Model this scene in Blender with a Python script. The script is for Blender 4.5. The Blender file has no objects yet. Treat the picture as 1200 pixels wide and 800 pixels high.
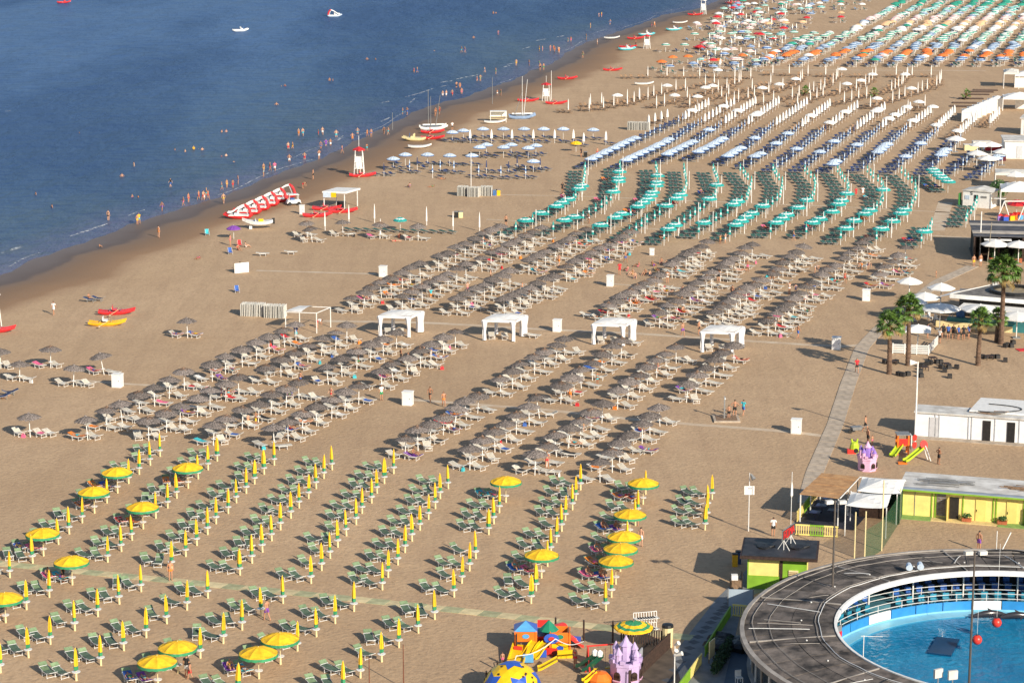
import bpy, bmesh, math, random
from mathutils import Vector, Matrix
R = math.radians
rnd = random.Random(7)
SC = bpy.context.scene
COL = SC.collection

# ---------------------------------------------------------------- camera, sky, sun, exposure
CAM_H, FOCAL, HORIZON = 60.0, 2800.0, -232.0        # metres; focal length and horizon in units of a 1200 px wide frame
PITCH = math.atan((400 - HORIZON) / FOCAL)
cam_data = bpy.data.cameras.new('camera')
cam_data.sensor_width = 36.0
cam_data.lens = 36.0 * FOCAL / 1200.0
cam_data.clip_start, cam_data.clip_end = 1.0, 12000.0
cam = bpy.data.objects.new('camera', cam_data)
cam.location = (0, 0, CAM_H)
cam.rotation_euler = (R(90) - PITCH, 0, 0)
COL.objects.link(cam)
SC.camera = cam

SUN_EL = 26.0
SHADOW = Vector((-0.56, 0.83, 0)).normalized()       # where shadows fall
world = bpy.data.worlds.new('World'); SC.world = world; world.use_nodes = True
wn = world.node_tree; wn.nodes.clear()
sky = wn.nodes.new('ShaderNodeTexSky'); sky.sky_type = 'NISHITA'; sky.sun_disc = False
sky.sun_elevation = R(SUN_EL); sky.sun_rotation = math.atan2(-SHADOW.x, -SHADOW.y)
sky.air_density, sky.dust_density, sky.ozone_density = 1.0, 0.6, 1.5
bg = wn.nodes.new('ShaderNodeBackground'); bg.inputs['Strength'].default_value = 0.10
wo = wn.nodes.new('ShaderNodeOutputWorld')
wn.links.new(sky.outputs[0], bg.inputs[0]); wn.links.new(bg.outputs[0], wo.inputs[0])

sl = bpy.data.lights.new('sun', 'SUN'); sl.energy = 5.0; sl.angle = R(0.53); sl.color = (1.0, 0.895, 0.735)
so = bpy.data.objects.new('sun', sl); COL.objects.link(so)
sdir = Vector((SHADOW.x * math.cos(R(SUN_EL)), SHADOW.y * math.cos(R(SUN_EL)), -math.sin(R(SUN_EL))))
so.rotation_euler = sdir.to_track_quat('-Z', 'Y').to_euler(); so.location = (60, 40, 120)

SC.view_settings.view_transform = 'Standard'; SC.view_settings.look = 'None'
SC.view_settings.exposure = 0.32; SC.view_settings.gamma = 1.0; SC.view_settings.use_curve_mapping = False
SC.render.engine = 'CYCLES'
SC.cycles.max_bounces = 5; SC.cycles.diffuse_bounces = 3; SC.cycles.glossy_bounces = 3
SC.cycles.transmission_bounces = 4; SC.cycles.transparent_max_bounces = 6
SC.cycles.use_denoising = True

# ---------------------------------------------------------------- where things stand: survey of the beach in metres
_cp, _sp = math.cos(PITCH), math.sin(PITCH)
def G(x, y, z=0.0):
    """ground point (at height z) for a position surveyed on the 1200x800 photograph"""
    u, v = (x - 600) / FOCAL, (400 - y) / FOCAL
    d = Vector((u, _cp + v * _sp, -_sp + v * _cp))
    t = (z - CAM_H) / d.z
    return Vector((t * d.x, t * d.y, z))
def PXPM(p): return FOCAL / math.hypot(p[1], CAM_H)
def heading(a, b):
    d = b - a
    return math.atan2(d.y, d.x)
def lerp(a, b, t): return a + (b - a) * t
def along(pts, step=None, n=None):
    """points evenly spaced along a ground polyline"""
    L = [0.0]
    for a, b in zip(pts, pts[1:]): L.append(L[-1] + (b - a).length)
    if n is None: n = max(2, int(round(L[-1] / step)) + 1)
    out = []
    for i in range(n):
        s = L[-1] * i / (n - 1); k = 0
        while k < len(pts) - 2 and s > L[k + 1]: k += 1
        out.append(lerp(pts[k], pts[k + 1], (s - L[k]) / max(1e-6, L[k + 1] - L[k])))
    return out
ORD = ('zeroth first second third fourth fifth sixth seventh eighth ninth tenth eleventh twelfth thirteenth fourteenth fifteenth sixteenth '
       'seventeenth eighteenth nineteenth twentieth twenty-first twenty-second twenty-third twenty-fourth twenty-fifth twenty-sixth twenty-seventh '
       'twenty-eighth twenty-ninth thirtieth').split()

# ---------------------------------------------------------------- materials
MATS = {}
def M(name, col, rough=0.7, var=0.10, scale=6.0, rand=0.0, metal=0.0, bump=0.0, bscale=30.0, detail=3.0, stain=None, spec=None, coords='Object'):
    if name in MATS: return MATS[name]
    m = bpy.data.materials.new(name); m.use_nodes = True
    nt = m.node_tree; b = nt.nodes['Principled BSDF']
    b.inputs['Roughness'].default_value = rough; b.inputs['Metallic'].default_value = metal
    if spec is not None: b.inputs['Specular IOR Level'].default_value = spec
    tc = nt.nodes.new('ShaderNodeTexCoord')
    nz = nt.nodes.new('ShaderNodeTexNoise'); nz.inputs['Scale'].default_value = scale; nz.inputs['Detail'].default_value = detail
    nt.links.new(tc.outputs[coords], nz.inputs['Vector'])
    rp = nt.nodes.new('ShaderNodeValToRGB')
    lo = [max(0, c * (1 - var * 1.6)) for c in col[:3]]; hi = [min(1, c * (1 + var * 1.2)) for c in col[:3]]
    if stain: lo = stain
    rp.color_ramp.elements[0].position = 0.32; rp.color_ramp.elements[1].position = 0.66
    rp.color_ramp.elements[0].color = (*lo, 1); rp.color_ramp.elements[1].color = (*hi, 1)
    nt.links.new(nz.outputs['Fac'], rp.inputs['Fac'])
    out = rp.outputs['Color']
    if rand:
        oi = nt.nodes.new('ShaderNodeObjectInfo')
        mr = nt.nodes.new('ShaderNodeMapRange'); mr.inputs['To Min'].default_value = 1 - rand; mr.inputs['To Max'].default_value = 1 + rand * 0.6
        nt.links.new(oi.outputs['Random'], mr.inputs['Value'])
        hs = nt.nodes.new('ShaderNodeHueSaturation')
        nt.links.new(mr.outputs['Result'], hs.inputs['Value']); nt.links.new(out, hs.inputs['Color'])
        out = hs.outputs['Color']
    nt.links.new(out, b.inputs['Base Color'])
    if bump:
        n2 = nt.nodes.new('ShaderNodeTexNoise'); n2.inputs['Scale'].default_value = bscale; n2.inputs['Detail'].default_value = 4
        nt.links.new(tc.outputs[coords], n2.inputs['Vector'])
        bp = nt.nodes.new('ShaderNodeBump'); bp.inputs['Strength'].default_value = bump; bp.inputs['Distance'].default_value = 0.05
        nt.links.new(n2.outputs['Fac'], bp.inputs['Height']); nt.links.new(bp.outputs['Normal'], b.inputs['Normal'])
    MATS[name] = m
    return m

WHITE = M('white_paint', (0.78, 0.77, 0.74), 0.5, 0.06, 3)
CLOTHW = M('white_canvas', (0.80, 0.79, 0.76), 0.8, 0.05, 2, rand=0.06)
CREAM = M('cream_plastic', (0.78, 0.66, 0.36), 0.45, 0.06, 6)
YEL = M('yellow_canvas', (0.86, 0.50, 0.015), 0.75, 0.10, 3, rand=0.10)
GRN = M('green_canvas', (0.035, 0.26, 0.11), 0.75, 0.12, 4, rand=0.10)
LGRN = M('green_mesh_fabric', (0.078, 0.125, 0.085), 0.8, 0.18, 5, rand=0.22)
LGRN2 = M('lime_mesh_fabric', (0.185, 0.27, 0.145), 0.8, 0.18, 5, rand=0.22)
ALU = M('pale_metal', (0.70, 0.70, 0.69), 0.35, 0.05, 8)
THATCH = M('weathered_thatch', (0.195, 0.165, 0.150), 0.95, 0.45, 9, rand=0.32, bump=0.8, bscale=22)
THATCHB = M('brown_thatch', (0.20, 0.125, 0.085), 0.95, 0.35, 9, rand=0.25, bump=0.8, bscale=22)
LWHT = M('ecru_mesh_fabric', (0.54, 0.50, 0.42), 0.75, 0.12, 4, rand=0.20)
LWHT2 = M('white_mesh_fabric', (0.68, 0.66, 0.60), 0.75, 0.08, 4, rand=0.10)
TEAL = M('teal_canvas', (0.02, 0.36, 0.33), 0.7, 0.12, 3, rand=0.10)
TEALW = M('teal_white_canvas', (0.62, 0.74, 0.72), 0.7, 0.08, 3, rand=0.06)
DGRN = M('bottle_green_fabric', (0.035, 0.115, 0.088), 0.7, 0.2, 4, rand=0.3)
BLUE = M('blue_canvas', (0.05, 0.14, 0.36), 0.7, 0.15, 3, rand=0.25)
NAVY = M('navy_fabric', (0.022, 0.04, 0.12), 0.7, 0.2, 3, rand=0.35)
PALEB = M('pale_blue_canvas', (0.52, 0.62, 0.74), 0.7, 0.08, 3, rand=0.10)
BROWN = M('brown_wood', (0.27, 0.17, 0.10), 0.7, 0.25, 5, rand=0.25)
DBROWN = M('dark_brown_wood', (0.045, 0.024, 0.017), 0.6, 0.25, 5)
RED = M('red_gelcoat', (0.62, 0.03, 0.035), 0.3, 0.10, 3, rand=0.10)
ORANGE = M('orange_canvas', (0.80, 0.20, 0.045), 0.75, 0.10, 3, rand=0.12)
PEACH = M('peach_canvas', (0.80, 0.50, 0.28), 0.75, 0.08, 3, rand=0.10)
PINK = M('pink_canvas', (0.75, 0.40, 0.38), 0.75, 0.08, 3, rand=0.10)
STRGRN = M('sea_green_canvas', (0.03, 0.32, 0.22), 0.75, 0.10, 3, rand=0.15)
GREYB = M('grey_blue_canvas', (0.15, 0.24, 0.38), 0.75, 0.12, 3, rand=0.2)
BLACK = M('black_rubber', (0.015, 0.015, 0.016), 0.5, 0.3, 6)
DARK = M('dark_interior', (0.012, 0.010, 0.010), 0.8, 0.3, 4)  # near black, standing in for shade inside openings; also plain dark parts
CONC = M('pale_concrete', (0.45, 0.37, 0.285), 0.9, 0.14, 1.5, rand=0.12, bump=0.3)
GREYT = M('grey_tube', (0.30, 0.31, 0.31), 0.5, 0.1, 5)
GREY = M('grey_metal', (0.22, 0.22, 0.22), 0.45, 0.1, 5)

# ---------------------------------------------------------------- mesh builder
class MB:
    def __init__(s): s.v, s.f, s.m, s.k = [], [], [], 0
    def mat(s, k): s.k = k; return s
    def add(s, vs, fs):
        o = len(s.v); s.v += [tuple(v) for v in vs]
        for f in fs: s.f.append([i + o for i in f]); s.m.append(s.k)
        return s
    def box(s, c, d, rz=0.0, X=None, taper=1.0):
        """box with its centre at c; taper scales the top face"""
        vs = []
        for z in (-.5, .5):
            t = taper if z > 0 else 1
            for x, y in ((-.5, -.5), (.5, -.5), (.5, .5), (-.5, .5)):
                p = Vector((x * d[0] * t, y * d[1] * t, z * d[2]))
                if X is not None: p = X @ p
                elif rz: p = Matrix.Rotation(rz, 3, 'Z') @ p
                vs.append(p + Vector(c))
        return s.add(vs, [(3, 2, 1, 0), (4, 5, 6, 7), (0, 1, 5, 4), (1, 2, 6, 5), (2, 3, 7, 6), (3, 0, 4, 7)])
    def tube(s, a, b, r, r2=None, n=6, caps=True):
        a, b = Vector(a), Vector(b); r2 = r if r2 is None else r2
        d = (b - a).normalized(); u = d.orthogonal().normalized(); w = d.cross(u)
        vs = []
        for p, q in ((a, r), (b, r2)):
            for i in range(n):
                t = 2 * math.pi * i / n
                vs.append(p + (u * math.cos(t) + w * math.sin(t)) * q)
        fs = [(i, (i + 1) % n, n + (i + 1) % n, n + i) for i in range(n)]
        if caps: fs += [tuple(range(n - 1, -1, -1)), tuple(range(n, 2 * n))]
        return s.add(vs, fs)
    def path(s, pts, r, n=6):
        for a, b in zip(pts, pts[1:]): s.tube(a, b, r, None, n)
        return s
    def lathe(s, prof, n=12, c=(0, 0, 0), wob=None, mats=None, a0=0.0, a1=2 * math.pi):
        full = abs(a1 - a0 - 2 * math.pi) < 1e-6
        cols = n if full else n + 1
        vs = []
        for j, (r, z) in enumerate(prof):
            for i in range(cols):
                t = a0 + (a1 - a0) * i / n
                q = r * (wob(i, j) if wob else 1)
                vs.append((c[0] + q * math.cos(t), c[1] + q * math.sin(t), c[2] + z))
        for j in range(len(prof) - 1):
            if mats: s.k = mats[j]
            s.add([], [])
            o = len(s.v)
            s.f += [[o + j * cols + i, o + j * cols + (i + 1) % cols, o + (j + 1) * cols + (i + 1) % cols, o + (j + 1) * cols + i] for i in range(n)]
            s.m += [s.k] * n
        s.v += vs
        return s
    def prism(s, poly, z0, z1):
        n = len(poly)
        vs = [(p[0], p[1], z0) for p in poly] + [(p[0], p[1], z1) for p in poly]
        return s.add(vs, [tuple(range(n - 1, -1, -1)), tuple(range(n, 2 * n))] + [(i, (i + 1) % n, n + (i + 1) % n, n + i) for i in range(n)])
    def hull(s, L, B, D, z0=0.0, c=(0, 0), bow=1.0, n=8):
        """boat float along +X: pointed bow, rounded bottom"""
        st = []
        for i in range(n + 1):
            t = i / n; x = (t - .5) * L
            w = B * .5 * (1 - max(0, (t - .45) / .55) ** 2.2 * bow) * (1 - max(0, (.25 - t) / .25) ** 2 * .45)
            sh = D * (.75 * max(0, t - .5) ** 2 * 4 + .35 * max(0, .3 - t) ** 2 * 11)
            w = max(w, .015)
            st.append([(x, -w, D + sh), (x, -w * .85, D * .45 + sh), (x, 0, sh * 1.6), (x, w * .85, D * .45 + sh), (x, w, D + sh)])
        vs = [(p[0] + c[0], p[1] + c[1], p[2] + z0) for q in st for p in q]
        fs = []
        for i in range(n):
            for j in range(4): a = i * 5 + j; fs.append((a, a + 5, a + 6, a + 1))
            fs.append((i * 5 + 4, i * 5 + 9, i * 5 + 5, i * 5))
        fs += [(4, 3, 2, 1, 0), tuple(n * 5 + j for j in range(5))]
        return s.add(vs, fs)
    def mesh(s, name, mats, smooth=False):
        me = bpy.data.meshes.new(name); me.from_pydata(s.v, [], s.f)
        for m in (mats if isinstance(mats, (list, tuple)) else [mats]): me.materials.append(m)
        me.polygons.foreach_set('material_index', s.m)
        if smooth: me.polygons.foreach_set('use_smooth', [True] * len(s.f))
        me.update()
        return me

def obj(name, mesh, loc=(0, 0, 0), rz=0.0, parent=None, sc=1.0):
    o = bpy.data.objects.new(name, mesh); COL.objects.link(o)
    o.location = loc
    if rz: o.rotation_euler = (0, 0, rz)
    if sc != 1.0: o.scale = (sc, sc, sc) if not isinstance(sc, tuple) else sc
    if parent: o.parent = parent
    return o
def tag(o, label, cat, group=None):
    o['label'] = label; o['category'] = cat
    if group: o['group'] = group
    return o
def empty(name, loc, rz, label, cat, group=None):
    return tag(obj(name, None, loc, rz), label, cat, group)
def struct(o, kind='structure'):
    o['kind'] = kind; return o
def thing(name, parts, loc, rz, label, cat, group=None, sc=1.0):
    """parts: first (None, mesh) = the root mesh, the rest (part name, mesh) children"""
    o = tag(obj(name, parts[0][1], loc, rz, None, sc), label, cat, group)
    for nm, me in parts[1:]: obj(nm, me, parent=o)
    return o

# ---------------------------------------------------------------- the shore
SHORE_PX = [(-260, 395), (-120, 352), (0, 320), (37, 302), (75, 289), (112, 277), (150, 261), (187, 250), (225, 238), (250, 231), (275, 222), (300, 211), (337, 197),
            (375, 184), (412, 165), (450, 147), (487, 128), (515, 119), (540, 114), (570, 102), (600, 93), (620, 82), (647, 73), (660, 62),
            (682, 50), (712, 40), (750, 27), (775, 17), (815, 10), (835, 2), (880, -14)]
SHORE = [G(*p) for p in SHORE_PX]
_d0 = (SHORE[0] - SHORE[1]).normalized(); SHORE.insert(0, SHORE[0] + _d0 * 400)
_d1 = (SHORE[-1] - SHORE[-5]).normalized(); SHORE.append(SHORE[-1] + _d1 * 3500)
_SEG = [(a.x, a.y, b.x - a.x, b.y - a.y, (b.x - a.x) ** 2 + (b.y - a.y) ** 2) for a, b in zip(SHORE, SHORE[1:])]
def shore_dist(x, y):
    """metres inland from the waterline; negative over the sea"""
    best, sg = 1e18, 1
    for ax, ay, dx, dy, l2 in _SEG:
        t = ((x - ax) * dx + (y - ay) * dy) / l2
        t = 0.0 if t < 0 else 1.0 if t > 1 else t
        ex, ey = x - ax - t * dx, y - ay - t * dy
        q = ex * ex + ey * ey
        if q < best: best = q; sg = 1 if dx * ey - dy * ex < 0 else -1
    return math.sqrt(best) * sg
SEA_Z = -0.16
def ground_z(d):
    if d > 14: return 0.0
    if d > 0: return SEA_Z * (1 - d / 14.0) ** 1.3
    return SEA_Z + max(-4.0, d * 0.05)

def sheet(name, xs, ys, zf, keep=None):
    vs, sd, idx = [], [], {}
    for j, y in enumerate(ys):
        for i, x in enumerate(xs):
            d = shore_dist(x, y); sd.append(d); vs.append((x, y, zf(d)))
    n = len(xs); fs = []
    for j in range(len(ys) - 1):
        for i in range(n - 1):
            f = (j * n + i, j * n + i + 1, (j + 1) * n + i + 1, (j + 1) * n + i)
            if keep is None or any(keep(sd[k]) for k in f): fs.append(f)
    me = bpy.data.meshes.new(name); me.from_pydata(vs, [], fs)
    at = me.attributes.new('shore', 'FLOAT', 'POINT'); at.data.foreach_set('value', sd)
    me.polygons.foreach_set('use_smooth', [True] * len(fs)); me.update()
    return me
def spread(a, b, step, far, k=1.6):
    out = [a + step * i for i in range(int((b - a) / step) + 1)]
    s = step
    while out[-1] < far[1]: s *= k; out.append(out[-1] + s)
    s = step
    while out[0] > far[0]: s *= k; out.insert(0, out[0] - s)
    return out

# sand: dry, damp and wet by distance from the waterline, trodden all over
ms = bpy.data.materials.new('sand'); ms.use_nodes = True
nt = ms.node_tree; N = nt.nodes.new; Lk = nt.links.new
pb = nt.nodes['Principled BSDF']
tc = N('ShaderNodeTexCoord'); at = N('ShaderNodeAttribute'); at.attribute_name = 'shore'
def noise(scale, detail=3, vec=None, rough=0.5):
    n = N('ShaderNodeTexNoise'); n.inputs['Scale'].default_value = scale; n.inputs['Detail'].default_value = detail; n.inputs['Roughness'].default_value = rough
    Lk(vec or tc.outputs['Object'], n.inputs['Vector']); return n
def math_(op, a, b=None, c=None):
    n = N('ShaderNodeMath'); n.operation = op
    for i, v in enumerate((a, b, c)):
        if v is None: continue
        if isinstance(v, (int, float)): n.inputs[i].default_value = v
        else: Lk(v, n.inputs[i])
    return n.outputs[0]
def mix(f, a, b, mode='MIX'):
    n = N('ShaderNodeMix'); n.data_type = 'RGBA'; n.blend_type = mode
    for s, v in ((n.inputs[0], f), (n.inputs[6], a), (n.inputs[7], b)):
        if isinstance(v, (int, float)): s.default_value = v
        elif isinstance(v, tuple): s.default_value = (*v, 1)
        else: Lk(v, s)
    return n.outputs[2]
def ramp(f, stops):
    n = N('ShaderNodeValToRGB'); e = n.color_ramp.elements
    while len(e) < len(stops): e.new(0.5)
    for q, (p, c) in zip(e, stops): q.position = p; q.color = (*c, 1) if isinstance(c, tuple) else (c, c, c, 1)
    Lk(f, n.inputs['Fac']); return n
n_big = noise(0.035, 5); n_mid = noise(0.35, 4); n_fine = noise(2.2, 5, rough=0.7)
wet_n = noise(0.09, 4)
dd = math_('ADD', at.outputs['Fac'], math_('MULTIPLY', math_('SUBTRACT', wet_n.outputs['Fac'], 0.5), 7.0))
wetf = ramp(math_('DIVIDE', dd, 22.0), [(0.0, 1.0), (0.12, 0.96), (0.22, 0.90), (0.27, 0.78), (0.42, 0.60), (0.62, 0.36), (0.78, 0.0)])
c1 = ramp(n_big.outputs['Fac'], [(0.3, (0.465, 0.322, 0.194)), (0.7, (0.54, 0.382, 0.238))]).outputs[0]
trk = N('ShaderNodeMapping'); trk.inputs['Rotation'].default_value = (0, 0, R(20)); trk.inputs['Scale'].default_value = (0.55, 0.05, 1.0); Lk(tc.outputs['Object'], trk.inputs['Vector'])
trf = ramp(noise(1.0, 4, trk.outputs[0], 0.6).outputs['Fac'], [(0.48, 0.0), (0.62, 1.0)]).outputs[0]
pat = ramp(noise(0.12, 5).outputs['Fac'], [(0.52, 0.0), (0.72, 1.0)]).outputs[0]
c1 = mix(math_('MULTIPLY', trf, 0.30), c1, (0.37, 0.25, 0.155)); c1 = mix(math_('MULTIPLY', pat, 0.28), c1, (0.40, 0.265, 0.165))
c2 = mix(math_('MULTIPLY', ramp(n_mid.outputs['Fac'], [(0.40, 0.0), (0.72, 1.0)]).outputs[0], 0.30), c1, (0.36, 0.24, 0.15))
c3 = mix(math_('MULTIPLY', ramp(n_fine.outputs['Fac'], [(0.47, 0.0), (0.68, 1.0)]).outputs[0], 0.46), c2, (0.26, 0.17, 0.105))
wetc = ramp(wetf.outputs[0], [(0.0, (0.40, 0.265, 0.165)), (0.38, (0.30, 0.185, 0.105)), (0.62, (0.235, 0.15, 0.092)), (0.80, (0.20, 0.14, 0.10)), (0.90, (0.125, 0.092, 0.075)), (1.0, (0.16, 0.12, 0.10))]).outputs[0]
cc = mix(ramp(wetf.outputs[0], [(0.0, 0.0), (0.35, 1.0)]).outputs[0], c3, wetc)
Lk(cc, pb.inputs['Base Color'])
Lk(ramp(wetf.outputs[0], [(0.0, 0.95), (0.7, 0.8), (1.0, 0.50)]).outputs[0], pb.inputs['Roughness'])
pb.inputs['Specular IOR Level'].default_value = 0.3
# footprints: lumpy relief, fading on the smooth wet strip
vor = N('ShaderNodeTexVoronoi'); vor.inputs['Scale'].default_value = 2.6; vor.feature = 'SMOOTH_F1'
wv = N('ShaderNodeVectorMath'); wv.operation = 'ADD'
Lk(tc.outputs['Object'], wv.inputs[0])
wsc = N('ShaderNodeVectorMath'); wsc.operation = 'SCALE'; wsc.inputs['Scale'].default_value = 0.8
Lk(noise(1.3, 2).outputs['Color'], wsc.inputs[0]); Lk(wsc.outputs[0], wv.inputs[1]); Lk(wv.outputs[0], vor.inputs['Vector'])
hgt = math_('ADD', math_('MULTIPLY', vor.outputs['Distance'], 0.55), math_('MULTIPLY', noise(4.5, 4, rough=0.65).outputs['Fac'], 0.55))
hgt = math_('ADD', hgt, math_('MULTIPLY', noise(0.5, 3).outputs['Fac'], 0.35))
bp = N('ShaderNodeBump'); bp.inputs['Distance'].default_value = 0.13
Lk(ramp(wetf.outputs[0], [(0.0, 0.55), (0.45, 0.28), (0.8, 0.08)]).outputs[0], bp.inputs['Strength'])
Lk(hgt, bp.inputs['Height']); Lk(bp.outputs['Normal'], pb.inputs['Normal'])

XS = spread(-140, 190, 3.0, (-5000, 5000)); YS = spread(110, 860, 3.0, (-800, 6000))
g = obj('sand_beach', sheet('sand_beach', XS, YS, ground_z)); g.data.materials.append(ms); struct(g)

# sea
mw = bpy.data.materials.new('sea_water'); mw.use_nodes = True
nt = mw.node_tree; N = nt.nodes.new; Lk = nt.links.new
pb = nt.nodes['Principled BSDF']
tc = N('ShaderNodeTexCoord'); at = N('ShaderNodeAttribute'); at.attribute_name = 'shore'
mp = N('ShaderNodeMapping'); mp.inputs['Rotation'].default_value = (0, 0, R(18)); mp.inputs['Scale'].default_value = (1.0, 0.42, 1.0)
Lk(tc.outputs['Object'], mp.inputs['Vector'])
mpb = N('ShaderNodeMapping'); mpb.inputs['Rotation'].default_value = (0, 0, R(18)); mpb.inputs['Scale'].default_value = (0.020, 0.0055, 1.0)
Lk(tc.outputs['Object'], mpb.inputs['Vector'])
bands = noise(1.0, 4, mpb.outputs[0])
ripple = noise(0.9, 3, mp.outputs[0]); swell = noise(0.16, 2, mp.outputs[0])
off = math_('ADD', math_('MULTIPLY', at.outputs['Fac'], -1.0), math_('MULTIPLY', math_('SUBTRACT', noise(0.06, 3).outputs['Fac'], 0.5), 8.0))
shal = ramp(math_('DIVIDE', off, 80.0), [(0.0, (0.12, 0.11, 0.155)), (0.05, (0.092, 0.098, 0.155)), (0.13, (0.056, 0.082, 0.125)), (0.45, (0.048, 0.088, 0.172)), (1.0, (0.055, 0.108, 0.238))]).outputs[0]
streak = math_('MULTIPLY', ramp(bands.outputs['Fac'], [(0.44, 0.0), (0.56, 1.0)]).outputs[0], 0.65)
df = N('ShaderNodeBsdfDiffuse'); gl = N('ShaderNodeBsdfGlossy'); gl.inputs['Color'].default_value = (0.60, 0.78, 1.0, 1); ms_ = N('ShaderNodeMixShader'); ms_.inputs[0].default_value = 0.20
chop = N('ShaderNodeMapping'); chop.inputs['Rotation'].default_value = (0, 0, R(6)); chop.inputs['Scale'].default_value = (0.16, 0.55, 1.0); Lk(tc.outputs['Object'], chop.inputs['Vector'])
chop_shade = ramp(noise(1.0, 4, chop.outputs[0], 0.65).outputs['Fac'], [(0.36, (0.62, 0.66, 0.72)), (0.50, (0.95, 0.95, 0.95)), (0.68, (1.22, 1.18, 1.12))]).outputs[0]  # wave slope shading painted in: dark troughs and light crests tint the water
Lk(mix(0.60, mix(streak, shal, (0.027, 0.056, 0.132)), chop_shade, 'MULTIPLY'), df.inputs['Color'])
Lk(ramp(bands.outputs['Fac'], [(0.40, 0.16), (0.62, 0.30)]).outputs[0], gl.inputs['Roughness'])
hh = math_('ADD', math_('MULTIPLY', ripple.outputs['Fac'], 0.5), math_('MULTIPLY', swell.outputs['Fac'], 1.6))
hh = math_('ADD', hh, math_('MULTIPLY', noise(3.2, 2, mp.outputs[0]).outputs['Fac'], 0.16))
bp = N('ShaderNodeBump'); bp.inputs['Distance'].default_value = 1.5
Lk(ramp(bands.outputs['Fac'], [(0.40, 0.6), (0.62, 1.0)]).outputs[0], bp.inputs['Strength'])
Lk(hh, bp.inputs['Height']); Lk(bp.outputs['Normal'], df.inputs['Normal']); Lk(bp.outputs['Normal'], gl.inputs['Normal'])
Lk(df.outputs[0], ms_.inputs[1]); Lk(gl.outputs[0], ms_.inputs[2]); nt.nodes.remove(pb); Lk(ms_.outputs[0], nt.nodes['Material Output'].inputs['Surface'])
XS2 = spread(-240, 80, 4.0, (-5000, 1500)); YS2 = spread(200, 860, 4.0, (-800, 6000))
w = obj('sea', sheet('sea', XS2, YS2, lambda d: SEA_Z, lambda d: d < 6)); w.data.materials.append(mw); struct(w)

# breaking ripples along the waterline
FOAM = M('foam', (0.80, 0.80, 0.78), 0.9, 0.15, 2.0, stain=(0.45, 0.48, 0.52))
_n = FOAM.node_tree; _t = _n.nodes.new('ShaderNodeBsdfTransparent'); _x = _n.nodes.new('ShaderNodeMixShader'); _z = _n.nodes.new('ShaderNodeTexNoise'); _z.inputs['Scale'].default_value = 1.1; _z.inputs['Detail'].default_value = 5; _z.inputs['Roughness'].default_value = .7
_r = _n.nodes.new('ShaderNodeValToRGB'); _r.color_ramp.elements[0].position = .42; _r.color_ramp.elements[1].position = .75; _c = _n.nodes.new('ShaderNodeTexCoord')
_n.links.new(_c.outputs['Object'], _z.inputs['Vector']); _n.links.new(_z.outputs['Fac'], _r.inputs['Fac']); _n.links.new(_r.outputs[0], _x.inputs[0]); _n.links.new(_t.outputs[0], _x.inputs[1]); _n.links.new(_n.nodes['Principled BSDF'].outputs[0], _x.inputs[2]); _n.links.new(_x.outputs[0], _n.nodes['Material Output'].inputs['Surface'])
fb = MB()
for pts, wd in (([(82, 277), (95, 273), (112, 267), (127, 262)], .55), ([(12, 294), (20, 291), (27, 289)], .8), ([(475, 114), (490, 110), (508, 104)], .5), ([(516, 97), (530, 95)], .6),
                ([(535, 93), (550, 90), (560, 88)], .6), ([(447, 121), (456, 119)], .7), ([(446, 143), (457, 138)], .4), ([(516, 102), (525, 100)], .4), ([(480, 121), (487, 115)], .3),
                ([(628, 48), (640, 46)], .5), ([(652, 44), (662, 42)], .5), ([(594, 76), (604, 74)], .5), ([(612, 58), (622, 55)], .4), ([(2, 297), (5, 296)], .5), ([(150, 253), (160, 249), (170, 246)], .25),
                ([(590, 79), (598, 77)], .4), ([(5, 131), (12, 130)], .4), ([(395, 165), (402, 161)], .3)):
    P = along([G(*p, SEA_Z) for p in pts], n=10)
    for i in range(9):
        a, b = P[i], P[i + 1]; nrm = Vector((-(b - a).y, (b - a).x, 0)).normalized()
        wa = .55 * wd * (.25 + .75 * math.sin(math.pi * i / 9)) * rnd.uniform(.7, 1.2) / .8; wb = .55 * wd * (.25 + .75 * math.sin(math.pi * (i + 1) / 9))
        fb.add([a - nrm * wa + Vector((0, 0, .02)), b - nrm * wb + Vector((0, 0, .02)), b + nrm * wb + Vector((0, 0, .06)), a + nrm * wa + Vector((0, 0, .06))], [(0, 1, 2, 3)])
lap = along(SHORE[2:-2], 2.5)
for off_, wd in ((-.8, .14), (-4.0, .13)):
    for i in range(len(lap) - 1):
        if math.sin(i * .21 + off_) + .7 * math.sin(i * .057 + 2 * off_) < (.35 if off_ > -2 else 1.05): continue
        a, b = lap[i].copy(), lap[i + 1].copy(); nrm = Vector(((b - a).y, -(b - a).x, 0)).normalized(); wv_ = off_ + .5 * math.sin(i * .4 + off_); wv2 = off_ + .5 * math.sin((i + 1) * .4 + off_)
        a += nrm * wv_; b += nrm * wv2; a.z = b.z = SEA_Z + .03
        fb.add([a - nrm * wd, b - nrm * wd, b + nrm * wd, a + nrm * wd], [(0, 1, 2, 3)])
struct(obj('wave_foam', fb.mesh('wave_foam', FOAM)), 'stuff')

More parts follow.
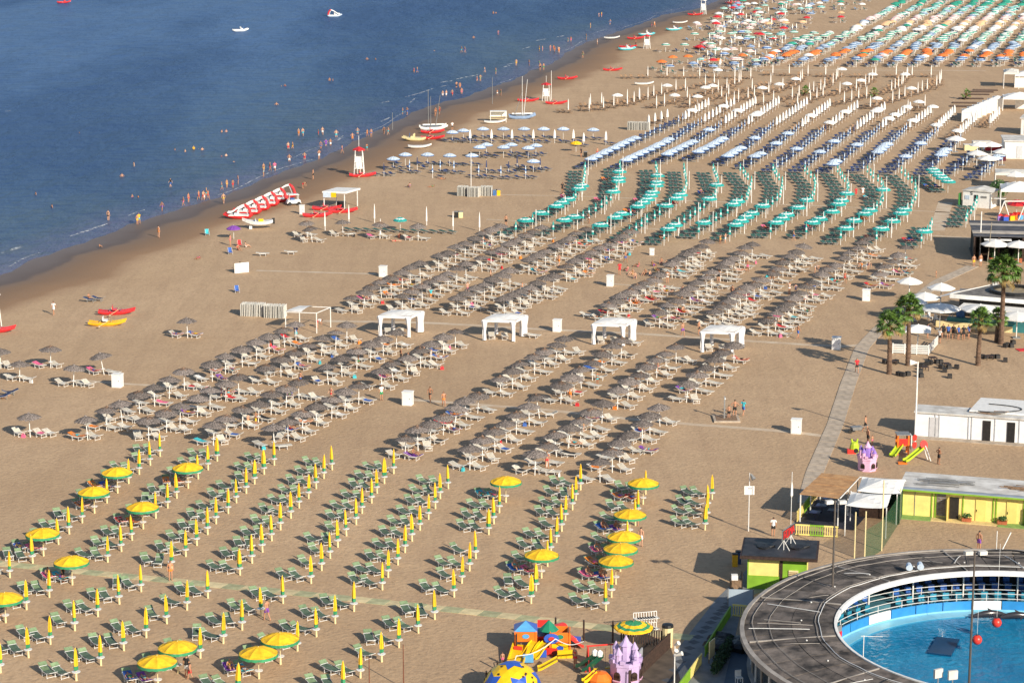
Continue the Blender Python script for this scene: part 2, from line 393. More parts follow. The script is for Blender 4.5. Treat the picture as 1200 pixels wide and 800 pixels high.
# ---------------------------------------------------------------- parasols and loungers: one of each kind
def folded(rmax, z0, z1, n=8, seed=1):
    q = random.Random(seed)
    prof = [(.03, z0), (rmax * .95, z0 + .03), (rmax, z0 + (z1 - z0) * .25), (rmax * .82, z0 + (z1 - z0) * .55), (rmax * .62, z0 + (z1 - z0) * .8), (.03, z1)]
    return MB().lathe(prof, n, wob=lambda i, j: 1 + (.16 if i % 2 else -.16))
def y_closed(v):
    hem = [(.115, .74), (.150, .80), (.14, 1.02), (.02, 1.04)]
    k = (1.0, 1.35, .85)[v]
    return [(None, MB().tube((0, 0, -.15), (0, 0, .60), .082, .070, 8).tube((0, 0, .6), (0, 0, 2.34), .022).mesh('post', CREAM)),
            ('tray', MB().lathe([(.0, .60), (.29, .60), (.30, .64), (.0, .645)], 14).mesh('tray', WHITE)),
            ('folded_canopy', folded(.135 * k, 1.0, 2.28, 10, v).mesh('folded_canopy', YEL)),
            ('hem', MB().lathe([(r * k, z) for r, z in hem], 10, wob=lambda i, j: 1 + (.12 if i % 2 else -.12)).mesh('hem', GRN))]
def dome(rad, z0, rise, n=8, sub=2, prof=((0, 1), (.25, .93), (.6, .62), (.85, .24), (1, 0)), mats=None, sag=.035):
    b = MB(); N_ = n * sub
    wob = lambda i, j: 1 - sag * (1 if i % sub else 0) * (prof[j][0] > .4)
    b.lathe([(max(.001, r * rad), z0 + rise * h) for r, h in prof], N_, wob=wob, mats=mats)
    if sub > 1: b.v = [(x, y, z - (.16 * rise * min(1, prof[k // N_][0] * 1.3) * math.sin(math.pi * (k % N_ % sub) / sub) if prof[k // N_][0] < .95 else 0)) for k, (x, y, z) in enumerate(b.v)]
    return b
def y_open():
    val = MB(); n = 32
    for i in range(n):
        a0, a1 = 2 * math.pi * i / n, 2 * math.pi * (i + 1) / n
        d = .17 + .05 * abs(math.sin(i * math.pi / 2)); r = 1.38
        val.add([(r * math.cos(a0), r * math.sin(a0), 1.90), (r * math.cos(a1), r * math.sin(a1), 1.90), (r * 1.015 * math.cos(a1), r * 1.015 * math.sin(a1), 1.90 - d), (r * 1.015 * math.cos(a0), r * 1.015 * math.sin(a0), 1.90 - .19)], [(0, 1, 2, 3)])
    cone = dome(1.38, 1.90, .46, 8, 4, sag=.02)
    rib = MB()
    for i in range(8):
        t = 2 * math.pi * i / 8; rib.tube((0, 0, 1.75), (1.25 * math.cos(t), 1.25 * math.sin(t), 1.93), .012, n=4)
    return [(None, MB().tube((0, 0, -.15), (0, 0, .60), .082, .070, 8).tube((0, 0, .6), (0, 0, 2.42), .024).mesh('post', CREAM)),
            ('tray', MB().lathe([(.0, .60), (.29, .60), (.30, .64), (.0, .645)], 14).mesh('tray', WHITE)),
            ('canopy', cone.mesh('canopy', YEL)), ('valance', val.mesh('valance', GRN)), ('ribs', rib.mesh('ribs', ALU))]
def thatch(seed, brown):
    q = random.Random(seed); b = MB(); n = 22
    tiers = [(0.0, 2.36, .46, 2.22), (.30, 2.28, .80, 2.08), (.64, 2.16, 1.13, 1.92)]
    for ti, (r0, z0, r1, z1) in enumerate(tiers):
        b.mat(1 if (ti == 0 and brown) else 0)
        for i in range(n):
            a0 = 2 * math.pi * (i + q.uniform(-.2, .2)) / n; a1 = a0 + 2 * math.pi * 1.25 / n
            k0, k1 = q.uniform(.90, 1.06), q.uniform(.90, 1.06); dz = q.uniform(-.05, .03); am = (a0 + a1) / 2; km = q.uniform(1.0, 1.12)
            b.add([(r0 * math.cos(a0), r0 * math.sin(a0), z0), (r0 * math.cos(a1), r0 * math.sin(a1), z0), (r1 * k1 * math.cos(a1), r1 * k1 * math.sin(a1), z1 + dz),
                   (r1 * km * math.cos(am), r1 * km * math.sin(am), z1 + dz - .05), (r1 * k0 * math.cos(a0), r1 * k0 * math.sin(a0), z1 + dz)], [(0, 1, 2, 3, 4)])
    b.mat(1 if brown else 0).lathe([(.001, 2.46), (.10, 2.41), (.16, 2.28)], 8)
    return [(None, MB().tube((0, 0, -.2), (0, 0, 2.35), .048, .04, 8).mesh('pole', WHITE)), ('thatch', b.mesh('thatch', [THATCH, THATCHB])),
            ('shelf', MB().lathe([(0, .62), (.24, .62), (.24, .65), (0, .65)], 10).mesh('shelf', WHITE))]
def ring_open(rad, mats, bands, z0=1.80, rise=.42, pole=WHITE, rp=.035, n=10):
    """open parasol with concentric stripes"""
    prof = ((0, 1), (.22, .92), (.45, .76), (.68, .50), (.86, .24), (1, 0), (1.0, -.28))
    c = dome(rad, z0, rise, n, 2, prof, bands, .03)
    return [(None, MB().tube((0, 0, -.15), (0, 0, z0 + rise + .08), rp, rp * .8, 6).mesh('pole', pole)), ('canopy', c.mesh('canopy', mats))]
def ring_closed(mats, rmax=.13, z0=.95, z1=2.2, pole=WHITE, rp=.04):
    prof = [(.03, z0), (rmax, z0 + .05), (rmax * .95, z0 + (z1 - z0) * .3), (rmax * .8, z0 + (z1 - z0) * .55), (rmax * .6, z0 + (z1 - z0) * .8), (.03, z1)]
    b = MB().lathe(prof, 8, wob=lambda i, j: 1 + (.12 if i % 2 else -.12), mats=[0, 0, 1, 0, 0] if len(mats) > 1 else None)
    return [(None, MB().tube((0, 0, -.15), (0, 0, z1 + .06), rp, rp * .7, 6).mesh('pole', pole)), ('folded_canopy', b.mesh('folded_canopy', mats))]
def joined(parts):
    """all parts of one kind as a single mesh, for copies too small to show their parts"""
    b = MB(); mats = []
    for _, me in parts:
        off = len(b.v); b.v += [tuple(v.co) for v in me.vertices]
        for p in me.polygons:
            m = me.materials[p.material_index]
            if m not in mats: mats.append(m)
            b.f.append([i + off for i in p.vertices]); b.m.append(mats.index(m))
    return b.mesh('far_copy', mats)
def lounger(frame, cloth, back, ang, hood=None, W=.64, H=.36, lift=24):
    """head towards +Y; backrest raised by ang degrees, leg rest by lift; origin under its middle"""
    f = MB()
    for s in (-1, 1):
        f.box((s * W / 2, .02, H), (.03, .9, .035))
        for y in (-.40, .34): f.box((s * (W / 2 - .01), y, H / 2), (.03, .03, H))
    for y in (-.40, .34): f.box((0, y, .06), (W, .035, .035))
    f.box((0, -.40, H - .02), (W, .04, .04))
    st = MB().box((0, -.06, H + .04), (W - .05, .62, .03))
    def panel(y0, sgn, ln, a, b):
        d = Vector((0, sgn * math.cos(a), math.sin(a))); X = Matrix.Rotation(a * sgn, 3, 'X'); c = Vector((0, y0, H + .05)) + d * ln / 2
        b.mat(0).box(c, (W - .05, ln, .03), X=X)
        b.mat(1).box(c + d * ln / 2, (W, .035, .03), X=X)
        for s in (-1, 1): b.box(c + Vector((s * (W / 2 - .01), 0, 0)), (.025, ln, .025), X=X)
        return b, Vector((0, y0, H + .05)) + d * ln
    bk, top = panel(.25, 1, .66, R(ang), MB())
    lr, _ = panel(-.37, -1, .50, R(lift), MB())
    out = [(None, f.mesh('frame', frame)), ('seat', st.mesh('seat', cloth)), ('backrest', bk.mesh('backrest', [back, frame])), ('leg_rest', lr.mesh('leg_rest', [back, frame]))]
    if hood:
        X2 = Matrix.Rotation(R(38), 3, 'X'); c = top + Vector((0, -.04, .16))
        h = MB().box(c, (W, .36, .02), X=X2)
        h.mat(1).box(c + X2 @ Vector((0, -.18, 0)), (W + .04, .03, .03), X=X2)
        for s in (-1, 1): h.tube(top + Vector((s * W / 2, -.1, -.08)), c + X2 @ Vector((s * W / 2, -.18, 0)), .014, n=4)
        out.append(('sunshade', h.mesh('sunshade', [hood, frame])))
    return out

P_YC = [y_closed(v) for v in range(3)]; P_YO = y_open()
P_TH = [thatch(s, s % 3 == 0) for s in range(5)]
TB = [0, 0, 1, 0, 0, 0]
P_TO = ring_open(1.22, [TEAL, TEALW], TB); P_TC = ring_closed([TEAL, TEALW], .15)
P_BO = ring_open(1.15, [PALEB, BLUE], [0, 0, 0, 0, 0, 1]); P_BC = ring_closed([PALEB, BLUE], .12); P_NC = ring_closed([NAVY], .13)
P_WO = ring_open(1.15, [CLOTHW], None); P_WC = ring_closed([CLOTHW], .26, .9, 2.5)
P_WP = ring_closed([CLOTHW], .12, .55, 2.7, rp=.055)
L_G = [lounger(ALU, LGRN, LGRN, a, LGRN2, lift=l) for a, l in ((5, 3), (9, 16), (15, 20))] + [lounger(ALU, LGRN, LGRN2, 11, LGRN2, lift=14)]
L_W = [lounger(WHITE, LWHT2, LWHT, a, lift=l, W=.70) for a, l in ((8, 0), (20, 18), (30, 22))]
L_T = [lounger(GREYT, DGRN, DGRN, a, lift=l) for a, l in ((2, 0), (8, 0))]
L_B = [lounger(GREYT, NAVY, NAVY, a, lift=l) for a, l in ((3, 0), (12, 4))] + [lounger(GREYT, NAVY, NAVY, 20)]
L_N = [lounger(BROWN, BROWN, BROWN, a, lift=0) for a in (20, 40)]
SPOTS = []          # loungers someone could lie on: (kind, location, rotation)

def near_mix(parts):
    """far copy: root mesh holds everything"""
    return [(None, joined(parts))]
J = {}
def J_(key, parts):
    if key not in J: J[key] = near_mix(parts)
    return J[key]

def rowed_loungers(items, name, cat, group, protos, far_split, rest_label, nmax=300):
    """items: (loc, rz, label). The nearest nmax as things, the rest as one mass."""
    items.sort(key=lambda t: t[0].y)
    jo = [near_mix(p) for p in protos]
    for i, (loc, rz, label) in enumerate(items[:nmax]):
        k = rnd.choices(range(len(protos)), [3 - (j == 0) for j in range(len(protos))])[0]
        p = protos[k] if loc.y < far_split else jo[k]
        thing(name, p, loc, rz, label, cat, group)
    rest = items[nmax:]
    if rest:
        b = MB(); mats = []
        srcs = []
        for q in jo:
            me = q[0][1]
            srcs.append(([v.co.copy() for v in me.vertices], [(tuple(p.vertices), me.materials[p.material_index]) for p in me.polygons]))
        for loc, rz, _ in rest:
            vs, fs = srcs[rnd.randrange(len(srcs))]
            X = Matrix.Translation(loc) @ Matrix.Rotation(rz, 4, 'Z'); off = len(b.v)
            b.v += [tuple(X @ v) for v in vs]
            for f, m in fs:
                if m not in mats: mats.append(m)
                b.f.append([i + off for i in f]); b.m.append(mats.index(m))
        o = tag(obj('distant_' + name, b.mesh('distant_' + name, mats)), rest_label, cat)
        struct(o, 'stuff')
def face(hx, hy): return math.atan2(-hx, hy)      # rotation that turns +Y to (hx, hy)

# ---------------------------------------------------------------- yellow and green section
OPEN_Y = [(140, 550), (112, 574), (220, 546), (170, 591), (50, 624), (84, 656), (5, 697), (531, 536), (593, 565), (635, 648), (749, 567), (738, 603), (730, 629),
          (726, 643), (721, 657), (210, 760), (182, 778), (326, 752), (300, 770)]
def near_open(px):
    return any(abs(px[0] - x) < 9 and abs(px[1] - y - 28) < 7.5 for x, y in OPEN_Y)
def PIX(p):
    d = p - Vector((0, 0, CAM_H)); f = d.y * _cp - d.z * _sp; u = d.y * _sp + d.z * _cp
    return 600 + FOCAL * d.x / f, 400 - FOCAL * u / f
glist = []
YUP = [((187.5, 535), (52, 651)), ((254, 540), (127.5, 659)), ((321, 545), (203, 666)), ((390, 550), (282, 674)), ((460, 555), (366, 683)), ((524, 572), (447, 690.5)),
       ((593, 588), (534, 699)), ((680, 574), (621, 707)), ((756, 579), (711, 715)), ((833, 585), (825, 621))]
YLO = [((38, 660), (12.5, 677)), ((84, 685), (5.5, 729)), ((164, 692.5), (2.5, 788)), ((242.5, 700), (90.5, 797)), ((330, 707), (183, 806)), ((413, 716), (280, 812)), ((509.5, 725), (401, 812))]
for blk, rows in (('beyond', YUP), ('before', YLO)):
    for ri, (a, b) in enumerate(rows):
        P = along([G(*b), G(*a)] if blk == 'beyond' else [G(*a), G(*b)], 3.06)
        for k, p in enumerate(P):
            p = p + Vector((rnd.uniform(-.12, .12), rnd.uniform(-.12, .12), 0))
            if blk == 'beyond' and ri == 6 and k == 4: continue
            op = near_open(PIX(p))
            where = f'{ORD[k+1]} {blk} the tiled walkway, {ORD[ri+1]} yellow row from sea'
            if op:
                thing('open_yellow_parasol', P_YO, p, rnd.uniform(0, 6), f'open yellow parasol with green fringe, {where}', 'parasol', 'yellow and green parasols')
            else:
                o = thing('folded_yellow_parasol', P_YC[rnd.choices((0, 1, 2), (6, 1, 2))[0]], p, rnd.uniform(0, 6), f'folded yellow parasol with green hem, {where}', 'parasol', 'yellow and green parasols', rnd.uniform(.95, 1.05))
                o.rotation_euler = (rnd.uniform(-.03, .03), rnd.uniform(-.03, .03), rnd.uniform(0, 6))
            for s, (dx, dy) in enumerate(((-2.1, .95), (-1.05, .70)) if rnd.random() < .90 else ((-1.3, .9),)):
                hx = -.70 + rnd.gauss(0, .16 if rnd.random() < .85 else .5)
                q = p + Vector((dx + rnd.uniform(-.1, .1), dy + rnd.uniform(-.15, .15), 0))
                glist.append((q, face(hx, 1), f'{("seaward", "inner")[s]} green lounger at parasol {where}'))
                SPOTS.append(('green', q, face(hx, 1), op))
rowed_loungers(glist, 'green_lounger', 'lounger', 'green loungers of the yellow parasols', L_G, 999, 'green sun loungers further up the yellow rows')

# ---------------------------------------------------------------- thatched section
wlist = []
T_ROWS = [('by the yellow parasols', [((105, 515), (216, 458), 7), ((176, 516), (281, 462.6), 7), ((248.7, 521.4), (352, 469), 7), ((321, 526), (420, 474), 7), ((475, 537.6), (561, 484), 7),
                                   ((551, 550.7), (632.5, 490), 7), ((626, 557), (704, 496), 7), ((703, 564.7), (773, 499), 7)]),
          ('just before the cabanas', [((248, 447), (348, 399), 7), ((312.6, 450.5), (408, 401.5), 7), ((386, 450.5), (463, 408.5), 6), ((446, 456.6), (534, 407.6), 7), ((585.5, 464.5), (662.5, 416.4), 7),
                                    ((655.5, 473), (727, 420), 7), ((725, 479), (791, 426), 7), ((806, 472), (859, 426), 6)]),
          ('just beyond the cabanas', [((413, 367), (492.5, 326.6), 8), ((472, 366), (546.4, 327.5), 8), ((535, 369.5), (596.5, 335.4), 7), ((590, 370), (648.5, 341), 7), ((711.5, 376), (773, 340), 8),
                                    ((773, 384), (835, 338), 8), ((838, 384), (890, 346), 8), ((899.5, 394), (952, 350), 8)]),
          ('bordering the teal parasols', [((513, 318), (586, 281), 8), ((566, 319), (635, 283), 8), ((619.6, 322), (686, 285.5), 8), ((665, 330), (740, 288), 9), ((787, 326), (829, 300), 6),
                                        ((845, 330), (880, 303), 6), ((903, 338), (940, 306), 6), ((963.7, 340.5), (1018, 296), 8), ((1031, 338), (1060, 308), 5)])]
def thatched(p, where, wh2, few=.86):
    o = thing('thatched_umbrella', P_TH[rnd.randrange(5)], p, rnd.uniform(0, 6), f'grey thatched umbrella, {where}', 'umbrella', 'thatched umbrellas', rnd.uniform(.94, 1.06))
    o.rotation_euler = (rnd.gauss(0, .055), rnd.gauss(0, .055), rnd.uniform(0, 6))
    hs = ((-1.15, .25), (.95, .02)) if rnd.random() < few else ((-1.2, .3), (.75, .1), (1.75, -.1))
    for s, (dx, dy) in enumerate(hs):
        q = p + Vector((dx + rnd.gauss(0, .14), dy + rnd.gauss(0, .22), 0)); rz = face(-.80, .60) + rnd.gauss(0, .16 if rnd.random() < .85 else .6)
        wlist.append((q, rz, f'{("seaward", "landward", "outer landward")[s]} white lounger, {wh2}'))
        SPOTS.append(('white', q, rz, True))
for zone, rows in T_ROWS:
    for ri, (a, b, n) in enumerate(rows):
        for k, p in enumerate(along([G(*a), G(*b)], n=n)):
            p = p + Vector((rnd.uniform(-.15, .15), rnd.uniform(-.2, .2), 0))
            thatched(p, f'{ORD[k+1]} from near end, {ORD[ri+1]} row from sea, {zone}', f'under {ORD[k+1]} umbrella of {ORD[ri+1]} row, {zone}', .3 if ri > 3 and zone in ('just beyond the cabanas', 'bordering the teal parasols') else .8)
for i, (x, y) in enumerate([(1, 432), (59.5, 431), (23, 447), (122, 439), (86, 453), (35.5, 512), (220, 396)]):
    nm = ('at the sea end of the loose group', 'farther back in the loose seaside pair', 'nearer in the loose seaside pair', 'beyond the white locker', 'just seaward of the white locker', 'alone by the first yellow parasols', 'alone on open sand')[i]
    thatched(G(x, y), nm, nm + ' umbrella')
for i, (x, y) in enumerate([(360, 278), (366, 284), (402, 277), (445, 280), (490, 282)]):
    thatched(G(x, y), f'{ORD[i+1]} from the sea in the short line near the shelter', f'{ORD[i+1]} umbrella from the sea near the shelter')
for i, (dx, (x, y)) in enumerate([(0, (1042, 322)), (0, (880, 372)), (0, (745, 405)), (0, (688, 372)), (0, (625, 396))]):
    wlist.append((G(x, y), face(-.9, .4), f'stray white lounger on open sand, {ORD[i+1]} from the bar'))
rowed_loungers(wlist, 'white_lounger', 'lounger', 'white loungers of the thatched umbrellas', L_W, 285, 'white loungers under the farther thatched umbrellas')

# ---------------------------------------------------------------- teal section, rows that bend
tlist = []
WPOLE = [(None, MB().tube((0, 0, -.2), (0, 0, 2.9), .06, .05, 6).mesh('white_pole', WHITE))]
T_POLY = [[(605, 277), (627, 267), (652, 255), (669, 246), (682, 230), (686, 205)], [(648, 277), (677, 267), (700, 254), (716, 243), (725, 224), (727, 203)],
          [(695, 283), (720, 269), (745, 257), (762, 245), (771, 224), (769, 204)], [(738, 283), (760, 268), (781, 255), (797, 243), (805, 226), (801, 206)],
          [(778, 288), (797, 272), (818, 257), (836, 242), (842, 224), (835, 207)], [(818, 280), (842, 264), (860, 253), (876, 240), (880, 222), (868, 207)],
          [(856, 283), (881, 264), (898, 252), (913, 240), (917, 224), (905, 207)], [(902, 280), (926, 263), (941, 253), (953, 238), (955, 222), (943, 208)],
          [(945, 280), (961, 270), (977, 260), (991, 243), (994, 226), (981, 209)], [(984, 287), (1003, 271), (1023, 258), (1034, 243), (1034, 226), (1016, 209)],
          [(1026, 288), (1050, 270), (1064, 255), (1074, 241), (1072, 225), (1056, 210)], [(1079, 291), (1092, 272)], [(1131, 267), (1138, 257), (1145, 246)],
          [(1092, 212), (1110, 226)]]
OPEN_T = {0: (1, 3, 5, 6, 7, 10, 11), 1: (1, 2, 9, 12, 13, 15), 2: (1, 3, 4, 6, 7, 8, 9, 10, 12, 13, 15), 3: (6, 8, 9), 4: (1, 2, 9, 13), 5: (1, 6, 7), 6: (1, 2, 3, 4, 6), 7: (1, 2, 3, 5, 7), 8: (1, 2, 4, 6, 7, 9),
          9: (1, 3, 5, 6, 12), 10: (1, 3, 5, 6), 11: (1,), 12: (), 13: (0, 1, 2, 3, 4)}
for ri, poly in enumerate(T_POLY):
    P = along([G(*q) for q in poly], 3.35)
    for k, p in enumerate(P):
        p = p + Vector((rnd.uniform(-.12, .12), rnd.uniform(-.15, .15), 0))
        where = f'{ORD[k+1]} from near end, {ORD[ri+1]} teal row from sea'
        op = k in OPEN_T.get(ri, ())
        thing('open_teal_parasol' if op else 'folded_teal_parasol', P_TO if op else P_TC, p, rnd.uniform(0, 6), ('open teal parasol with white rings, ' if op else 'folded teal and white parasol, ') + where, 'parasol', 'teal and white parasols')
        if k % 4 == 2: thing('white_pole', WPOLE, p + Vector((.5, -.3, 0)), 0, f'tall white pole beside parasol {where}', 'pole', 'white poles of the teal rows')
        for s, dx in enumerate((-2.35, -1.55, -.75)):
            q = p + Vector((dx, .25 + rnd.uniform(-.06, .06) - .1 * dx, 0))
            tlist.append((q, face(-.12 + rnd.uniform(-.06, .06), 1), f'{("seaward", "middle", "inner")[s]} dark green lounger at parasol {where}'))
            SPOTS.append(('teal', q, face(-.35, 1), op))
rowed_loungers(tlist, 'dark_green_lounger', 'lounger', 'dark green loungers of the teal rows', L_T, 0, 'dark green loungers at the far end of the teal rows')

# ---------------------------------------------------------------- blue and white section
blist = []
B_ROWS = [((692, 199), (741, 175), (800, 146)), ((733, 200), (778, 179), (822, 150)), ((781, 193), (811, 178), (845, 153)), ((818, 190), (845, 176), (872, 154)), ((852, 195), (880, 178), (906, 154)),
          ((880, 199), (906, 182), (936, 157)), ((912, 203), (940, 182), (968, 158)), ((943, 204), (968, 185), (1000, 160)), ((975, 205), (1000, 186), (1030, 158)), ((1012, 204), (1036, 184), (1062, 158)),
          ((1050, 206), (1072, 186), (1098, 160)), ((1090, 207), (1106, 190), (1125, 170)), ((1118, 207), (1135, 195), (1153, 182)), ((1150, 212), (1162, 202), (1178, 188))]
OPEN_B = {0: range(0, 9), 1: range(0, 9), 2: (0, 1, 2, 3, 4, 5, 10), 3: (0, 1, 2, 3, 4, 5), 4: (0, 1, 2, 3, 7), 5: (1, 2, 6, 10), 6: (5,), 7: (4, 8), 8: (0, 1, 7), 9: (4, 5, 6, 7), 10: (3, 8), 11: (4, 5, 6), 12: (), 13: (4, 5)}
for ri, poly in enumerate(B_ROWS):
    for k, p in enumerate(along([G(*q) for q in poly], 3.3)):
        p = p + Vector((rnd.uniform(-.12, .12), rnd.uniform(-.15, .15), 0))
        where = f'{ORD[k+1]} from near end, {ORD[ri+1]} blue row from sea'
        op = k in OPEN_B.get(ri, ())
        if op: thing('open_pale_blue_parasol', P_BO, p, rnd.uniform(0, 6), f'open pale blue parasol, {where}', 'parasol', 'blue parasols')
        elif rnd.random() < .12: thing('folded_navy_parasol', P_NC, p, 0, f'folded navy parasol, {where}', 'parasol', 'blue parasols')
        else: thing('folded_pale_blue_parasol', P_BC, p, rnd.uniform(0, 6), f'folded pale blue parasol, {where}', 'parasol', 'blue parasols')
        for s, dx in enumerate((-2.3, -1.5, -.7)):
            blist.append((p + Vector((dx, .3 + rnd.uniform(-.08, .08) - .1 * dx, 0)), face(-.15, 1), f'{("seaward", "middle", "inner")[s]} blue lounger at parasol {where}'))
# loose blue group near the water
LOOSE = {}
for i, (x, y, kind) in enumerate(sorted([(530, 167, 0), (543, 165, 0), (566, 163, 0), (590, 163, 0), (614, 163, 0), (637, 163, 0), (551, 168, 1), (576, 168, 1), (600, 168, 1), (625, 168, 1), (650, 168, 1), (672, 168, 1), (695, 164, 0), (660, 163, 0),
                              (562, 185, 0), (570, 182, 0), (590, 185, 0), (599, 182, 0), (619, 186, 0), (628, 183, 0), (475, 194, 0), (501, 194, 0), (527, 195, 0), (553, 195, 0), (625, 202, 0), (461, 199, 0),
                              (450, 207, 2), (489, 199, 2), (570, 203, 2), (596, 204, 2), (606, 198, 2), (633, 200, 2), (516, 203, 3), (532, 204, 3), (480, 203, 3), (507, 209, 3), (561, 209, 3), (587, 210, 3), (616, 210, 3), (684, 172, 1), (710, 170, 1)])):
    p = G(x, y); zn = 'back' if y < 175 else 'middle' if y < 190 else 'front'
    LOOSE[zn] = LOOSE.get(zn, 0) + 1
    w_ = f'{ORD[LOOSE[zn]]} from sea at the {zn} of the loose blue group'
    if kind == 0: thing('open_pale_blue_parasol', P_BO, p, 0, f'open pale blue parasol {w_}', 'parasol', 'loose blue parasols')
    elif kind == 1: thing('folded_white_parasol', P_WC, p, 0, f'folded white parasol {w_}', 'parasol', 'loose blue parasols')
    elif kind == 2: thing('folded_navy_parasol', P_NC, p, 0, f'folded navy parasol {w_}', 'parasol', 'loose blue parasols')
    else: thing('folded_pale_blue_parasol', P_BC, p, 0, f'folded pale parasol {w_}', 'parasol', 'loose blue parasols')
    for s, dx in enumerate((-1.2, .3, 1.3)):
        if rnd.random() < .85: blist.append((p + Vector((dx, rnd.uniform(-.4, .6), 0)), face(-.6, .8), f'{("seaward", "middle", "landward")[s]} blue lounger at parasol {w_}'))
rowed_loungers(blist, 'blue_lounger', 'lounger', 'blue loungers', L_B, 0, 'blue loungers farther up the blue rows')

# ---------------------------------------------------------------- white parasols and brown loungers beyond
nlist = []
W_ROWS = [((803, 145), (830, 129)), ((826, 148), (860, 128)), ((850, 150), (885, 127)), ((877, 151), (912, 127)), ((910, 152), (945, 128)), ((940, 154), (972, 130)), ((972, 155), (1004, 132)), ((1004, 157), (1036, 134)),
          ((1034, 155), (1066, 134)), ((1066, 155), (1093, 136)), ((1097, 158), (1118, 138)), ((1122, 165), (1146, 144)), ((1160, 150), (1170, 140)), ((760, 150), (782, 143))]
for ri, (a, b) in enumerate(W_ROWS):
    for k, p in enumerate(along([G(*a), G(*b)], 3.2)):
        op = rnd.random() < .14; wl = f'{ORD[k+1]} from near end, {ORD[ri+1]} white row from sea'
        thing('open_white_parasol' if op else 'folded_white_parasol', J_('WO', P_WO) if op else J_('WC', P_WC), p, rnd.uniform(0, 6), ('open' if op else 'folded') + f' white parasol, {wl}', 'parasol', 'white parasols')
        for dx in (-1.6, -.6): nlist.append((p + Vector((dx, .2, 0)), face(-.4, 1), f'{("outer", "inner")[dx > -1]} brown lounger at the white parasol {wl}'))
N_ROWS = [[(668, 132), (700, 130), (730, 126), (757, 118), (785, 110), (815, 104), (835, 100)], [(690, 126), (722, 122), (750, 118)], [(770, 127), (805, 118), (835, 111), (858, 104), (868, 97)], [(808, 126), (842, 117), (880, 108), (902, 100)], [(850, 125), (885, 115), (915, 108), (938, 100), (942, 93)],
          [(893, 124), (925, 118), (955, 110), (975, 101), (980, 93)], [(935, 125), (962, 116), (985, 111), (1015, 103), (1023, 95)], [(978, 125), (1010, 117), (1042, 109), (1058, 100), (1064, 92)],
          [(1020, 128), (1048, 120), (1075, 112), (1098, 104), (1104, 96)], [(740, 92), (765, 92), (800, 92), (845, 92), (880, 93)], [(905, 89), (935, 89), (965, 90), (1000, 91), (1040, 91), (1090, 91)], [(1065, 133), (1085, 127)]]
for ri, poly in enumerate(N_ROWS):
    for k, p in enumerate(along([G(*q) for q in poly], 3.9)):
        p = p + Vector((rnd.uniform(-.4, .4), rnd.uniform(-.6, .6), 0)); op = rnd.random() < .12; wl = f'{ORD[min(30, k+1)]} from near end, {ORD[ri+1]} brown lounger row from sea'
        if rnd.random() < .85: thing('open_white_parasol' if op else 'wrapped_white_parasol', J_('WO', P_WO) if op else J_('WP', P_WP), p, 0, ('open' if op else 'tightly wrapped') + f' white parasol, {wl}', 'parasol', 'white parasols among brown loungers')
        for dx in (-1.8, -.8, .3): nlist.append((p + Vector((dx, rnd.uniform(-.4, .5), 0)), face(-.5, .9) + rnd.uniform(-.2, .2), f'{("seaward", "middle", "landward")[int(dx + 1.9)]} brown lounger, {wl}'))
rowed_loungers(nlist, 'brown_lounger', 'lounger', 'brown loungers', L_N, 0, 'brown loungers beyond the white parasols')

# ---------------------------------------------------------------- far rows in bands of colour, up to where the beach runs out of view
def far_open(a, b=None):
    prof = ((0, 1), (.35, .84), (.7, .46), (1, 0), (1, -.25))
    c = dome(1.2, 1.8, .45, 8, 1, prof, [0, 1, 0, 1] if b else None, 0)
    return [(None, joined([(None, MB().tube((0, 0, 0), (0, 0, 2.2), .05, .04, 4).mesh('p', WHITE)), ('c', c.mesh('c', [a, b] if b else [a]))]))]
FARK = {'orange': far_open(ORANGE), 'blue_striped': far_open(GREYB, PALEB), 'green_striped': far_open(STRGRN, CLOTHW), 'white': far_open(CLOTHW), 'peach': far_open(PEACH), 'pink': far_open(PINK, CLOTHW), 'teal': far_open(TEAL, TEALW),
        'green': far_open(STRGRN), 'red': far_open(RED), 'blue': far_open(BLUE, PALEB), 'pale_green': far_open(TEALW, STRGRN)}
FARC = {k: near_mix(ring_closed([m], .16)) for k, m in (('blue', BLUE), ('green', STRGRN), ('white', CLOTHW))}
flist = []
def far_parasol(kind, p, lab, grp):
    thing(f'{kind}_parasol', FARK[kind], p, rnd.uniform(0, 6), lab, 'parasol', grp, rnd.uniform(.9, 1.08))
BANDS = [('blue', 2), ('orange', 5), ('blue_striped', 6), ('green_striped', 9), ('white', 4), ('peach', 5), ('pink', 5), ('pale_green', 3), ('teal', 6), ('green', 6), ('green_striped', 4), ('green', 5), ('pink', 4), ('teal', 6)]
fd = Vector((0.285, 0.958, 0))
for ri, x in enumerate((892, 912, 939, 971, 999, 1025, 1050, 1074, 1098, 1123, 1147, 1171, 1196, 1225, 1255, 1285)):
    p0 = G(x, 80); s = 0.0
    if ri == 0: p0 = p0 + fd * 0
    for bi, (kind, n) in enumerate(BANDS):
        if ri < 2 and bi > 3: break
        s += 2.5
        kind0 = kind
        for k in range(n):
            kind = kind0; p = p0 + fd * s + Vector((rnd.gauss(0, .35), rnd.gauss(0, .4), 0)); s += 3.0
            px = PIX(p)
            if px[0] > 1215 or px[1] < -6: continue
            if rnd.random() < .08: continue
            if rnd.random() < .14: kind = rnd.choice(('white', 'teal', 'pink', 'green', 'blue_striped', 'white'))
            far_parasol(kind, p, f'{kind.replace("_", " ")} parasol, {ORD[k+1]} in the {ORD[bi+1]} colour band, {ORD[ri+1]} far row from sea', 'parasols far up the beach')
            for dx in (-1.7, -.7): flist.append((p + Vector((dx, .2, 0)), face(-.3, 1), ''))
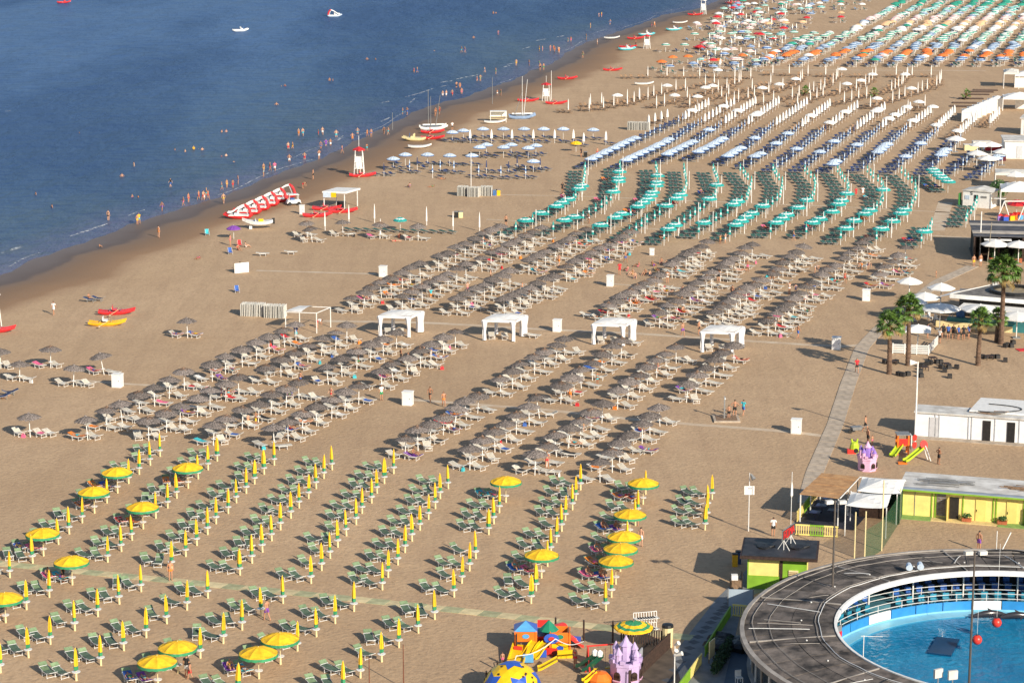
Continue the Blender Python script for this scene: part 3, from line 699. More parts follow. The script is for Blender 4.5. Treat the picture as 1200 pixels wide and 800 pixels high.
# mixed far parasols between the far rows and the water
MIX = [('green_striped', [(780, 61), (802, 61), (833, 60)]), ('green_striped', [(814, 48), (834, 48), (856, 47), (876, 46), (895, 46)]), ('white', [(816, 34), (837, 33), (856, 33), (876, 33), (896, 32)]), ('pink', [(818, 36), (840, 35), (872, 35), (893, 34), (915, 32)]),
       ('orange', [(775, 82), (788, 76), (806, 75), (822, 79), (841, 79), (870, 74), (898, 78)]), ('blue', [(785, 86), (812, 84), (836, 86), (860, 84), (886, 84)]), ('white', [(842, 24), (862, 23), (890, 22), (912, 22)]), ('teal', [(888, 18), (917, 19), (938, 17), (962, 16)]),
       ('red', [(840, 28), (868, 24), (905, 30), (945, 28), (985, 27)]), ('peach', [(900, 36), (920, 35), (940, 34), (985, 22)]), ('teal', [(890, 6), (905, 4), (925, 8), (950, 6), (975, 4), (1000, 6)]), ('pale_green', [(900, 48), (915, 47), (930, 46), (880, 52), (905, 53)]),
       ('white', [(845, 53), (875, 12), (935, 12), (960, 11), (985, 12), (1010, 12)]), ('green', [(870, 8), (915, 12), (945, 2), (985, 9), (1015, 2)])]
for mi, (kind, L_) in enumerate(MIX):
    for k, (x, y) in enumerate(L_):
        far_parasol(kind, G(x, y), f'{kind.replace("_", " ")} parasol on the far seaward sand, {ORD[k+1]} of {ORD[mi+1]} scattered line', 'scattered parasols on the far seaward sand')
        for dx in (-1.7, .9): flist.append((G(x, y) + Vector((dx, rnd.uniform(-1, 1), 0)), face(-.6, .8), ''))
q = random.Random(5)
FP = []
for _ in range(520):
    x = q.uniform(770, 1010); y = q.uniform(3, 84)
    if x < 845 - (y - 15) * .6 or x > 880 + (84 - y) * 1.15: continue
    FP.append(G(x, y))
FP.sort(key=lambda p: p.x)
for i, p in enumerate(FP):
    flist.append((p, face(-.6, .8) + q.uniform(-.5, .5), ''))
    if i % 3 == 1: far_parasol(q.choice(('white', 'teal', 'pink', 'pale_green', 'red', 'green_striped', 'blue')), p + Vector((.5, .4, 0)), f'small parasol, {ORD[i // 3 % 30 + 1]} from the sea amid the crowded far sand, {("first", "second", "third")[i // 90 % 3]} stretch', 'small parasols on the crowded far sand')
    if i % 3 == 0: thing('thin_white_parasol', FARC['white'], p + Vector((.8, 0, 0)), 0, f'folded white parasol, {ORD[i // 3 % 30 + 1]} from the sea on the crowded far sand{("", ", middle stretch", ", landward stretch")[i // 90 % 3]}', 'parasol', 'folded parasols on the far sand')
L_F = [lounger(ALU, m, m, 30) for m in (NAVY, DGRN, GREYB, BROWN)]
rowed_loungers(flist, 'lounger', 'lounger', 'loungers far up the beach', L_F, 0, 'assorted loungers under the parasols far up the beach', nmax=0)

# ---------------------------------------------------------------- people
SKINS = [M('tanned_skin_a', (0.46, 0.23, 0.135), 0.6, 0.06, 4), M('tanned_skin_b', (0.56, 0.31, 0.20), 0.6, 0.06, 4), M('tanned_skin_c', (0.36, 0.17, 0.095), 0.6, 0.06, 4)]
HAIRS = [M('dark_hair', (0.025, 0.016, 0.012), 0.6, 0.3, 8), M('brown_hair', (0.09, 0.05, 0.028), 0.6, 0.3, 8), M('fair_hair', (0.36, 0.24, 0.11), 0.6, 0.3, 8)]
DRESS = {'red': M('red_cloth', (0.62, 0.03, 0.04), 0.8), 'black': M('black_cloth', (0.02, 0.02, 0.022), 0.8), 'blue': M('blue_cloth', (0.04, 0.12, 0.42), 0.8), 'white': M('white_cloth', (0.75, 0.74, 0.72), 0.8),
         'yellow': M('yellow_cloth', (0.75, 0.45, 0.03), 0.8), 'pink': M('pink_cloth', (0.75, 0.14, 0.28), 0.8), 'green': M('green_cloth', (0.04, 0.30, 0.12), 0.8), 'purple': M('purple_cloth', (0.20, 0.06, 0.35), 0.8),
         'turquoise': M('turquoise_cloth', (0.05, 0.45, 0.52), 0.8), 'orange': M('orange_cloth', (0.75, 0.22, 0.03), 0.8)}
BONES = [('pelvis', 'waist'), ('waist', 'chest'), ('chest', 'neck'), ('neck', 'head'), ('head', 'crown')]
for s in 'LR':
    BONES += [('pelvis', 'hip' + s), ('hip' + s, 'knee' + s), ('knee' + s, 'ankle' + s), ('ankle' + s, 'toe' + s), ('chest', 'sho' + s), ('sho' + s, 'elb' + s), ('elb' + s, 'wri' + s), ('wri' + s, 'hand' + s)]
RAD = {'pelvis': (.145, .11), 'waist': (.125, .095), 'chest': (.155, .11), 'neck': (.055, .055), 'head': (.085, .095), 'crown': (.075, .085), 'hip': (.092, .095), 'knee': (.062, .065), 'ankle': (.042, .045), 'toe': (.045, .03),
       'sho': (.062, .062), 'elb': (.045, .045), 'wri': (.032, .034), 'hand': (.040, .022)}
def pose(kind):
    J_ = {'pelvis': (0, 0, .95), 'waist': (0, 0, 1.10), 'chest': (0, .0, 1.34), 'neck': (0, .01, 1.49), 'head': (0, -.01, 1.60), 'crown': (0, -.005, 1.70)}
    for s, x in (('L', 1), ('R', -1)):
        J_.update({'hip' + s: (.095 * x, 0, .88), 'knee' + s: (.105 * x, -.01, .50), 'ankle' + s: (.105 * x, .03, .08), 'toe' + s: (.12 * x, -.13, .035),
                   'sho' + s: (.19 * x, .01, 1.42), 'elb' + s: (.25 * x, .03, 1.14), 'wri' + s: (.25 * x, -.05, .90), 'hand' + s: (.25 * x, -.08, .80)})
    if kind == 'walk':
        J_.update({'kneeL': (.10, -.17, .52), 'ankleL': (.10, -.20, .09), 'toeL': (.11, -.36, .06), 'kneeR': (-.10, .06, .50), 'ankleR': (-.10, .30, .14), 'toeR': (-.10, .22, .03),
                   'elbL': (.25, .14, 1.17), 'wriL': (.24, .20, .95), 'handL': (.24, .20, .85), 'elbR': (-.25, -.08, 1.15), 'wriR': (-.23, -.24, .97), 'handR': (-.22, -.30, .89)})
    if kind == 'akimbo':
        for s, x in (('L', 1), ('R', -1)): J_.update({'elb' + s: (.40 * x, .06, 1.20), 'wri' + s: (.20 * x, -.10, 1.06), 'hand' + s: (.15 * x, -.13, 1.02)})
        J_.update({'ankleL': (.16, .03, .08), 'toeL': (.2, -.12, .035), 'kneeL': (.14, 0, .5)})
    if kind == 'reach':
        J_.update({'elbL': (.26, -.22, 1.30), 'wriL': (.20, -.42, 1.40), 'handL': (.18, -.52, 1.43), 'elbR': (-.27, -.10, 1.16), 'wriR': (-.18, -.30, 1.08), 'handR': (-.15, -.38, 1.06)})
    if kind == 'sit':
        J_ = {'pelvis': (0, .05, .12), 'waist': (0, .10, .27), 'chest': (0, .10, .52), 'neck': (0, .07, .67), 'head': (0, .03, .77), 'crown': (0, .03, .87)}
        for s, x in (('L', 1), ('R', -1)):
            J_.update({'hip' + s: (.10 * x, -.03, .12), 'knee' + s: (.15 * x, -.38, .38), 'ankle' + s: (.14 * x, -.66, .08), 'toe' + s: (.15 * x, -.80, .05), 'sho' + s: (.19 * x, .10, .60),
                       'elb' + s: (.26 * x, -.02, .36), 'wri' + s: (.18 * x, -.26, .40), 'hand' + s: (.15 * x, -.35, .43)})
    if kind == 'lie':
        J_ = {'pelvis': (0, 0, .12), 'waist': (0, .15, .12), 'chest': (0, .38, .15), 'neck': (0, .53, .18), 'head': (0, .63, .20), 'crown': (0, .73, .20)}
        for s, x in (('L', 1), ('R', -1)):
            J_.update({'hip' + s: (.10 * x, -.07, .11), 'knee' + s: (.13 * x, -.46, .14), 'ankle' + s: (.14 * x, -.87, .07), 'toe' + s: (.18 * x, -.93, .17), 'sho' + s: (.19 * x, .46, .13),
                       'elb' + s: (.30 * x, .22, .09), 'wri' + s: (.28 * x, -.02, .07), 'hand' + s: (.27 * x, -.11, .07)})
    if kind == 'bend':
        J_.update({'waist': (0, -.14, 1.03), 'chest': (0, -.36, 1.00), 'neck': (0, -.50, .97), 'head': (0, -.60, .94), 'crown': (0, -.68, .90)})
        for s, x in (('L', 1), ('R', -1)): J_.update({'sho' + s: (.19 * x, -.42, .97), 'elb' + s: (.22 * x, -.46, .70), 'wri' + s: (.20 * x, -.50, .46), 'hand' + s: (.19 * x, -.52, .36), 'knee' + s: (.12 * x, -.06, .5)})
    return J_
def body(kind):
    P = pose(kind); names = list(P); ix = {n: i for i, n in enumerate(names)}
    me = bpy.data.meshes.new('skeleton'); me.from_pydata([P[n] for n in names], [(ix[a], ix[b]) for a, b in BONES], [])
    o = bpy.data.objects.new('skeleton', me); COL.objects.link(o)
    sm = o.modifiers.new('skin', 'SKIN'); sm.use_smooth_shade = True; sm.branch_smoothing = 0.4
    sv = me.skin_vertices[0].data
    for n in names:
        r = RAD.get(n, RAD.get(n[:-1])); sv[ix[n]].radius = r
    sv[ix['pelvis']].use_root = True
    o.modifiers.new('sub', 'SUBSURF').levels = 1; o.modifiers['sub'].render_levels = 1
    dg = bpy.context.evaluated_depsgraph_get(); dg.update()
    m2 = bpy.data.meshes.new_from_object(o.evaluated_get(dg), depsgraph=dg); m2.name = 'body_' + kind
    bpy.data.objects.remove(o)
    m2.materials.clear(); m2.materials.append(SKINS[0])
    V = {n: Vector(P[n]) for n in names}
    where = []
    for f in m2.polygons:
        c = f.center; best = None
        for a, b in BONES:
            d = V[b] - V[a]; t = max(0, min(1, (c - V[a]).dot(d) / d.length_squared)); q = (c - V[a] - d * t).length - .05 * (a in ('pelvis', 'waist'))
            if best is None or q < best[0]: best = (q, a, b, t)
        where.append(best[1:])
    nrm = [v.normal.copy() for v in m2.vertices]
    def cover(test, grow, nm):
        fs = [f for f, w in zip(m2.polygons, where) if test(w, f.center)]
        mp, vs = {}, []
        out = []
        for f in fs:
            r = []
            for i in f.vertices:
                if i not in mp: mp[i] = len(vs); vs.append(m2.vertices[i].co + nrm[i] * grow)
                r.append(mp[i])
            out.append(r)
        q = bpy.data.meshes.new(nm); q.from_pydata(vs, [], out); q.materials.append(DRESS['black']); q.polygons.foreach_set('use_smooth', [True] * len(out)); q.update()
        return q
    hd, cr = V['head'], V['crown']; up = (cr - hd).normalized()
    fwd = Vector((0, -1, 0)) if kind not in ('lie',) else Vector((0, 0, 1))
    if kind == 'bend': fwd = Vector((0, 0, -1))
    leg = lambda w: w[0].startswith('hip')
    return {'body': m2,
            'trunks': cover(lambda w, c: (w[:2] == ('pelvis', 'waist') and w[2] < .45) or w[1].startswith('hip') or (leg(w) and w[2] < .48), .014, 'trunks'),
            'briefs': cover(lambda w, c: (w[:2] == ('pelvis', 'waist') and w[2] < .2) or w[1].startswith('hip') or (leg(w) and w[2] < .10), .012, 'briefs'),
            'top': cover(lambda w, c: w[:2] == ('waist', 'chest') and .55 < w[2] < .98, .012, 'top'),
            'shirt': cover(lambda w, c: w[:2] in (('waist', 'chest'), ('chest', 'neck'), ('pelvis', 'waist')) and not (w[:2] == ('chest', 'neck') and w[2] > .7) or w[1].startswith('sho') or (w[0].startswith('sho') and w[2] < .55), .02, 'shirt'),
            'hair': cover(lambda w, c: w[1] in ('crown', 'head') and ((c - hd).dot(up) > .01 and (c - hd).dot(fwd) < .045 + .5 * max(0, (c - hd).dot(up) - .06)), .016, 'hair')}
BODY = {k: body(k) for k in ('stand', 'walk', 'akimbo', 'reach', 'sit', 'lie', 'bend')}
# eyes, nose and mouth are shallow pieces on the front of the head
def face_bits(kind):
    P = pose(kind); h = Vector(P['head']); b = MB()
    if kind in ('lie', 'bend'): return None
    for s in (-1, 1): b.box((h.x + .034 * s, h.y - .088, h.z + .03), (.024, .012, .012))
    b.box((h.x, h.y - .088, h.z - .045), (.045, .012, .010)).box((h.x, h.y - .100, h.z - .005), (.02, .03, .035))
    return b.mesh('face', HAIRS[1])
FACE = {k: face_bits(k) for k in BODY}
def person(loc, pz, rz, label, skin=0, hair=0, wear=(('trunks', 'blue'),), h=1.72, group=None):
    s = h / 1.76; B = BODY[pz]
    def part(nm, me, mat, par=None):
        o = obj(nm, me, parent=par)
        if not o.material_slots: me.materials.append(mat)
        o.material_slots[0].link = 'OBJECT'; o.material_slots[0].material = mat
        return o
    r = part('person', B['body'], SKINS[skin % 3]); r.location = loc; r.rotation_euler = (0, 0, rz); r.scale = (s, s, s)
    tag(r, label, 'person', group)
    part('hair', B['hair'], HAIRS[hair % 3], r)
    for g_, c in wear: part({'trunks': 'swim_trunks', 'briefs': 'bikini_bottom', 'top': 'bikini_top', 'shirt': 'shirt'}[g_], B[g_], DRESS[c], r)
    if FACE[pz] and loc[1] < 240: obj('face', FACE[pz], parent=r)
    return r
COLS = list(DRESS)
def outfit(q):
    c = q.choice(COLS)
    k = q.random()
    if k < .5: return (('trunks', c),), f'{c} swim trunks'
    if k < .9: return (('briefs', c), ('top', c)), f'{c} bikini'
    return (('trunks', q.choice(COLS)), ('shirt', c)), f'{c} shirt'
PQ = random.Random(11)
def crowd(pts, poses, desc, zoff=0.0, hr=(1.5, 1.82), grp=None):
    for i, t in enumerate(pts):
        x, y = t[:2]; w, wd = outfit(PQ)
        p = G(x, y); d = shore_dist(p.x, p.y); p.z = ground_z(d)
        if zoff and d < 0: p = G(x, y, SEA_Z); p.z = SEA_Z - PQ.uniform(*zoff)
        if zoff and d >= 0: p.z = ground_z(d)
        pz = PQ.choice(poses)
        if 'from' not in desc and PQ.random() < .38:
            w2, wd2 = outfit(PQ); p2 = p + Vector((PQ.choice((-.75, .8)), PQ.uniform(-.5, .5), 0))
            person(p2, PQ.choice(poses), PQ.uniform(-3, 3), f'companion in {wd2} beside the bather {ORD[i+1]} from the camera {desc}', PQ.randrange(3), PQ.randrange(3), w2, PQ.uniform(1.15, 1.78), grp)
        person(p, pz, PQ.uniform(-3, 3), f'{ {"sit": "seated", "lie": "lying", "walk": "walking", "stand": "standing", "akimbo": "standing", "reach": "reaching", "bend": "bending"}[pz]} bather in {wd}, {ORD[i+1]} from the camera {desc}'.strip(), PQ.randrange(3), PQ.randrange(3), w, PQ.uniform(*hr), grp)
def by_near(L_): return sorted(L_, key=lambda t: -t[1])
deep = by_near([(205, 176), (217, 178), (227, 175), (237, 176), (265, 183), (274, 190), (157, 195), (93, 156), (260, 155), (42, 228), (61, 243), (143, 207), (155, 231), (162, 231), (334, 101), (324, 123), (390, 95), (430, 70), (440, 70), (509, 60), (555, 45), (578, 16)])
crowd(deep[:22], ['stand', 'akimbo'], 'among the deep bathers', (.95, 1.25), grp='bathers in deep water')
wade = by_near([(350, 159), (343, 174), (378, 158), (394, 161), (413, 163), (419, 157), (376, 174), (382, 171), (374, 186), (357, 187), (339, 189), (309, 201), (322, 200), (472, 134), (477, 134), (523, 112), (530, 112), (539, 103), (541, 110), (563, 95), (568, 85), (581, 87), (489, 85), (584, 41)])
crowd(wade, ['stand', 'walk', 'akimbo'], 'of the waders', (.15, .5), grp='waders along the waterline')
wade2 = by_near([(127, 258), (161, 262), (163, 261), (190, 247), (200, 219), (215, 241), (221, 237), (233, 234), (242, 232), (244, 233), (260, 223), (266, 220), (273, 220), (279, 216), (605, 77), (620, 77), (632, 60), (645, 60), (650, 61), (655, 62), (669, 49), (687, 47), (692, 33), (705, 20), (715, 29)])
crowd(wade2, ['stand', 'walk'], 'at the water edge', (.05, .3), grp='people at the water edge')
strand = by_near([(262, 238), (186, 278), (367, 210), (401, 179), (430, 177), (435, 160), (450, 157), (510, 136), (515, 134), (587, 112), (683, 68), (700, 52), (633, 82), (309, 207), (541, 62), (632, 78), (767, 32), (745, 55)])
crowd(strand, ['stand', 'walk'], 'on the wet sand', (0, 0), grp='strollers on the wet sand')
def P1(x, y, pz, rz, label, **k): return person(G(x, y), pz, rz, label, **k)
P1(355, 221, 'bend', 1.2, 'bather bending over on damp sand in front of the shelter', wear=(('trunks', 'red'),))
P1(117, 290, 'sit', 2.5, 'child crouching alone on the wet sand at water edge', h=1.1, wear=(('trunks', 'black'),))
P1(63, 369, 'walk', -.4, 'walker in a white shirt crossing the open dry sand', wear=(('trunks', 'white'), ('shirt', 'white')))
P1(104, 349, 'sit', .6, 'child sitting on the blue lounger by the yellow boat', h=1.2, wear=(('trunks', 'orange'),))
P1(593, 265, 'stand', 3.0, 'person in black trunks standing at the seaward end of the thatched rows', wear=(('trunks', 'black'),))
P1(659, 226, 'stand', .5, 'person dressed in black beside the first teal row', wear=(('trunks', 'black'), ('shirt', 'black')), skin=2)
P1(504, 471, 'walk', -.3, 'slim bather in dark bikini walking by the white locker', skin=2, wear=(('briefs', 'black'), ('top', 'black')))
P1(520, 477, 'walk', .2, 'woman in an orange bikini walking by the white locker', wear=(('briefs', 'orange'), ('top', 'orange')))
P1(726, 322, 'stand', .2, 'lifeguard in red shorts and red vest on the aisle sand', wear=(('trunks', 'red'), ('shirt', 'red')))
P1(733, 308, 'walk', .8, 'person in blue walking behind the red lifeguard', wear=(('trunks', 'blue'),), skin=2)
P1(782, 332, 'stand', 3.1, 'woman in white bikini standing in the thatched rows', wear=(('briefs', 'white'), ('top', 'white')))
P1(800, 394, 'walk', .4, 'person in purple trunks walking beyond the middle cabana', wear=(('trunks', 'purple'),))
P1(819, 392, 'stand', 1.0, 'person in black trunks standing beyond the end cabana', wear=(('trunks', 'black'),))
P1(935, 397, 'walk', 2.2, 'walker in blue trunks on bare sand beyond the cabanas', wear=(('trunks', 'blue'),))
P1(1004, 437, 'walk', .1, 'walker in a red shirt with a bag on the concrete path', wear=(('trunks', 'black'), ('shirt', 'red')))
P1(1014, 506, 'walk', 1.0, 'man in dark trunks pushing a barrow by the path', wear=(('trunks', 'black'),), skin=0)
P1(1017, 521, 'stand', 2.0, 'adult in dark trunks standing behind the small pink castle', wear=(('trunks', 'black'),))
P1(1022, 522, 'stand', .6, 'child in pink standing behind the small pink castle', h=1.1, wear=(('briefs', 'pink'),))
P1(1100, 544, 'akimbo', 2.0, 'person in dark trunks with hands on hips by the small slides', wear=(('trunks', 'black'),), skin=2)
P1(1147, 645, 'stand', 2.4, 'person in purple trunks standing before the yellow cabins', wear=(('trunks', 'purple'),), h=1.78)
P1(906, 628, 'stand', 3.0, 'person in white shirt standing beside the kiosk sign', wear=(('trunks', 'black'), ('shirt', 'white')))
P1(854, 491, 'stand', 2.9, 'boy in black trunks standing in the beach shower', h=1.5, wear=(('trunks', 'black'),))
P1(861, 488, 'akimbo', 3.0, 'tall man in black trunks behind the beach shower', h=1.8, wear=(('trunks', 'black'),))
P1(871, 487, 'walk', 2.5, 'woman in turquoise top and blue skirt leaving the beach shower', wear=(('trunks', 'blue'), ('shirt', 'turquoise')))
P1(641, 549, 'stand', .2, 'woman in a red bikini standing by the last thatched row', wear=(('briefs', 'red'), ('top', 'red')))
P1(313, 727, 'walk', -2.4, 'man in purple trunks walking beyond the tiled walkway', wear=(('trunks', 'purple'),), h=1.76)
P1(200, 680, 'stand', .3, 'woman in orange standing on the tiled walkway', wear=(('briefs', 'orange'), ('top', 'orange')))
P1(74, 682, 'stand', 1.3, 'person in a long black shirt under an open yellow parasol', wear=(('trunks', 'black'), ('shirt', 'black')))
P1(219, 794, 'stand', 2.6, 'man in white trunks and black shirt under the near yellow parasol', wear=(('trunks', 'white'), ('shirt', 'black')), h=1.8)
P1(223, 796, 'walk', -2.0, 'child in red beside the man under the near yellow parasol', wear=(('trunks', 'red'),), h=1.3)
P1(1141, 313, 'stand', .2, 'man in yellow trunks on the path outside the dark restaurant', wear=(('trunks', 'yellow'),))
P1(1149, 312, 'stand', .3, 'person in white shorts on the path outside the dark restaurant', wear=(('trunks', 'white'),))
P1(1097, 325, 'stand', 1.0, 'small child standing alone on the sand near the white parasols', h=1.0, wear=(('briefs', 'black'),))
P1(1101, 402, 'stand', 2.4, 'man in black shorts standing at the bar terrace', wear=(('trunks', 'black'), ('shirt', 'white')))
P1(1087, 396, 'stand', 1.0, 'person in blue and green behind the slatted white fence', wear=(('trunks', 'green'), ('shirt', 'blue')))
P1(1036, 392, 'stand', .4, 'woman in orange bikini beside the nearer palm', wear=(('briefs', 'orange'), ('top', 'orange')))
P1(1003, 232, 'stand', .6, 'person in red among the teal parasols near the white hut', wear=(('trunks', 'red'), ('shirt', 'red')))
P1(1011, 231, 'stand', .2, 'person in white among the teal parasols near the white hut', wear=(('trunks', 'white'), ('shirt', 'white')))
P1(447, 469, 'stand', .4, 'man in green trunks and white shirt at the row end', wear=(('trunks', 'green'), ('shirt', 'white')))
P1(347, 398, 'stand', 2.8, 'person in dark blue standing in front of the bare cabana frame', wear=(('trunks', 'turquoise'), ('shirt', 'blue')))
P1(372, 384, 'bend', 1.4, 'person in a red skirt bending inside the bare cabana frame', wear=(('trunks', 'red'), ('shirt', 'white')))
P1(317, 412, 'walk', .9, 'person in red walking in the seaward thatched row', wear=(('trunks', 'red'),))
P1(700, 184, 'stand', .3, 'person in red by the litter bin near the blue rows', wear=(('trunks', 'red'),))
P1(681, 184, 'stand', .9, 'person in black by the litter bin near the blue rows', wear=(('trunks', 'black'), ('shirt', 'black')))
P1(530, 153, 'stand', .3, 'person in a white shirt beside the beached catamaran', wear=(('trunks', 'black'), ('shirt', 'white')))
P1(748, 616, 'stand', -1.8, 'child in blue at the open yellow parasols', h=1.25, wear=(('trunks', 'blue'),))
P1(751, 640, 'stand', 2.6, 'person in white trunks beside the open yellow parasols', wear=(('trunks', 'white'),), skin=1)
P1(674, 783, 'stand', 2.2, 'woman in red swimsuit standing at the playground slide', wear=(('briefs', 'red'), ('top', 'red')))
P1(642, 776, 'stand', 0, 'toddler in pink in the playground', h=.95, wear=(('trunks', 'pink'),)).location = G(589, 778)
for i, (x, y) in enumerate([(735, 318), (741, 322), (748, 313), (756, 322), (762, 324), (768, 318), (775, 309), (781, 312), (787, 312), (792, 318), (744, 326), (765, 312)]):
    w, wd = outfit(PQ); P1(x, y, 'sit', PQ.uniform(-3, 3), f'seated bather in {wd}, {ORD[i+1]} of the circle on the aisle sand', skin=i, hair=PQ.randrange(3), wear=w, group='circle of seated bathers')
for i, (x, y) in enumerate([(1105, 396), (1111, 397), (1117, 397), (1123, 398), (1129, 398), (1135, 397)]):
    P1(x, y, 'stand', PQ.uniform(-1, 1), f'guest in dark clothes, {ORD[i+1]} in the line at the bar counter', wear=(('trunks', 'black'), ('shirt', 'blue' if i % 2 else 'black')), group='guests at the bar')
# people lying and sitting on loungers
tow = [DRESS[c] for c in ('red', 'blue', 'pink', 'purple', 'orange', 'turquoise')]
cand = [s for s in SPOTS if s[0] == 'green' and s[3]] + PQ.sample([s for s in SPOTS if s[0] == 'white'], 64) + PQ.sample([s for s in SPOTS if s[0] == 'teal' and s[3]], 26)
towel = [MB().box((0, -.06, .425), (.60, .64, .02)).box((0, -.62, .55), (.60, .60, .02), X=Matrix.Rotation(R(-18), 3, 'X')).box((0, .60, .58), (.60, .74, .02), X=Matrix.Rotation(R(18), 3, 'X')).mesh('towel', t) for t in tow]
for i, (kind, q, rz, op) in enumerate(cand):
    w, wd = outfit(PQ)
    o = person(q + Vector((0, 0, .39)).xyz, PQ.choice(('lie', 'lie', 'sit')), rz, f'sunbather in {wd}, {ORD[i % 30 + 1]} on the {kind} loungers, {("near", "next", "middle", "farther", "farthest")[i // 30 % 5]} lot', PQ.randrange(3), PQ.randrange(3), w, PQ.uniform(1.5, 1.75), 'people on loungers')
    k = PQ.randrange(len(tow))
    tag(obj('towel', towel[k], q + Vector((0, 0, .0)), rz), f'{("red", "blue", "pink", "purple", "orange", "turquoise")[k]} towel under the sunbather {ORD[i % 30 + 1]} on the {kind} loungers, {("near", "next", "middle", "farther", "farthest")[i // 30 % 5]} lot', 'towel', 'towels on loungers')

mill = by_near([(q.x, q.y) for q in ()] + [(268, 468), (300, 500), (352, 452), (388, 470), (420, 430), (470, 425), (505, 415), (505, 352), (548, 345), (575, 330), (612, 345), (655, 312), (690, 318), (668, 470), (684, 505), (700, 452), (745, 455), (770, 436), (800, 350), (842, 330), (858, 350), (876, 318), (905, 330), (925, 345), (955, 320), (990, 332), (1010, 316), (690, 262), (755, 262), (850, 285), (930, 282), (870, 262)])
crowd(mill[:30], ['stand', 'walk', 'reach', 'bend', 'akimbo'], 'between the umbrella rows', (0, 0), grp='people between the umbrella rows')

# towels and bags left on empty loungers and on the sand
left = PQ.sample([s for s in SPOTS if s not in cand and (s[0] == 'white' or (s[0] == 'green' and s[3]))], 100)
bagm = MB().box((0, 0, .16), (.42, .20, .32), taper=.8).path([(-.12, 0, .3), (-.08, 0, .46), (.08, 0, .46), (.12, 0, .3)], .015, 4)
bags = {c: bagm.mesh('beach_bag', DRESS[c]) for c in ('red', 'blue', 'pink', 'black', 'orange', 'turquoise', 'white')}
flat = {c: MB().box((0, -.05, .43), (.58, .66, .02)).box((0, .56, .52), (.58, .62, .02), X=Matrix.Rotation(R(14), 3, 'X')).mesh('towel', DRESS[c]) for c in bags}
for i, (kind, q, rz, op) in enumerate(sorted(left, key=lambda s: s[1].y)):
    c = PQ.choice(list(bags)); lot = ('near', 'next', 'middle', 'farther')[i // 30]
    if i % 3: tag(obj('towel', flat[c], q, rz), f'{c} towel spread on an empty {kind} lounger, {ORD[i % 30 + 1]} of the {lot} lot', 'towel', 'towels on empty loungers')
    else: tag(obj('beach_bag', bags[c], q + Vector((PQ.uniform(.4, .7), PQ.uniform(-.8, -.4), 0)), PQ.uniform(0, 3)), f'{c} beach bag on the sand by a {kind} lounger, {ORD[i % 30 + 1]} of the {lot} lot', 'bag', 'beach bags on the sand')

# ---------------------------------------------------------------- paths
def strip_mesh(pts, wd, z):
    b = MB(); n = len(pts); vs = []
    for i, p in enumerate(pts):
        d = (pts[min(n - 1, i + 1)] - pts[max(0, i - 1)]).normalized(); q = Vector((-d.y, d.x, 0)) * wd / 2
        vs += [(p - q) + Vector((0, 0, z)), (p + q) + Vector((0, 0, z))]
    b.add(vs, [(2 * i, 2 * i + 2, 2 * i + 3, 2 * i + 1) for i in range(n - 1)])
    return b
DUSTY = M('sand_dusted_concrete', (0.52, 0.43, 0.32), 0.9, 0.10, 0.6, bump=0.3, bscale=3, stain=(0.50, 0.37, 0.25))
for pts, wd in (([(480, 468), (560, 474), (640, 480), (760, 493), (930, 506), (968, 511)], .9), ([(372, 376), (500, 378), (620, 385), (750, 391), (870, 399), (980, 406), (1015, 404)], 1.0), ([(300, 317), (440, 321)], .8),
                ([(575, 228), (680, 230), (800, 235), (900, 239), (1000, 243), (1130, 250)], .55), ([(570, 257), (640, 261), (760, 268), (900, 276)], .5), ([(1108, 237), (1098, 270)], 2.2), ([(1078, 275), (1140, 279)], .7),
                ([(880, 82), (1155, 83)], .9), ([(700, 331), (760, 336), (930, 349)], .6), ([(90, 445), (135, 449), (190, 452), (300, 462)], .7), ([(340, 463), (440, 468)], .7)):
    struct(obj('path', strip_mesh(along([G(*p) for p in pts], 3.0), wd, .006).mesh('path', DUSTY)))
# concrete path of separate slabs
pr_ = struct(obj('concrete_path', strip_mesh(along([G(*p) for p in [(945, 590), (954, 555), (979, 497), (994, 450), (1010, 408), (1030, 386), (1060, 361), (1100, 330), (1140, 312)]], 2.0), 1.55, .004).mesh('path_bed', DUSTY)))
cp = along([G(*p) for p in [(945, 590), (954, 555), (979, 497), (994, 450), (1010, 408), (1030, 386), (1060, 361), (1100, 330), (1140, 312)]], 2.1)
slab = MB().box((0, 0, .02), (2.02, 1.62, .06)).mesh('slab', CONC)
for a, b in zip(cp, cp[1:]):
    o = obj('slab', slab, (a + b) / 2 + Vector((0, 0, rnd.uniform(-.012, .012))), heading(a, b), pr_)
# tiled walkway of the yellow section
TILE = [M('cream_tile', (0.62, 0.52, 0.30), 0.8, 0.12, 1.2, rand=0.12, bump=.2), M('green_tile', (0.40, 0.40, 0.23), 0.85, 0.16, 1.2, rand=0.15, bump=.2)]
wr = struct(obj('tiled_walkway', None))
wp = along([G(*p) for p in [(-30, 657), (0, 660), (200, 680), (400, 700), (600, 722), (800, 746)]], 1.52)
wd_ = (wp[-1] - wp[0]).normalized(); side = Vector((.42, .90, 0)) * .62
tl = [MB().add([-wd_ * .75 - side, wd_ * .75 - side, wd_ * .75 + side, -wd_ * .75 + side, -wd_ * .75 - side + Vector((0, 0, .05)), wd_ * .75 - side + Vector((0, 0, .05)), wd_ * .75 + side + Vector((0, 0, .05)), -wd_ * .75 + side + Vector((0, 0, .05))],
               [(4, 5, 6, 7), (0, 1, 5, 4), (1, 2, 6, 5), (2, 3, 7, 6), (3, 0, 4, 7)]).mesh('tile', m) for m in TILE]
for i, p in enumerate(wp): obj('tile', tl[i % 2], p + Vector((0, 0, -.025 + rnd.uniform(-.012, .012))), rnd.uniform(-.02, .02), wr)
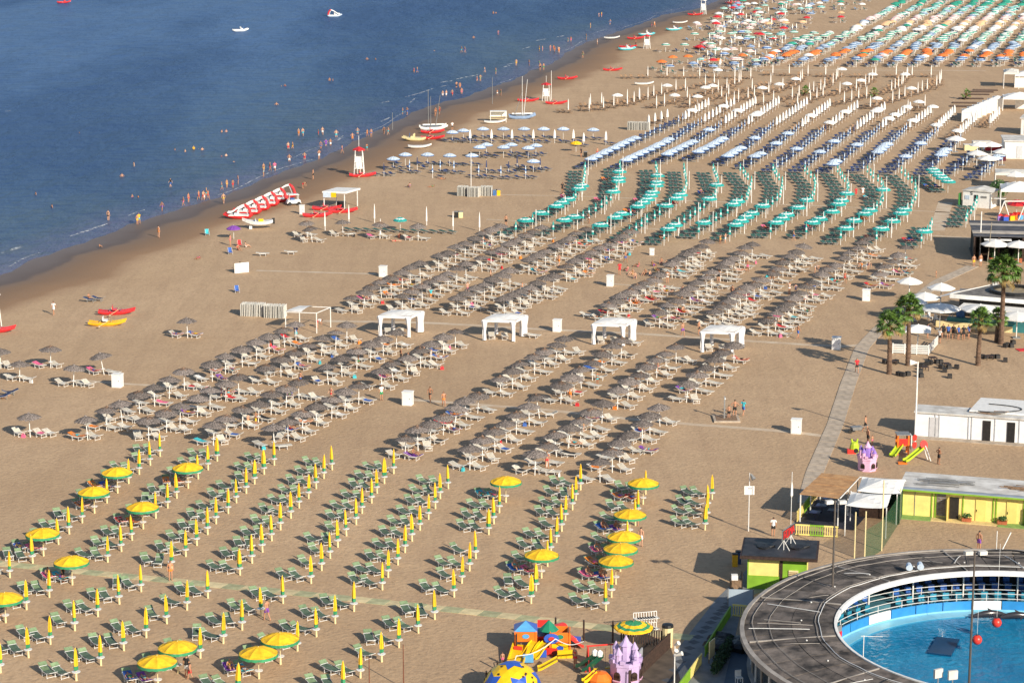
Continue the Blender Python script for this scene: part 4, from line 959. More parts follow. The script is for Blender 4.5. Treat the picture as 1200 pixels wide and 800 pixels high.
# grey paved lane beside the pool building
lane = [G(752, 815), G(838, 703), G(893, 650), G(905, 690), G(872, 700), G(845, 815)]
PAVE = M('grey_paving', (0.20, 0.21, 0.22), 0.8, 0.12, 1.0, bump=.2)
ln = struct(obj('paved_lane', MB().prism([(p.x, p.y) for p in lane], -.1, .02).mesh('paved_lane', PAVE)))
pv = MB().box((0, 0, .025), (.62, .62, .02)).mesh('paver', M('dark_paver', (0.07, 0.075, 0.085), .7, .15, 2))
for i, (x, y) in enumerate([(782, 797), (790, 785), (797, 775), (803, 766), (808, 759), (813, 752), (818, 746), (823, 740), (828, 735), (833, 729), (838, 724), (842, 719), (846, 715), (850, 711), (854, 707), (858, 703)]):
    obj('paver', pv, G(x, y), .7, ln)

# ---------------------------------------------------------------- buildings: local x along the front, y away from the camera, z up
def house(name, A, B, label, cat='building', group=None):
    A = Vector((A[0], A[1], 0)); B = Vector((B[0], B[1], 0))
    return empty(name, A, heading(A, B), label, cat, group)
def XF(o): return Matrix.Translation(o.location) @ Matrix.Rotation(o.rotation_euler.z, 4, 'Z')
def part(nm, par, b, mats, loc=(0, 0, 0)): return obj(nm, b.mesh(nm, mats), loc, 0, par)
PYEL = M('pale_yellow_paint', (0.83, 0.68, 0.22), 0.6, 0.05, 1.5, stain=(0.74, 0.60, 0.20))
DYEL = M('yellow_door_paint', (0.78, 0.62, 0.18), 0.6, 0.05, 1.5)
LIME = M('lime_green_paint', (0.22, 0.42, 0.03), 0.6, 0.08, 1.5)
ROOFW = M('weathered_white_roof', (0.62, 0.61, 0.58), 0.8, 0.12, 0.8, stain=(0.42, 0.40, 0.37))
ROOFG = M('blue_grey_roof', (0.30, 0.35, 0.42), 0.6, 0.10, 1.0)
POT = M('terracotta', (0.42, 0.12, 0.05), 0.8, 0.15, 5)
LEAF = M('leaf_green', (0.05, 0.12, 0.025), 0.6, 0.4, 3, rand=.2)
LEAFD = M('dark_leaf_green', (0.025, 0.065, 0.015), 0.6, 0.4, 3, rand=.2)
def leaves(b, c, r, n, q, size=.12):
    for _ in range(n):
        d = Vector((q.gauss(0, 1), q.gauss(0, 1), q.gauss(0, 1))).normalized() * q.uniform(.35, 1)
        p = Vector(c) + Vector((d.x * r[0], d.y * r[1], d.z * r[2]))
        u = Vector((q.gauss(0, 1), q.gauss(0, 1), q.gauss(0, 1))).normalized(); w = u.orthogonal().normalized(); s = size * q.uniform(.6, 1.4)
        b.add([p - u * s, p + w * s * .4, p + u * s, p - w * s * .4], [(0, 1, 2, 3)])
    return b
yc = house('yellow_cabin_row', (33.6, 197.75), (43.4, 194.85), 'row of pale yellow beach cabins with green trim and white roof')
W_, D_, H_ = 15.0, 4.6, 2.42
part('wall', yc, MB().box((W_ / 2, D_ / 2, H_ / 2), (W_, D_, H_)), PYEL)
part('plinth', yc, MB().box((W_ / 2, -.45, .03), (W_, 1.0, .10)).mat(1).box((1.3, -.5, .04), (2.6, 1.1, .11)).box((9.4, -.5, .04), (2.3, 1.1, .11)), [M('cream_paving', (0.62, 0.48, 0.22), .8, .1, 2), M('green_paving', (0.20, 0.33, 0.09), .8, .1, 2)])
part('roof', yc, MB().box((W_ / 2 - .1, D_ / 2 + .1, H_ + .10), (W_ + .5, D_ + .3, .14)), ROOFW)
part('eave', yc, MB().box((W_ / 2 - .1, -.30, H_ + .12), (W_ + .5, .62, .10)), ROOFG)
part('fascia', yc, MB().box((W_ / 2 - .1, -.62, H_ + .05), (W_ + .5, .04, .14)), LIME)
for x in (.03, 2.55, 2.85, 5.2, 7.75, 8.0, 10.3, 12.7): part('trim', yc, MB().box((x, -.03, H_ / 2), (.10, .08, H_)), LIME)
for x in (1.1,): part('seam', yc, MB().box((x, -.02, H_ / 2), (.04, .05, H_)), GREY)
for x in (6.7, 9.3):
    d = part('door', yc, MB().box((x, -.04, 1.02), (.85, .06, 2.0)), DYEL); part('handle', d, MB().box((x - .33, -.09, 1.0), (.04, .05, .22)), BLACK)
for x in (4.45, 11.7): part('open_doorway', yc, MB().box((x, -.03, 1.0), (.8, .07, 2.0)), DARK)  # dark panels on the solid wall, painted shade in place of openings
for x in (4.0, 11.15): part('open_door', yc, MB().box((x - .05, -.45, 1.0), (.06, .85, 2.0)), DYEL)
lat = MB().box((3.35, -.035, 1.25), (.75, .05, 1.9)).mat(1)
for i in range(8): lat.tube((3.0, -.075, .4 + i * .22), (3.7, -.075, .7 + i * .19), .02, n=4).tube((3.7, -.075, .4 + i * .22), (3.0, -.075, .7 + i * .19), .02, n=4)
part('lattice_panel', yc, lat, [GREY, BROWN])
for i, x in enumerate((5.6, 8.6, 10.95)):
    o = empty('flower_pot', yc.location, 0, ('terracotta trough with a leafy plant beside the open doorway', 'terracotta trough with a leafy plant between the two yellow doors', 'terracotta trough with a leafy plant beside the far yellow door')[i], 'planter', 'terracotta planters of the yellow cabins')
    o.matrix_world = XF(yc) @ Matrix.Translation((x, -.45, .09))
    part('trough', o, MB().box((0, 0, .14), (.75, .35, .28), taper=1.1), POT); part('plant', o, leaves(MB(), (0, 0, .50), (.42, .25, .25), 130, random.Random(i), .10), LEAF)
pk = random.Random(3)
for x0, n, m_ in ((1.2, 16, GREY), (8.2, 10, BROWN)):
    for i in range(n):
        o = tag(obj('timber_plank', MB().box((0, 0, 0), (pk.uniform(2, 4.2), .10, .05)).mesh('timber_plank', m_)), f'{("grey", "brown")[m_ is BROWN]} spare timber, {ORD[i+1]} of its pile on the yellow cabin roof', 'timber', f'{("grey", "brown")[m_ is BROWN]} timber on the cabin roof')
        o.matrix_world = XF(yc) @ Matrix.Translation((x0 + 2 + pk.uniform(-.6, .8), .9 + pk.uniform(0, 1.9), H_ + .20 + .06 * (i % 3))) @ Matrix.Rotation(pk.uniform(-.12, .12), 4, 'Z')
WH2 = M('white_render', (0.76, 0.76, 0.77), 0.65, 0.05, 1.2)
wc = house('white_cabin_row', (39.1, 224.1), (49.1, 221.2), 'row of white beach cabins with two dark open doorways')
part('wall', wc, MB().box((9, 1.6, 1.2), (18, 3.2, 2.4)), WH2)
part('plinth', wc, MB().box((9, -.5, .03), (18, 1.1, .10)), CONC)
part('roof', wc, MB().box((9, 1.3, 2.46), (18.3, 3.0, .12)), ROOFW)
part('upper_roof', wc, MB().prism([(5.0, 1.0), (18, 1.0), (18, 6.4), (5.6, 6.4)], 2.55, 2.72), WHITE)
for x in (1.9, 2.3, 5.1, 5.4, 7.6, 9.9, 12.4): part('seam', wc, MB().box((x, -.03, 1.2), (.10, .08, 2.35)), M('pale_grey_trim', (0.52, 0.54, 0.57), .6, .05, 3))
for x in (6.8, 9.1): part('open_doorway', wc, MB().box((x, -.03, 1.05), (.75, .07, 2.0)), DARK)  # wall is not cut; dark slabs paint the shade within the doorways
for x in (1.75, 11.2): part('door', wc, MB().box((x, -.04, 1.05), (.8, .06, 1.95)), M('grey_door', (0.50, 0.50, 0.52), .6, .05, 3))
cb = MB().path([(6.6 + 2.6 * math.sin(t) + i * .12, 2.2 + 1.6 * math.cos(t * .8), 2.78) for i, t in enumerate([k * .3 for k in range(16)])], .05)
part('cable', wc, cb, BLACK)
for i in range(7):
    o = tag(obj('timber_plank', MB().box((0, 0, 0), (2.6 - .2 * i, .10, .05)).mesh('timber_plank', [BROWN, GREY][i % 2])), f'spare timber, {ORD[i+1]} from bottom of the pile on the white cabin roof', 'timber', 'timber on the white cabin roof')
    o.location = (wc.location.x + 6.2 + .3 * i, wc.location.y - 1.2 - .12 * (i % 3), 2.62 + .03 * i); o.rotation_euler = (0, 0, wc.rotation_euler.z + .05 * (i - 3))

# reed-roofed pergola
pg = house('reed_pergola', (24.6, 195.7), (27.7, 194.45), 'pergola with a tan reed roof on white posts', 'pergola')
REED = M('tan_reed', (0.44, 0.25, 0.11), 0.9, 0.18, 1.5, bump=.5, bscale=8, stain=(0.36, 0.19, 0.085))
for i in range(6): part('reed_mat', pg, MB().box((1.65 + .02 * i, .6 + 1.15 * i, 2.50 + .03 * (i % 2)), (3.5, 1.2, .05)), REED)
for x, y in ((0, 0), (3.3, 0), (0, 3.4), (3.3, 3.4), (0, 6.7), (3.3, 6.7)): part('post', pg, MB().box((x, y, 1.23), (.09, .09, 2.46)), WHITE)
part('side_rail', pg, MB().tube((3.45, -.1, 2.55), (3.45, 6.9, 2.55), .05).tube((3.45, 6.9, 2.55), (3.9, 6.9, 2.55), .05), WHITE)
part('floor', pg, MB().box((2.2, 3.2, .03), (5.2, 7.5, .08)), M('dark_blue_floor', (0.02, 0.022, 0.04), .7, .2, 1))
for i in range(5): part('table', pg, MB().box((1.0 + (i % 2) * 1.3, 1.2 + i * 1.1, .72), (.9, .8, .05)).tube((1.0 + (i % 2) * 1.3, 1.2 + i * 1.1, .05), (1.0 + (i % 2) * 1.3, 1.2 + i * 1.1, .72), .04), M('navy_table', (0.02, 0.03, 0.09), .4, .1, 2))
def rail_fence(a, b, cols, label, hgt=.95, gap=.17, group=None):
    A, B = G(*a), G(*b); L = (B - A).length; o = empty('balustrade', A, heading(A, B), label, 'fence', group)
    n = len(cols)
    for k, c in enumerate(cols):
        x0, x1 = L * k / n, L * (k + 1) / n
        part('rail', o, MB().box(((x0 + x1) / 2, 0, hgt), (x1 - x0, .09, .12)), c); part('rail', o, MB().box(((x0 + x1) / 2, 0, .12), (x1 - x0, .08, .10)), c)
        m = int((x1 - x0) / gap)
        me = MB().box((0, 0, hgt / 2), (.07, .06, hgt - .1)).mesh('baluster', c)
        for i in range(m): obj('baluster', me, (x0 + (i + .5) * (x1 - x0) / m, 0, .03), 0, o)
    return o
rail_fence((932, 627), (982, 630), (PYEL, LIME, PYEL), 'yellow and green balustrade across the front of the pergola')
rail_fence((934, 612), (957, 583), (PYEL, LIME, PYEL), 'yellow and green balustrade along the seaward side of the pergola')
# white tents
tc_ = empty('white_tent', (27.9, 191.9, 0), R(-14), 'pair of joined white tent canopies beside the tan pergola', 'tent')
def pyr(x0, y0, x1, y1, z, rise, n=6):
    b = MB(); vs = []
    for j in range(n + 1):
        for i in range(n + 1):
            u, v = i / n, j / n; e = min(u, 1 - u, v, 1 - v) * 2
            vs.append((lerp(x0, x1, u), lerp(y0, y1, v), z + rise * e ** .9 - .10 * math.sin(math.pi * u) * (v in (0, 1)) - .10 * math.sin(math.pi * v) * (u in (0, 1))))
    b.add(vs, [(j * (n + 1) + i, j * (n + 1) + i + 1, (j + 1) * (n + 1) + i + 1, (j + 1) * (n + 1) + i) for j in range(n) for i in range(n)])
    return b
part('canopy', tc_, pyr(0, 0, 3.4, 4.2, 2.65, .35), CLOTHW); part('canopy', tc_, pyr(.5, 4.2, 4.2, 8.8, 2.75, .45), CLOTHW)
for x, y in ((0, 0), (3.4, 0), (0, 4.2), (3.9, 4.2), (.5, 8.8), (4.2, 8.8)): part('post', tc_, MB().tube((x, y, 0), (x, y, 2.7), .05), WHITE)
part('rear_curtain', tc_, MB().box((2.3, 8.7, 1.3), (3.4, .05, 2.5)).box((4.15, 6.4, 1.3), (.05, 4.4, 2.5)), M('dark_green_curtain', (0.02, 0.07, 0.035), .8, .2, 1))
part('counter', tc_, MB().box((2.0, 6.0, .55), (2.8, .7, 1.1)), DBROWN)
net = bpy.data.materials.new('green_netting'); net.use_nodes = True
nn = net.node_tree; pbn = nn.nodes['Principled BSDF']; pbn.inputs['Base Color'].default_value = (0.03, 0.12, 0.05, 1); pbn.inputs['Roughness'].default_value = .9
tr = nn.nodes.new('ShaderNodeBsdfTransparent'); mx = nn.nodes.new('ShaderNodeMixShader'); nz = nn.nodes.new('ShaderNodeTexNoise'); nz.inputs['Scale'].default_value = 1.2
mr = nn.nodes.new('ShaderNodeMapRange'); mr.inputs['To Min'].default_value = .30; mr.inputs['To Max'].default_value = .55
nn.links.new(nz.outputs['Fac'], mr.inputs['Value']); nn.links.new(mr.outputs[0], mx.inputs[0]); nn.links.new(tr.outputs[0], mx.inputs[1]); nn.links.new(pbn.outputs[0], mx.inputs[2])
nn.links.new(mx.outputs[0], nn.nodes['Material Output'].inputs['Surface'])
nf = empty('net_fence', G(1013, 657), 0, 'green netting fence on tall cream posts beside the white tent', 'fence')
npts = [G(1001, 658), G(1013, 657), G(1033, 645), G(1054, 612)]
for a, b, h_ in ((1, 2, 2.6), (2, 3, 2.6)):
    A, B = npts[a] - nf.location, npts[b] - nf.location
    obj('netting', MB().add([A, B, B + Vector((0, 0, h_)), A + Vector((0, 0, h_))], [(0, 1, 2, 3)]).mesh('netting', net), parent=nf)
for p, h_ in zip(npts, (4.2, 4.2, 6.0, 3.0)): obj('post', MB().tube(p - nf.location, p - nf.location + Vector((0, 0, h_)), .055).mesh('post', CREAM), parent=nf)

# kiosk
kk = house('kiosk', (17.9, 177.75), (23.3, 176.9), 'square yellow and lime green kiosk with dark flat roof', 'kiosk')
KB = M('black_roof_felt', (0.028, 0.026, 0.028), 0.55, 0.35, 1.2)
part('wall', kk, MB().box((1.75, 2.5, 1.3), (2.6, 4.0, 2.6)).mat(1).box((4.0, 2.5, 1.3), (2.0, 4.0, 2.6)), [PYEL, LIME])
part('lower_wall', kk, MB().box((1.75, .48, .55), (2.62, .08, 1.1)), LIME)
part('corner_post', kk, MB().box((3.05, .46, 1.3), (.22, .12, 2.6)), DBROWN); part('corner_post', kk, MB().box((.47, .5, 1.3), (.10, .14, 2.6)), LIME)
part('roof', kk, MB().box((2.85, 2.3, 2.72), (6.0, 5.0, .22)), DBROWN); part('roof_felt', kk, MB().box((2.85, 2.3, 2.85), (5.7, 4.7, .04)), KB)
part('side_panel', kk, MB().box((5.03, 2.0, 1.3), (.08, 1.0, 2.5)), PYEL)
vt = part('vent', kk, MB().box((4.0, .46, 1.25), (.75, .10, .8)), CREAM)
for i in range(5): part('louvre', vt, MB().box((4.0, .39, .98 + .13 * i), (.65, .05, .05)), BROWN)
for i, (x, y, sx, sy) in enumerate(((1.6, 2.6, 1.6, 1.8), (4.2, 2.9, 1.8, 1.5))): part('roof_tarp', kk, MB().lathe([(sx * .5, 2.87), (sx * .45, 2.98), (.05, 3.02)], 9, (x, y, 0), wob=lambda i_, j_: 1 + .25 * math.sin(i_ * 2.1 + j_)), BLACK)
sg = empty('roof_sign', G(920, 643, 2.85), R(62), 'slanted sign board with red lettering on white legs over the kiosk', 'sign')
part('board', sg, MB().box((.6, 0, 1.25), (2.6, .06, .85)).mat(1).box((.6, -.04, 1.25), (2.5, .02, .75)), [GREY, M('dark_sign_green', (.02, .05, .045), .6)])
LT = {'R': [(0, 0, 0, 1), (0, 1, .5, 1), (.5, 1, .5, .5), (.5, .5, 0, .5), (.1, .5, .5, 0)], 'O': [(0, 0, 0, 1), (.5, 0, .5, 1), (0, 0, .5, 0), (0, 1, .5, 1)], 'M': [(0, 0, 0, 1), (0, 1, .25, .5), (.25, .5, .5, 1), (.5, 1, .5, 0)], 'A': [(0, 0, .25, 1), (.25, 1, .5, 0), (.1, .4, .4, .4)]}
for i, c in enumerate('ROMA'):
    b = MB()
    for x0, z0, x1, z1 in LT[c]: b.tube((-.5 + .58 * i + x0 * .85, -.07, .95 + z0 * .6), (-.5 + .58 * i + x1 * .85, -.07, .95 + z1 * .6), .055, n=4)
    part('letter', sg, b, RED)
for x in (-.3, 1.2): part('leg', sg, MB().tube((x, 0, 0), (x, 0, .9), .03).tube((x, -.5, 0), (x, 0, .8), .025).tube((x, .5, 0), (x, 0, .8), .025), WHITE)
# outdoor board, bins and stores beside the kiosk
o = empty('blue_screen', G(853, 711), heading(G(853, 711), G(881, 712)), 'pale blue solid screen panel at the end of the lane', 'screen')
part('panel', o, MB().box((.95, 0, .75), (1.95, .06, 1.4)), M('pale_blue_panel', (0.36, 0.44, 0.52), .6, .06, 1)); part('post', o, MB().box((0, 0, .75), (.08, .1, 1.5)).box((1.9, 0, .75), (.08, .1, 1.5)), GREY)
for nm, x, y, c, lab in (('litter_bin', 861, 663, M('yellow_bin', (0.72, 0.40, 0.02), .5), 'yellow litter bin beside the kiosk'), ('litter_bin', 865, 660, M('blue_bin', (0.03, 0.08, 0.25), .5), 'dark blue litter bin behind the yellow one')):
    b_ = empty(nm, G(x, y), 0, lab, 'bin'); part('body', b_, MB().box((0, 0, .5), (.42, .42, 1.0), taper=1.08), c); part('lid', b_, MB().box((0, 0, 1.05), (.48, .48, .1), taper=.8), BLACK)
b_ = empty('serving_cart', G(862, 690), 0, 'small serving cart with white boxes beside the kiosk', 'cart')
part('body', b_, MB().box((0, 0, .45), (.9, .6, .7)), BROWN); part('box', b_, MB().box((-.1, 0, 1.0), (.5, .45, .4)), WHITE); part('side', b_, MB().box((.48, 0, .7), (.08, .65, 1.3)), DARK)
part('wheel', b_, MB().tube((-.3, -.33, .14), (-.3, -.27, .14), .14, n=10), BLACK); part('wheel', b_, MB().tube((.3, -.33, .14), (.3, -.27, .14), .14, n=10), BLACK)
rail_fence((858, 722), (880, 724), (PYEL,), 'short yellow balustrade behind the screen panel')
rail_fence((826, 770), (856, 722), (LIME, LIME), 'green balustrade along the paved lane, farther stretch', .8)
rail_fence((795, 815), (822, 778), (LIME, PYEL), 'green and yellow balustrade along the paved lane, nearer stretch', .8)
hb = empty('hedge', G(832, 772), heading(G(818, 800), G(848, 742)), 'low dark hedge inside the green balustrade', 'hedge')
part('foliage', hb, leaves(MB(), (0, -.9, .45), (4.2, .45, .45), 1500, random.Random(4), .14), LEAFD)
tp = empty('tarp_heap', G(866, 758), 0, 'heap of black tarpaulin and gear in the yard', 'tarpaulin')
q = random.Random(9)
for i in range(7): part('fold', tp, MB().lathe([(.9, 0), (.8, .35), (.5, .6), (.05, .7)], 9, (q.uniform(-1.6, 1.6), q.uniform(-1.8, 1.8), 0), wob=lambda a, b_: 1 + .3 * math.sin(a * 1.9 + b_)), BLACK)
yd = struct(obj('yard_floor', MB().prism([(p.x, p.y) for p in (G(838, 815), G(850, 770), G(880, 722), G(905, 720), G(905, 815))], -.1, .015).mesh('yard_floor', M('dark_blue_yard', (0.045, 0.075, 0.11), .6, .2, .6))))
ch = empty('white_chair', G(866, 800), .3, 'white plastic chair standing in the blue yard', 'chair')
part('seat', ch, MB().box((0, 0, .43), (.45, .45, .05)), WHITE); part('backrest', ch, MB().box((0, .21, .68), (.45, .05, .45)), WHITE)
for x in (-.19, .19):
    for y in (-.19, .19): part('leg', ch, MB().box((x, y, .21), (.05, .05, .42)), WHITE)
o = empty('leaning_board', G(834, 775), 1.1, 'cream board standing at the yard corner', 'board'); part('panel', o, MB().box((0, 0, 1.0), (1.0, .06, 1.3)), CREAM); part('post', o, MB().tube((-.4, .05, 0), (-.4, .05, 1.6), .04).tube((.4, .05, 0), (.4, .05, 1.6), .04), BROWN)

# ---------------------------------------------------------------- round pool building
DC = Vector((36.0, 157.9, -.35))
dp = empty('pool_arena', DC, 0, 'round open-air pool arena with dark ring roof and blue seats', 'arena')
FELT = M('tar_roof', (0.135, 0.112, 0.096), 0.9, 0.45, 0.9, rand=.40, bump=.9, bscale=4, detail=10, stain=(0.028, 0.024, 0.022))
CONCW = M('bleached_concrete', (0.34, 0.31, 0.28), 0.85, 0.15, 1.0)
def wedge(r0, r1, z0, z1, t, a0, a1, n=3):
    b = MB(); vs = []
    for i in range(n + 1):
        a = lerp(a0, a1, i / n); c, s = math.cos(a), math.sin(a)
        vs += [(r0 * c, r0 * s, z0), (r1 * c, r1 * s, z1), (r1 * c, r1 * s, z1 - t), (r0 * c, r0 * s, z0 - t)]
    fs = []
    for i in range(n):
        o_ = i * 4
        for j in range(4): fs.append((o_ + j, o_ + (j + 1) % 4, o_ + 4 + (j + 1) % 4, o_ + 4 + j))
    fs += [(3, 2, 1, 0), (n * 4, n * 4 + 1, n * 4 + 2, n * 4 + 3)]
    return b.add(vs, fs)
NP = 44
for i in range(NP):
    a0, a1 = 2 * math.pi * i / NP, 2 * math.pi * (i + 1) / NP - .004
    for r0, r1, z0, z1 in ((13.45, 16.4, 3.98, 3.92), (16.43, 19.75, 3.90, 3.62)):
        k = rnd.uniform(-.015, .015); part('roof_panel', dp, wedge(r0, r1, z0 + k, z1 + k, .10, a0, a1), FELT)
part('roof_edge', dp, wedge(19.75, 20.05, 3.72, 3.68, .38, 0, 2 * math.pi, 72), CONCW)
part('inner_fascia', dp, wedge(13.25, 13.45, 4.04, 4.06, .36, 0, 2 * math.pi, 88), WHITE)
for r, z, rr in ((14.6, 4.02, .030), (14.85, 4.02, .026), (17.9, 3.84, .02), (19.1, 3.75, .026)):
    part('conduit', dp, MB().path([((r + .10 * math.sin(t * .5 + r) + .05 * math.sin(t * 1.7)) * math.cos(t * .0714), (r + .10 * math.sin(t * .5 + r) + .05 * math.sin(t * 1.7)) * math.sin(t * .0714), z + .012 * math.sin(t * 3)) for t in range(89)], rr, 5), ALU if r < 14.7 else CONCW)
qr = random.Random(21)
for i in range(26):
    a = qr.uniform(1.2, 5.0); r0 = qr.uniform(13.7, 16); r1 = qr.uniform(r0 + 1.5, 19.6); a2 = a + qr.uniform(-.10, .10)
    part('cable', dp, MB().path([(lerp(r0, r1, t) * math.cos(lerp(a, a2, t)), lerp(r0, r1, t) * math.sin(lerp(a, a2, t)), lerp(4.06, 3.75, t) + (.03 if t in (0, 1) else .06)) for t in (0, .25, .5, .75, 1)], qr.choice((.02, .03, .03)), 5), qr.choice((ALU, CONCW, CONCW, BLACK)))
for i in range(8):
    a = 1.2 + i * .5; part('ridge', dp, wedge(13.6, 19.6, 4.07, 3.74, .10, a, a + .006, 1), CONCW)
part('outer_wall', dp, wedge(19.0, 19.2, 3.4, 3.4, 3.4, 0, 2 * math.pi, 64), M('dark_glazing', (0.03, 0.04, 0.05), .2, .3, 1))
for i in range(72):
    a = 2 * math.pi * i / 72; part('mullion', dp, MB().box((19.22 * math.cos(a), 19.22 * math.sin(a), 1.7), (.10, .16, 3.4), rz=a), [CONCW, ALU][i % 2])
part('sill', dp, wedge(19.2, 19.5, 1.0, .95, .12, 0, 2 * math.pi, 64), CONCW)
STEP = M('teal_step_paint', (0.06, 0.17, 0.22), .5, .12, 1.5)
part('upper_step', dp, wedge(15.9, 19.0, 1.20, 1.20, 1.2, 0, 2 * math.pi, 64), STEP); part('lower_step', dp, wedge(14.75, 15.9, .85, .85, .85, 0, 2 * math.pi, 64), STEP)
SEATB = M('blue_seat_plastic', (0.035, 0.13, 0.42), .35, .08, 3, rand=.2); SEATT = M('turquoise_seat_plastic', (0.03, 0.24, 0.36), .35, .08, 3, rand=.2)
def seat_mesh(m): return MB().box((0, 0, .42), (.44, .50, .06)).box((.20, 0, .66), (.06, .50, .42)).box((0, 0, .2), (.10, .10, .40)).mesh('seat', m)
sb, st_ = seat_mesh(SEATB), seat_mesh(SEATT)
for r, z, me, n in ((16.35, 1.2, sb, 104), (17.35, 1.45, sb, 108), (15.25, .85, st_, 96)):
    for i in range(n):
        a = 2 * math.pi * i / n
        if not .55 < a < 3.35 or abs(a - 2.10) < .06 or (r == 17.35 and a > 2.0 and a < 2.2): continue
        obj('seat', me, (r * math.cos(a), r * math.sin(a), z), a, dp)
for r, z, n in ((15.85, 1.2, 60), (14.72, .85, 60)):
    rl = MB()
    for h_ in (.55, .95): rl.path([(r * math.cos(t * .0524), r * math.sin(t * .0524), z + h_) for t in range(121)], .028, 5)
    part('handrail', dp, rl, ALU)
    pm = MB().tube((0, 0, 0), (0, 0, .95), .03, n=5).mesh('rail_post', ALU)
    for i in range(40): obj('rail_post', pm, (r * math.cos(i * .157), r * math.sin(i * .157), z), 0, dp)
cm = MB().tube((0, 0, 0), (0, 0, 2.8), .06, n=6).mesh('column', WHITE)
for i in range(24): obj('column', cm, (15.75 * math.cos(i * .262 + .1), 15.75 * math.sin(i * .262 + .1), 1.2), 0, dp)
POOLB = M('pool_panel_blue', (0.035, 0.26, 0.62), .35, .05, 2, rand=.12); POOLW = M('pool_panel_white', (0.80, 0.82, 0.84), .35, .03, 2)
pbm, pwm = wedge(14.50, 14.62, 1.28, 1.28, .66, -.076, .076, 4).mesh('pool_panel', POOLB), wedge(14.50, 14.62, 1.28, 1.28, .66, -.076, .076, 4).mesh('pool_panel', POOLW)
for i in range(40): obj('pool_panel', pwm if i % 4 == 2 else pbm, (0, 0, 0), i * .15708, dp)
LB = M('pool_light_blue', (0.22, 0.52, 0.66), .4, .06, 1)
part('pool_wall', dp, wedge(14.45, 14.70, .62, .62, .5, 0, 2 * math.pi, 88), LB); part('pool_ledge', dp, wedge(13.45, 14.45, .46, .50, .4, 0, 2 * math.pi, 88), LB)
part('pool_lip', dp, wedge(13.30, 13.45, .40, .45, .4, 0, 2 * math.pi, 88), M('pool_wall_blue', (0.05, 0.30, 0.52), .4, .06, 1))
# pool water: tinted, rippled
pw = bpy.data.materials.new('pool_water'); pw.use_nodes = True
nt = pw.node_tree; N = nt.nodes.new; Lk = nt.links.new; pb = nt.nodes['Principled BSDF']; tc = N('ShaderNodeTexCoord')
nb = noise(0.18, 3); Lk(ramp(nb.outputs['Fac'], [(.35, (0.006, 0.155, 0.33)), (.65, (0.014, 0.24, 0.44))]).outputs[0], pb.inputs['Base Color'])
pb.inputs['Roughness'].default_value = .06; pb.inputs['IOR'].default_value = 1.33
bp = N('ShaderNodeBump'); bp.inputs['Strength'].default_value = .5; bp.inputs['Distance'].default_value = .3
Lk(noise(1.6, 3).outputs['Fac'], bp.inputs['Height']); Lk(bp.outputs['Normal'], pb.inputs['Normal'])
part('pool_water', dp, MB().add([(13.32 * math.cos(i * .0714), 13.32 * math.sin(i * .0714), .40) for i in range(88)], [tuple(range(88))]), pw)
def ppx(x, y, z): return G(x, y, z)
fp = tag(obj('diving_platform', MB().box((0, 0, 0), (1.7, 3.6, .12)).mesh('diving_platform', M('dark_blue_platform', (0.006, 0.05, 0.13), .3, .1, 1)), ppx(1106, 757, .12), -.35), 'dark blue platform floating in the pool', 'platform')
sp = tag(obj('splash', leaves(MB(), (0, 0, .25), (.35, .35, .35), 160, random.Random(2), .05).mesh('splash', FOAM), ppx(1103, 744, .06)), 'white splash at the end of the dark pool platform', 'splash'); struct(sp, 'stuff')
for i, (x, y, zt) in enumerate(((1168, 729, 1.6), (1145, 749, 1.2))):
    p = ppx(x, y, zt); o = tag(obj('target_ball', MB().lathe([(max(.001, .36 * math.sin(t * math.pi / 10)), -.36 * math.cos(t * math.pi / 10)) for t in range(11)], 18).mesh('target_ball', M('red_ball', (0.75, 0.05, 0.03), .35, .05, 2), True), p), ('farther', 'nearer')[i] + ' red target ball hanging over the pool', 'ball', 'red target balls')
    part('cord', o, MB().tube((0, 0, .34), (0, 0, 6.0 if i == 0 else 2.2), .012, n=4), WHITE); part('cap', o, MB().lathe([(.12, .32), (.09, .40), (.001, .42)], 10), BLACK)
def dolphin():
    b = MB(); n = 14; st = []
    for i in range(n + 1):
        t = i / n; x = lerp(-1.3, 1.3, t); r = .27 * math.sin(math.pi * min(1, t * .86 + .10)) ** .75
        if t > .86: r = lerp(r, .06, (t - .86) / .14)
        st.append((x, .14 * math.sin(math.pi * t), r))
    vs = []
    for x, z, r in st:
        for k in range(10): a = 2 * math.pi * k / 10; vs.append((x, r * .85 * math.cos(a), z + .18 + r * math.sin(a)))
    b.add(vs, [(i * 10 + k, i * 10 + (k + 1) % 10, i * 10 + 10 + (k + 1) % 10, i * 10 + 10 + k) for i in range(n) for k in range(10)])
    b.add([(-.15, 0, .56), (.2, 0, .56), (-.25, 0, .80), (-.05, .05, .60)], [(0, 1, 2), (0, 3, 2), (1, 3, 2)])
    b.add([(-1.2, 0, .25), (-1.65, .38, .22), (-1.45, 0, .24), (-1.65, -.38, .22), (-1.3, 0, .32)], [(0, 1, 2), (0, 2, 3), (4, 1, 2), (4, 2, 3)])
    for s in (-1, 1): b.add([(.45, s * .2, .25), (.2, s * .22, .22), (.10, s * .55, .05), (.3, s * .3, .18)], [(0, 1, 2), (0, 3, 2)])
    return b.mesh('dolphin', M('dolphin_skin', (0.035, 0.035, 0.042), .22, .2, 2), True)
dm = dolphin()
for i, (x, y, rz) in enumerate(((1160, 723, .15), (1192, 725, .05))):
    tag(obj('dolphin', dm, G(x, y, .14), rz), ('dark dolphin arched on the pool ledge by the red balls', 'dark dolphin lying on the pool ledge at the picture edge')[i], 'dolphin', 'dolphins on the ledge')
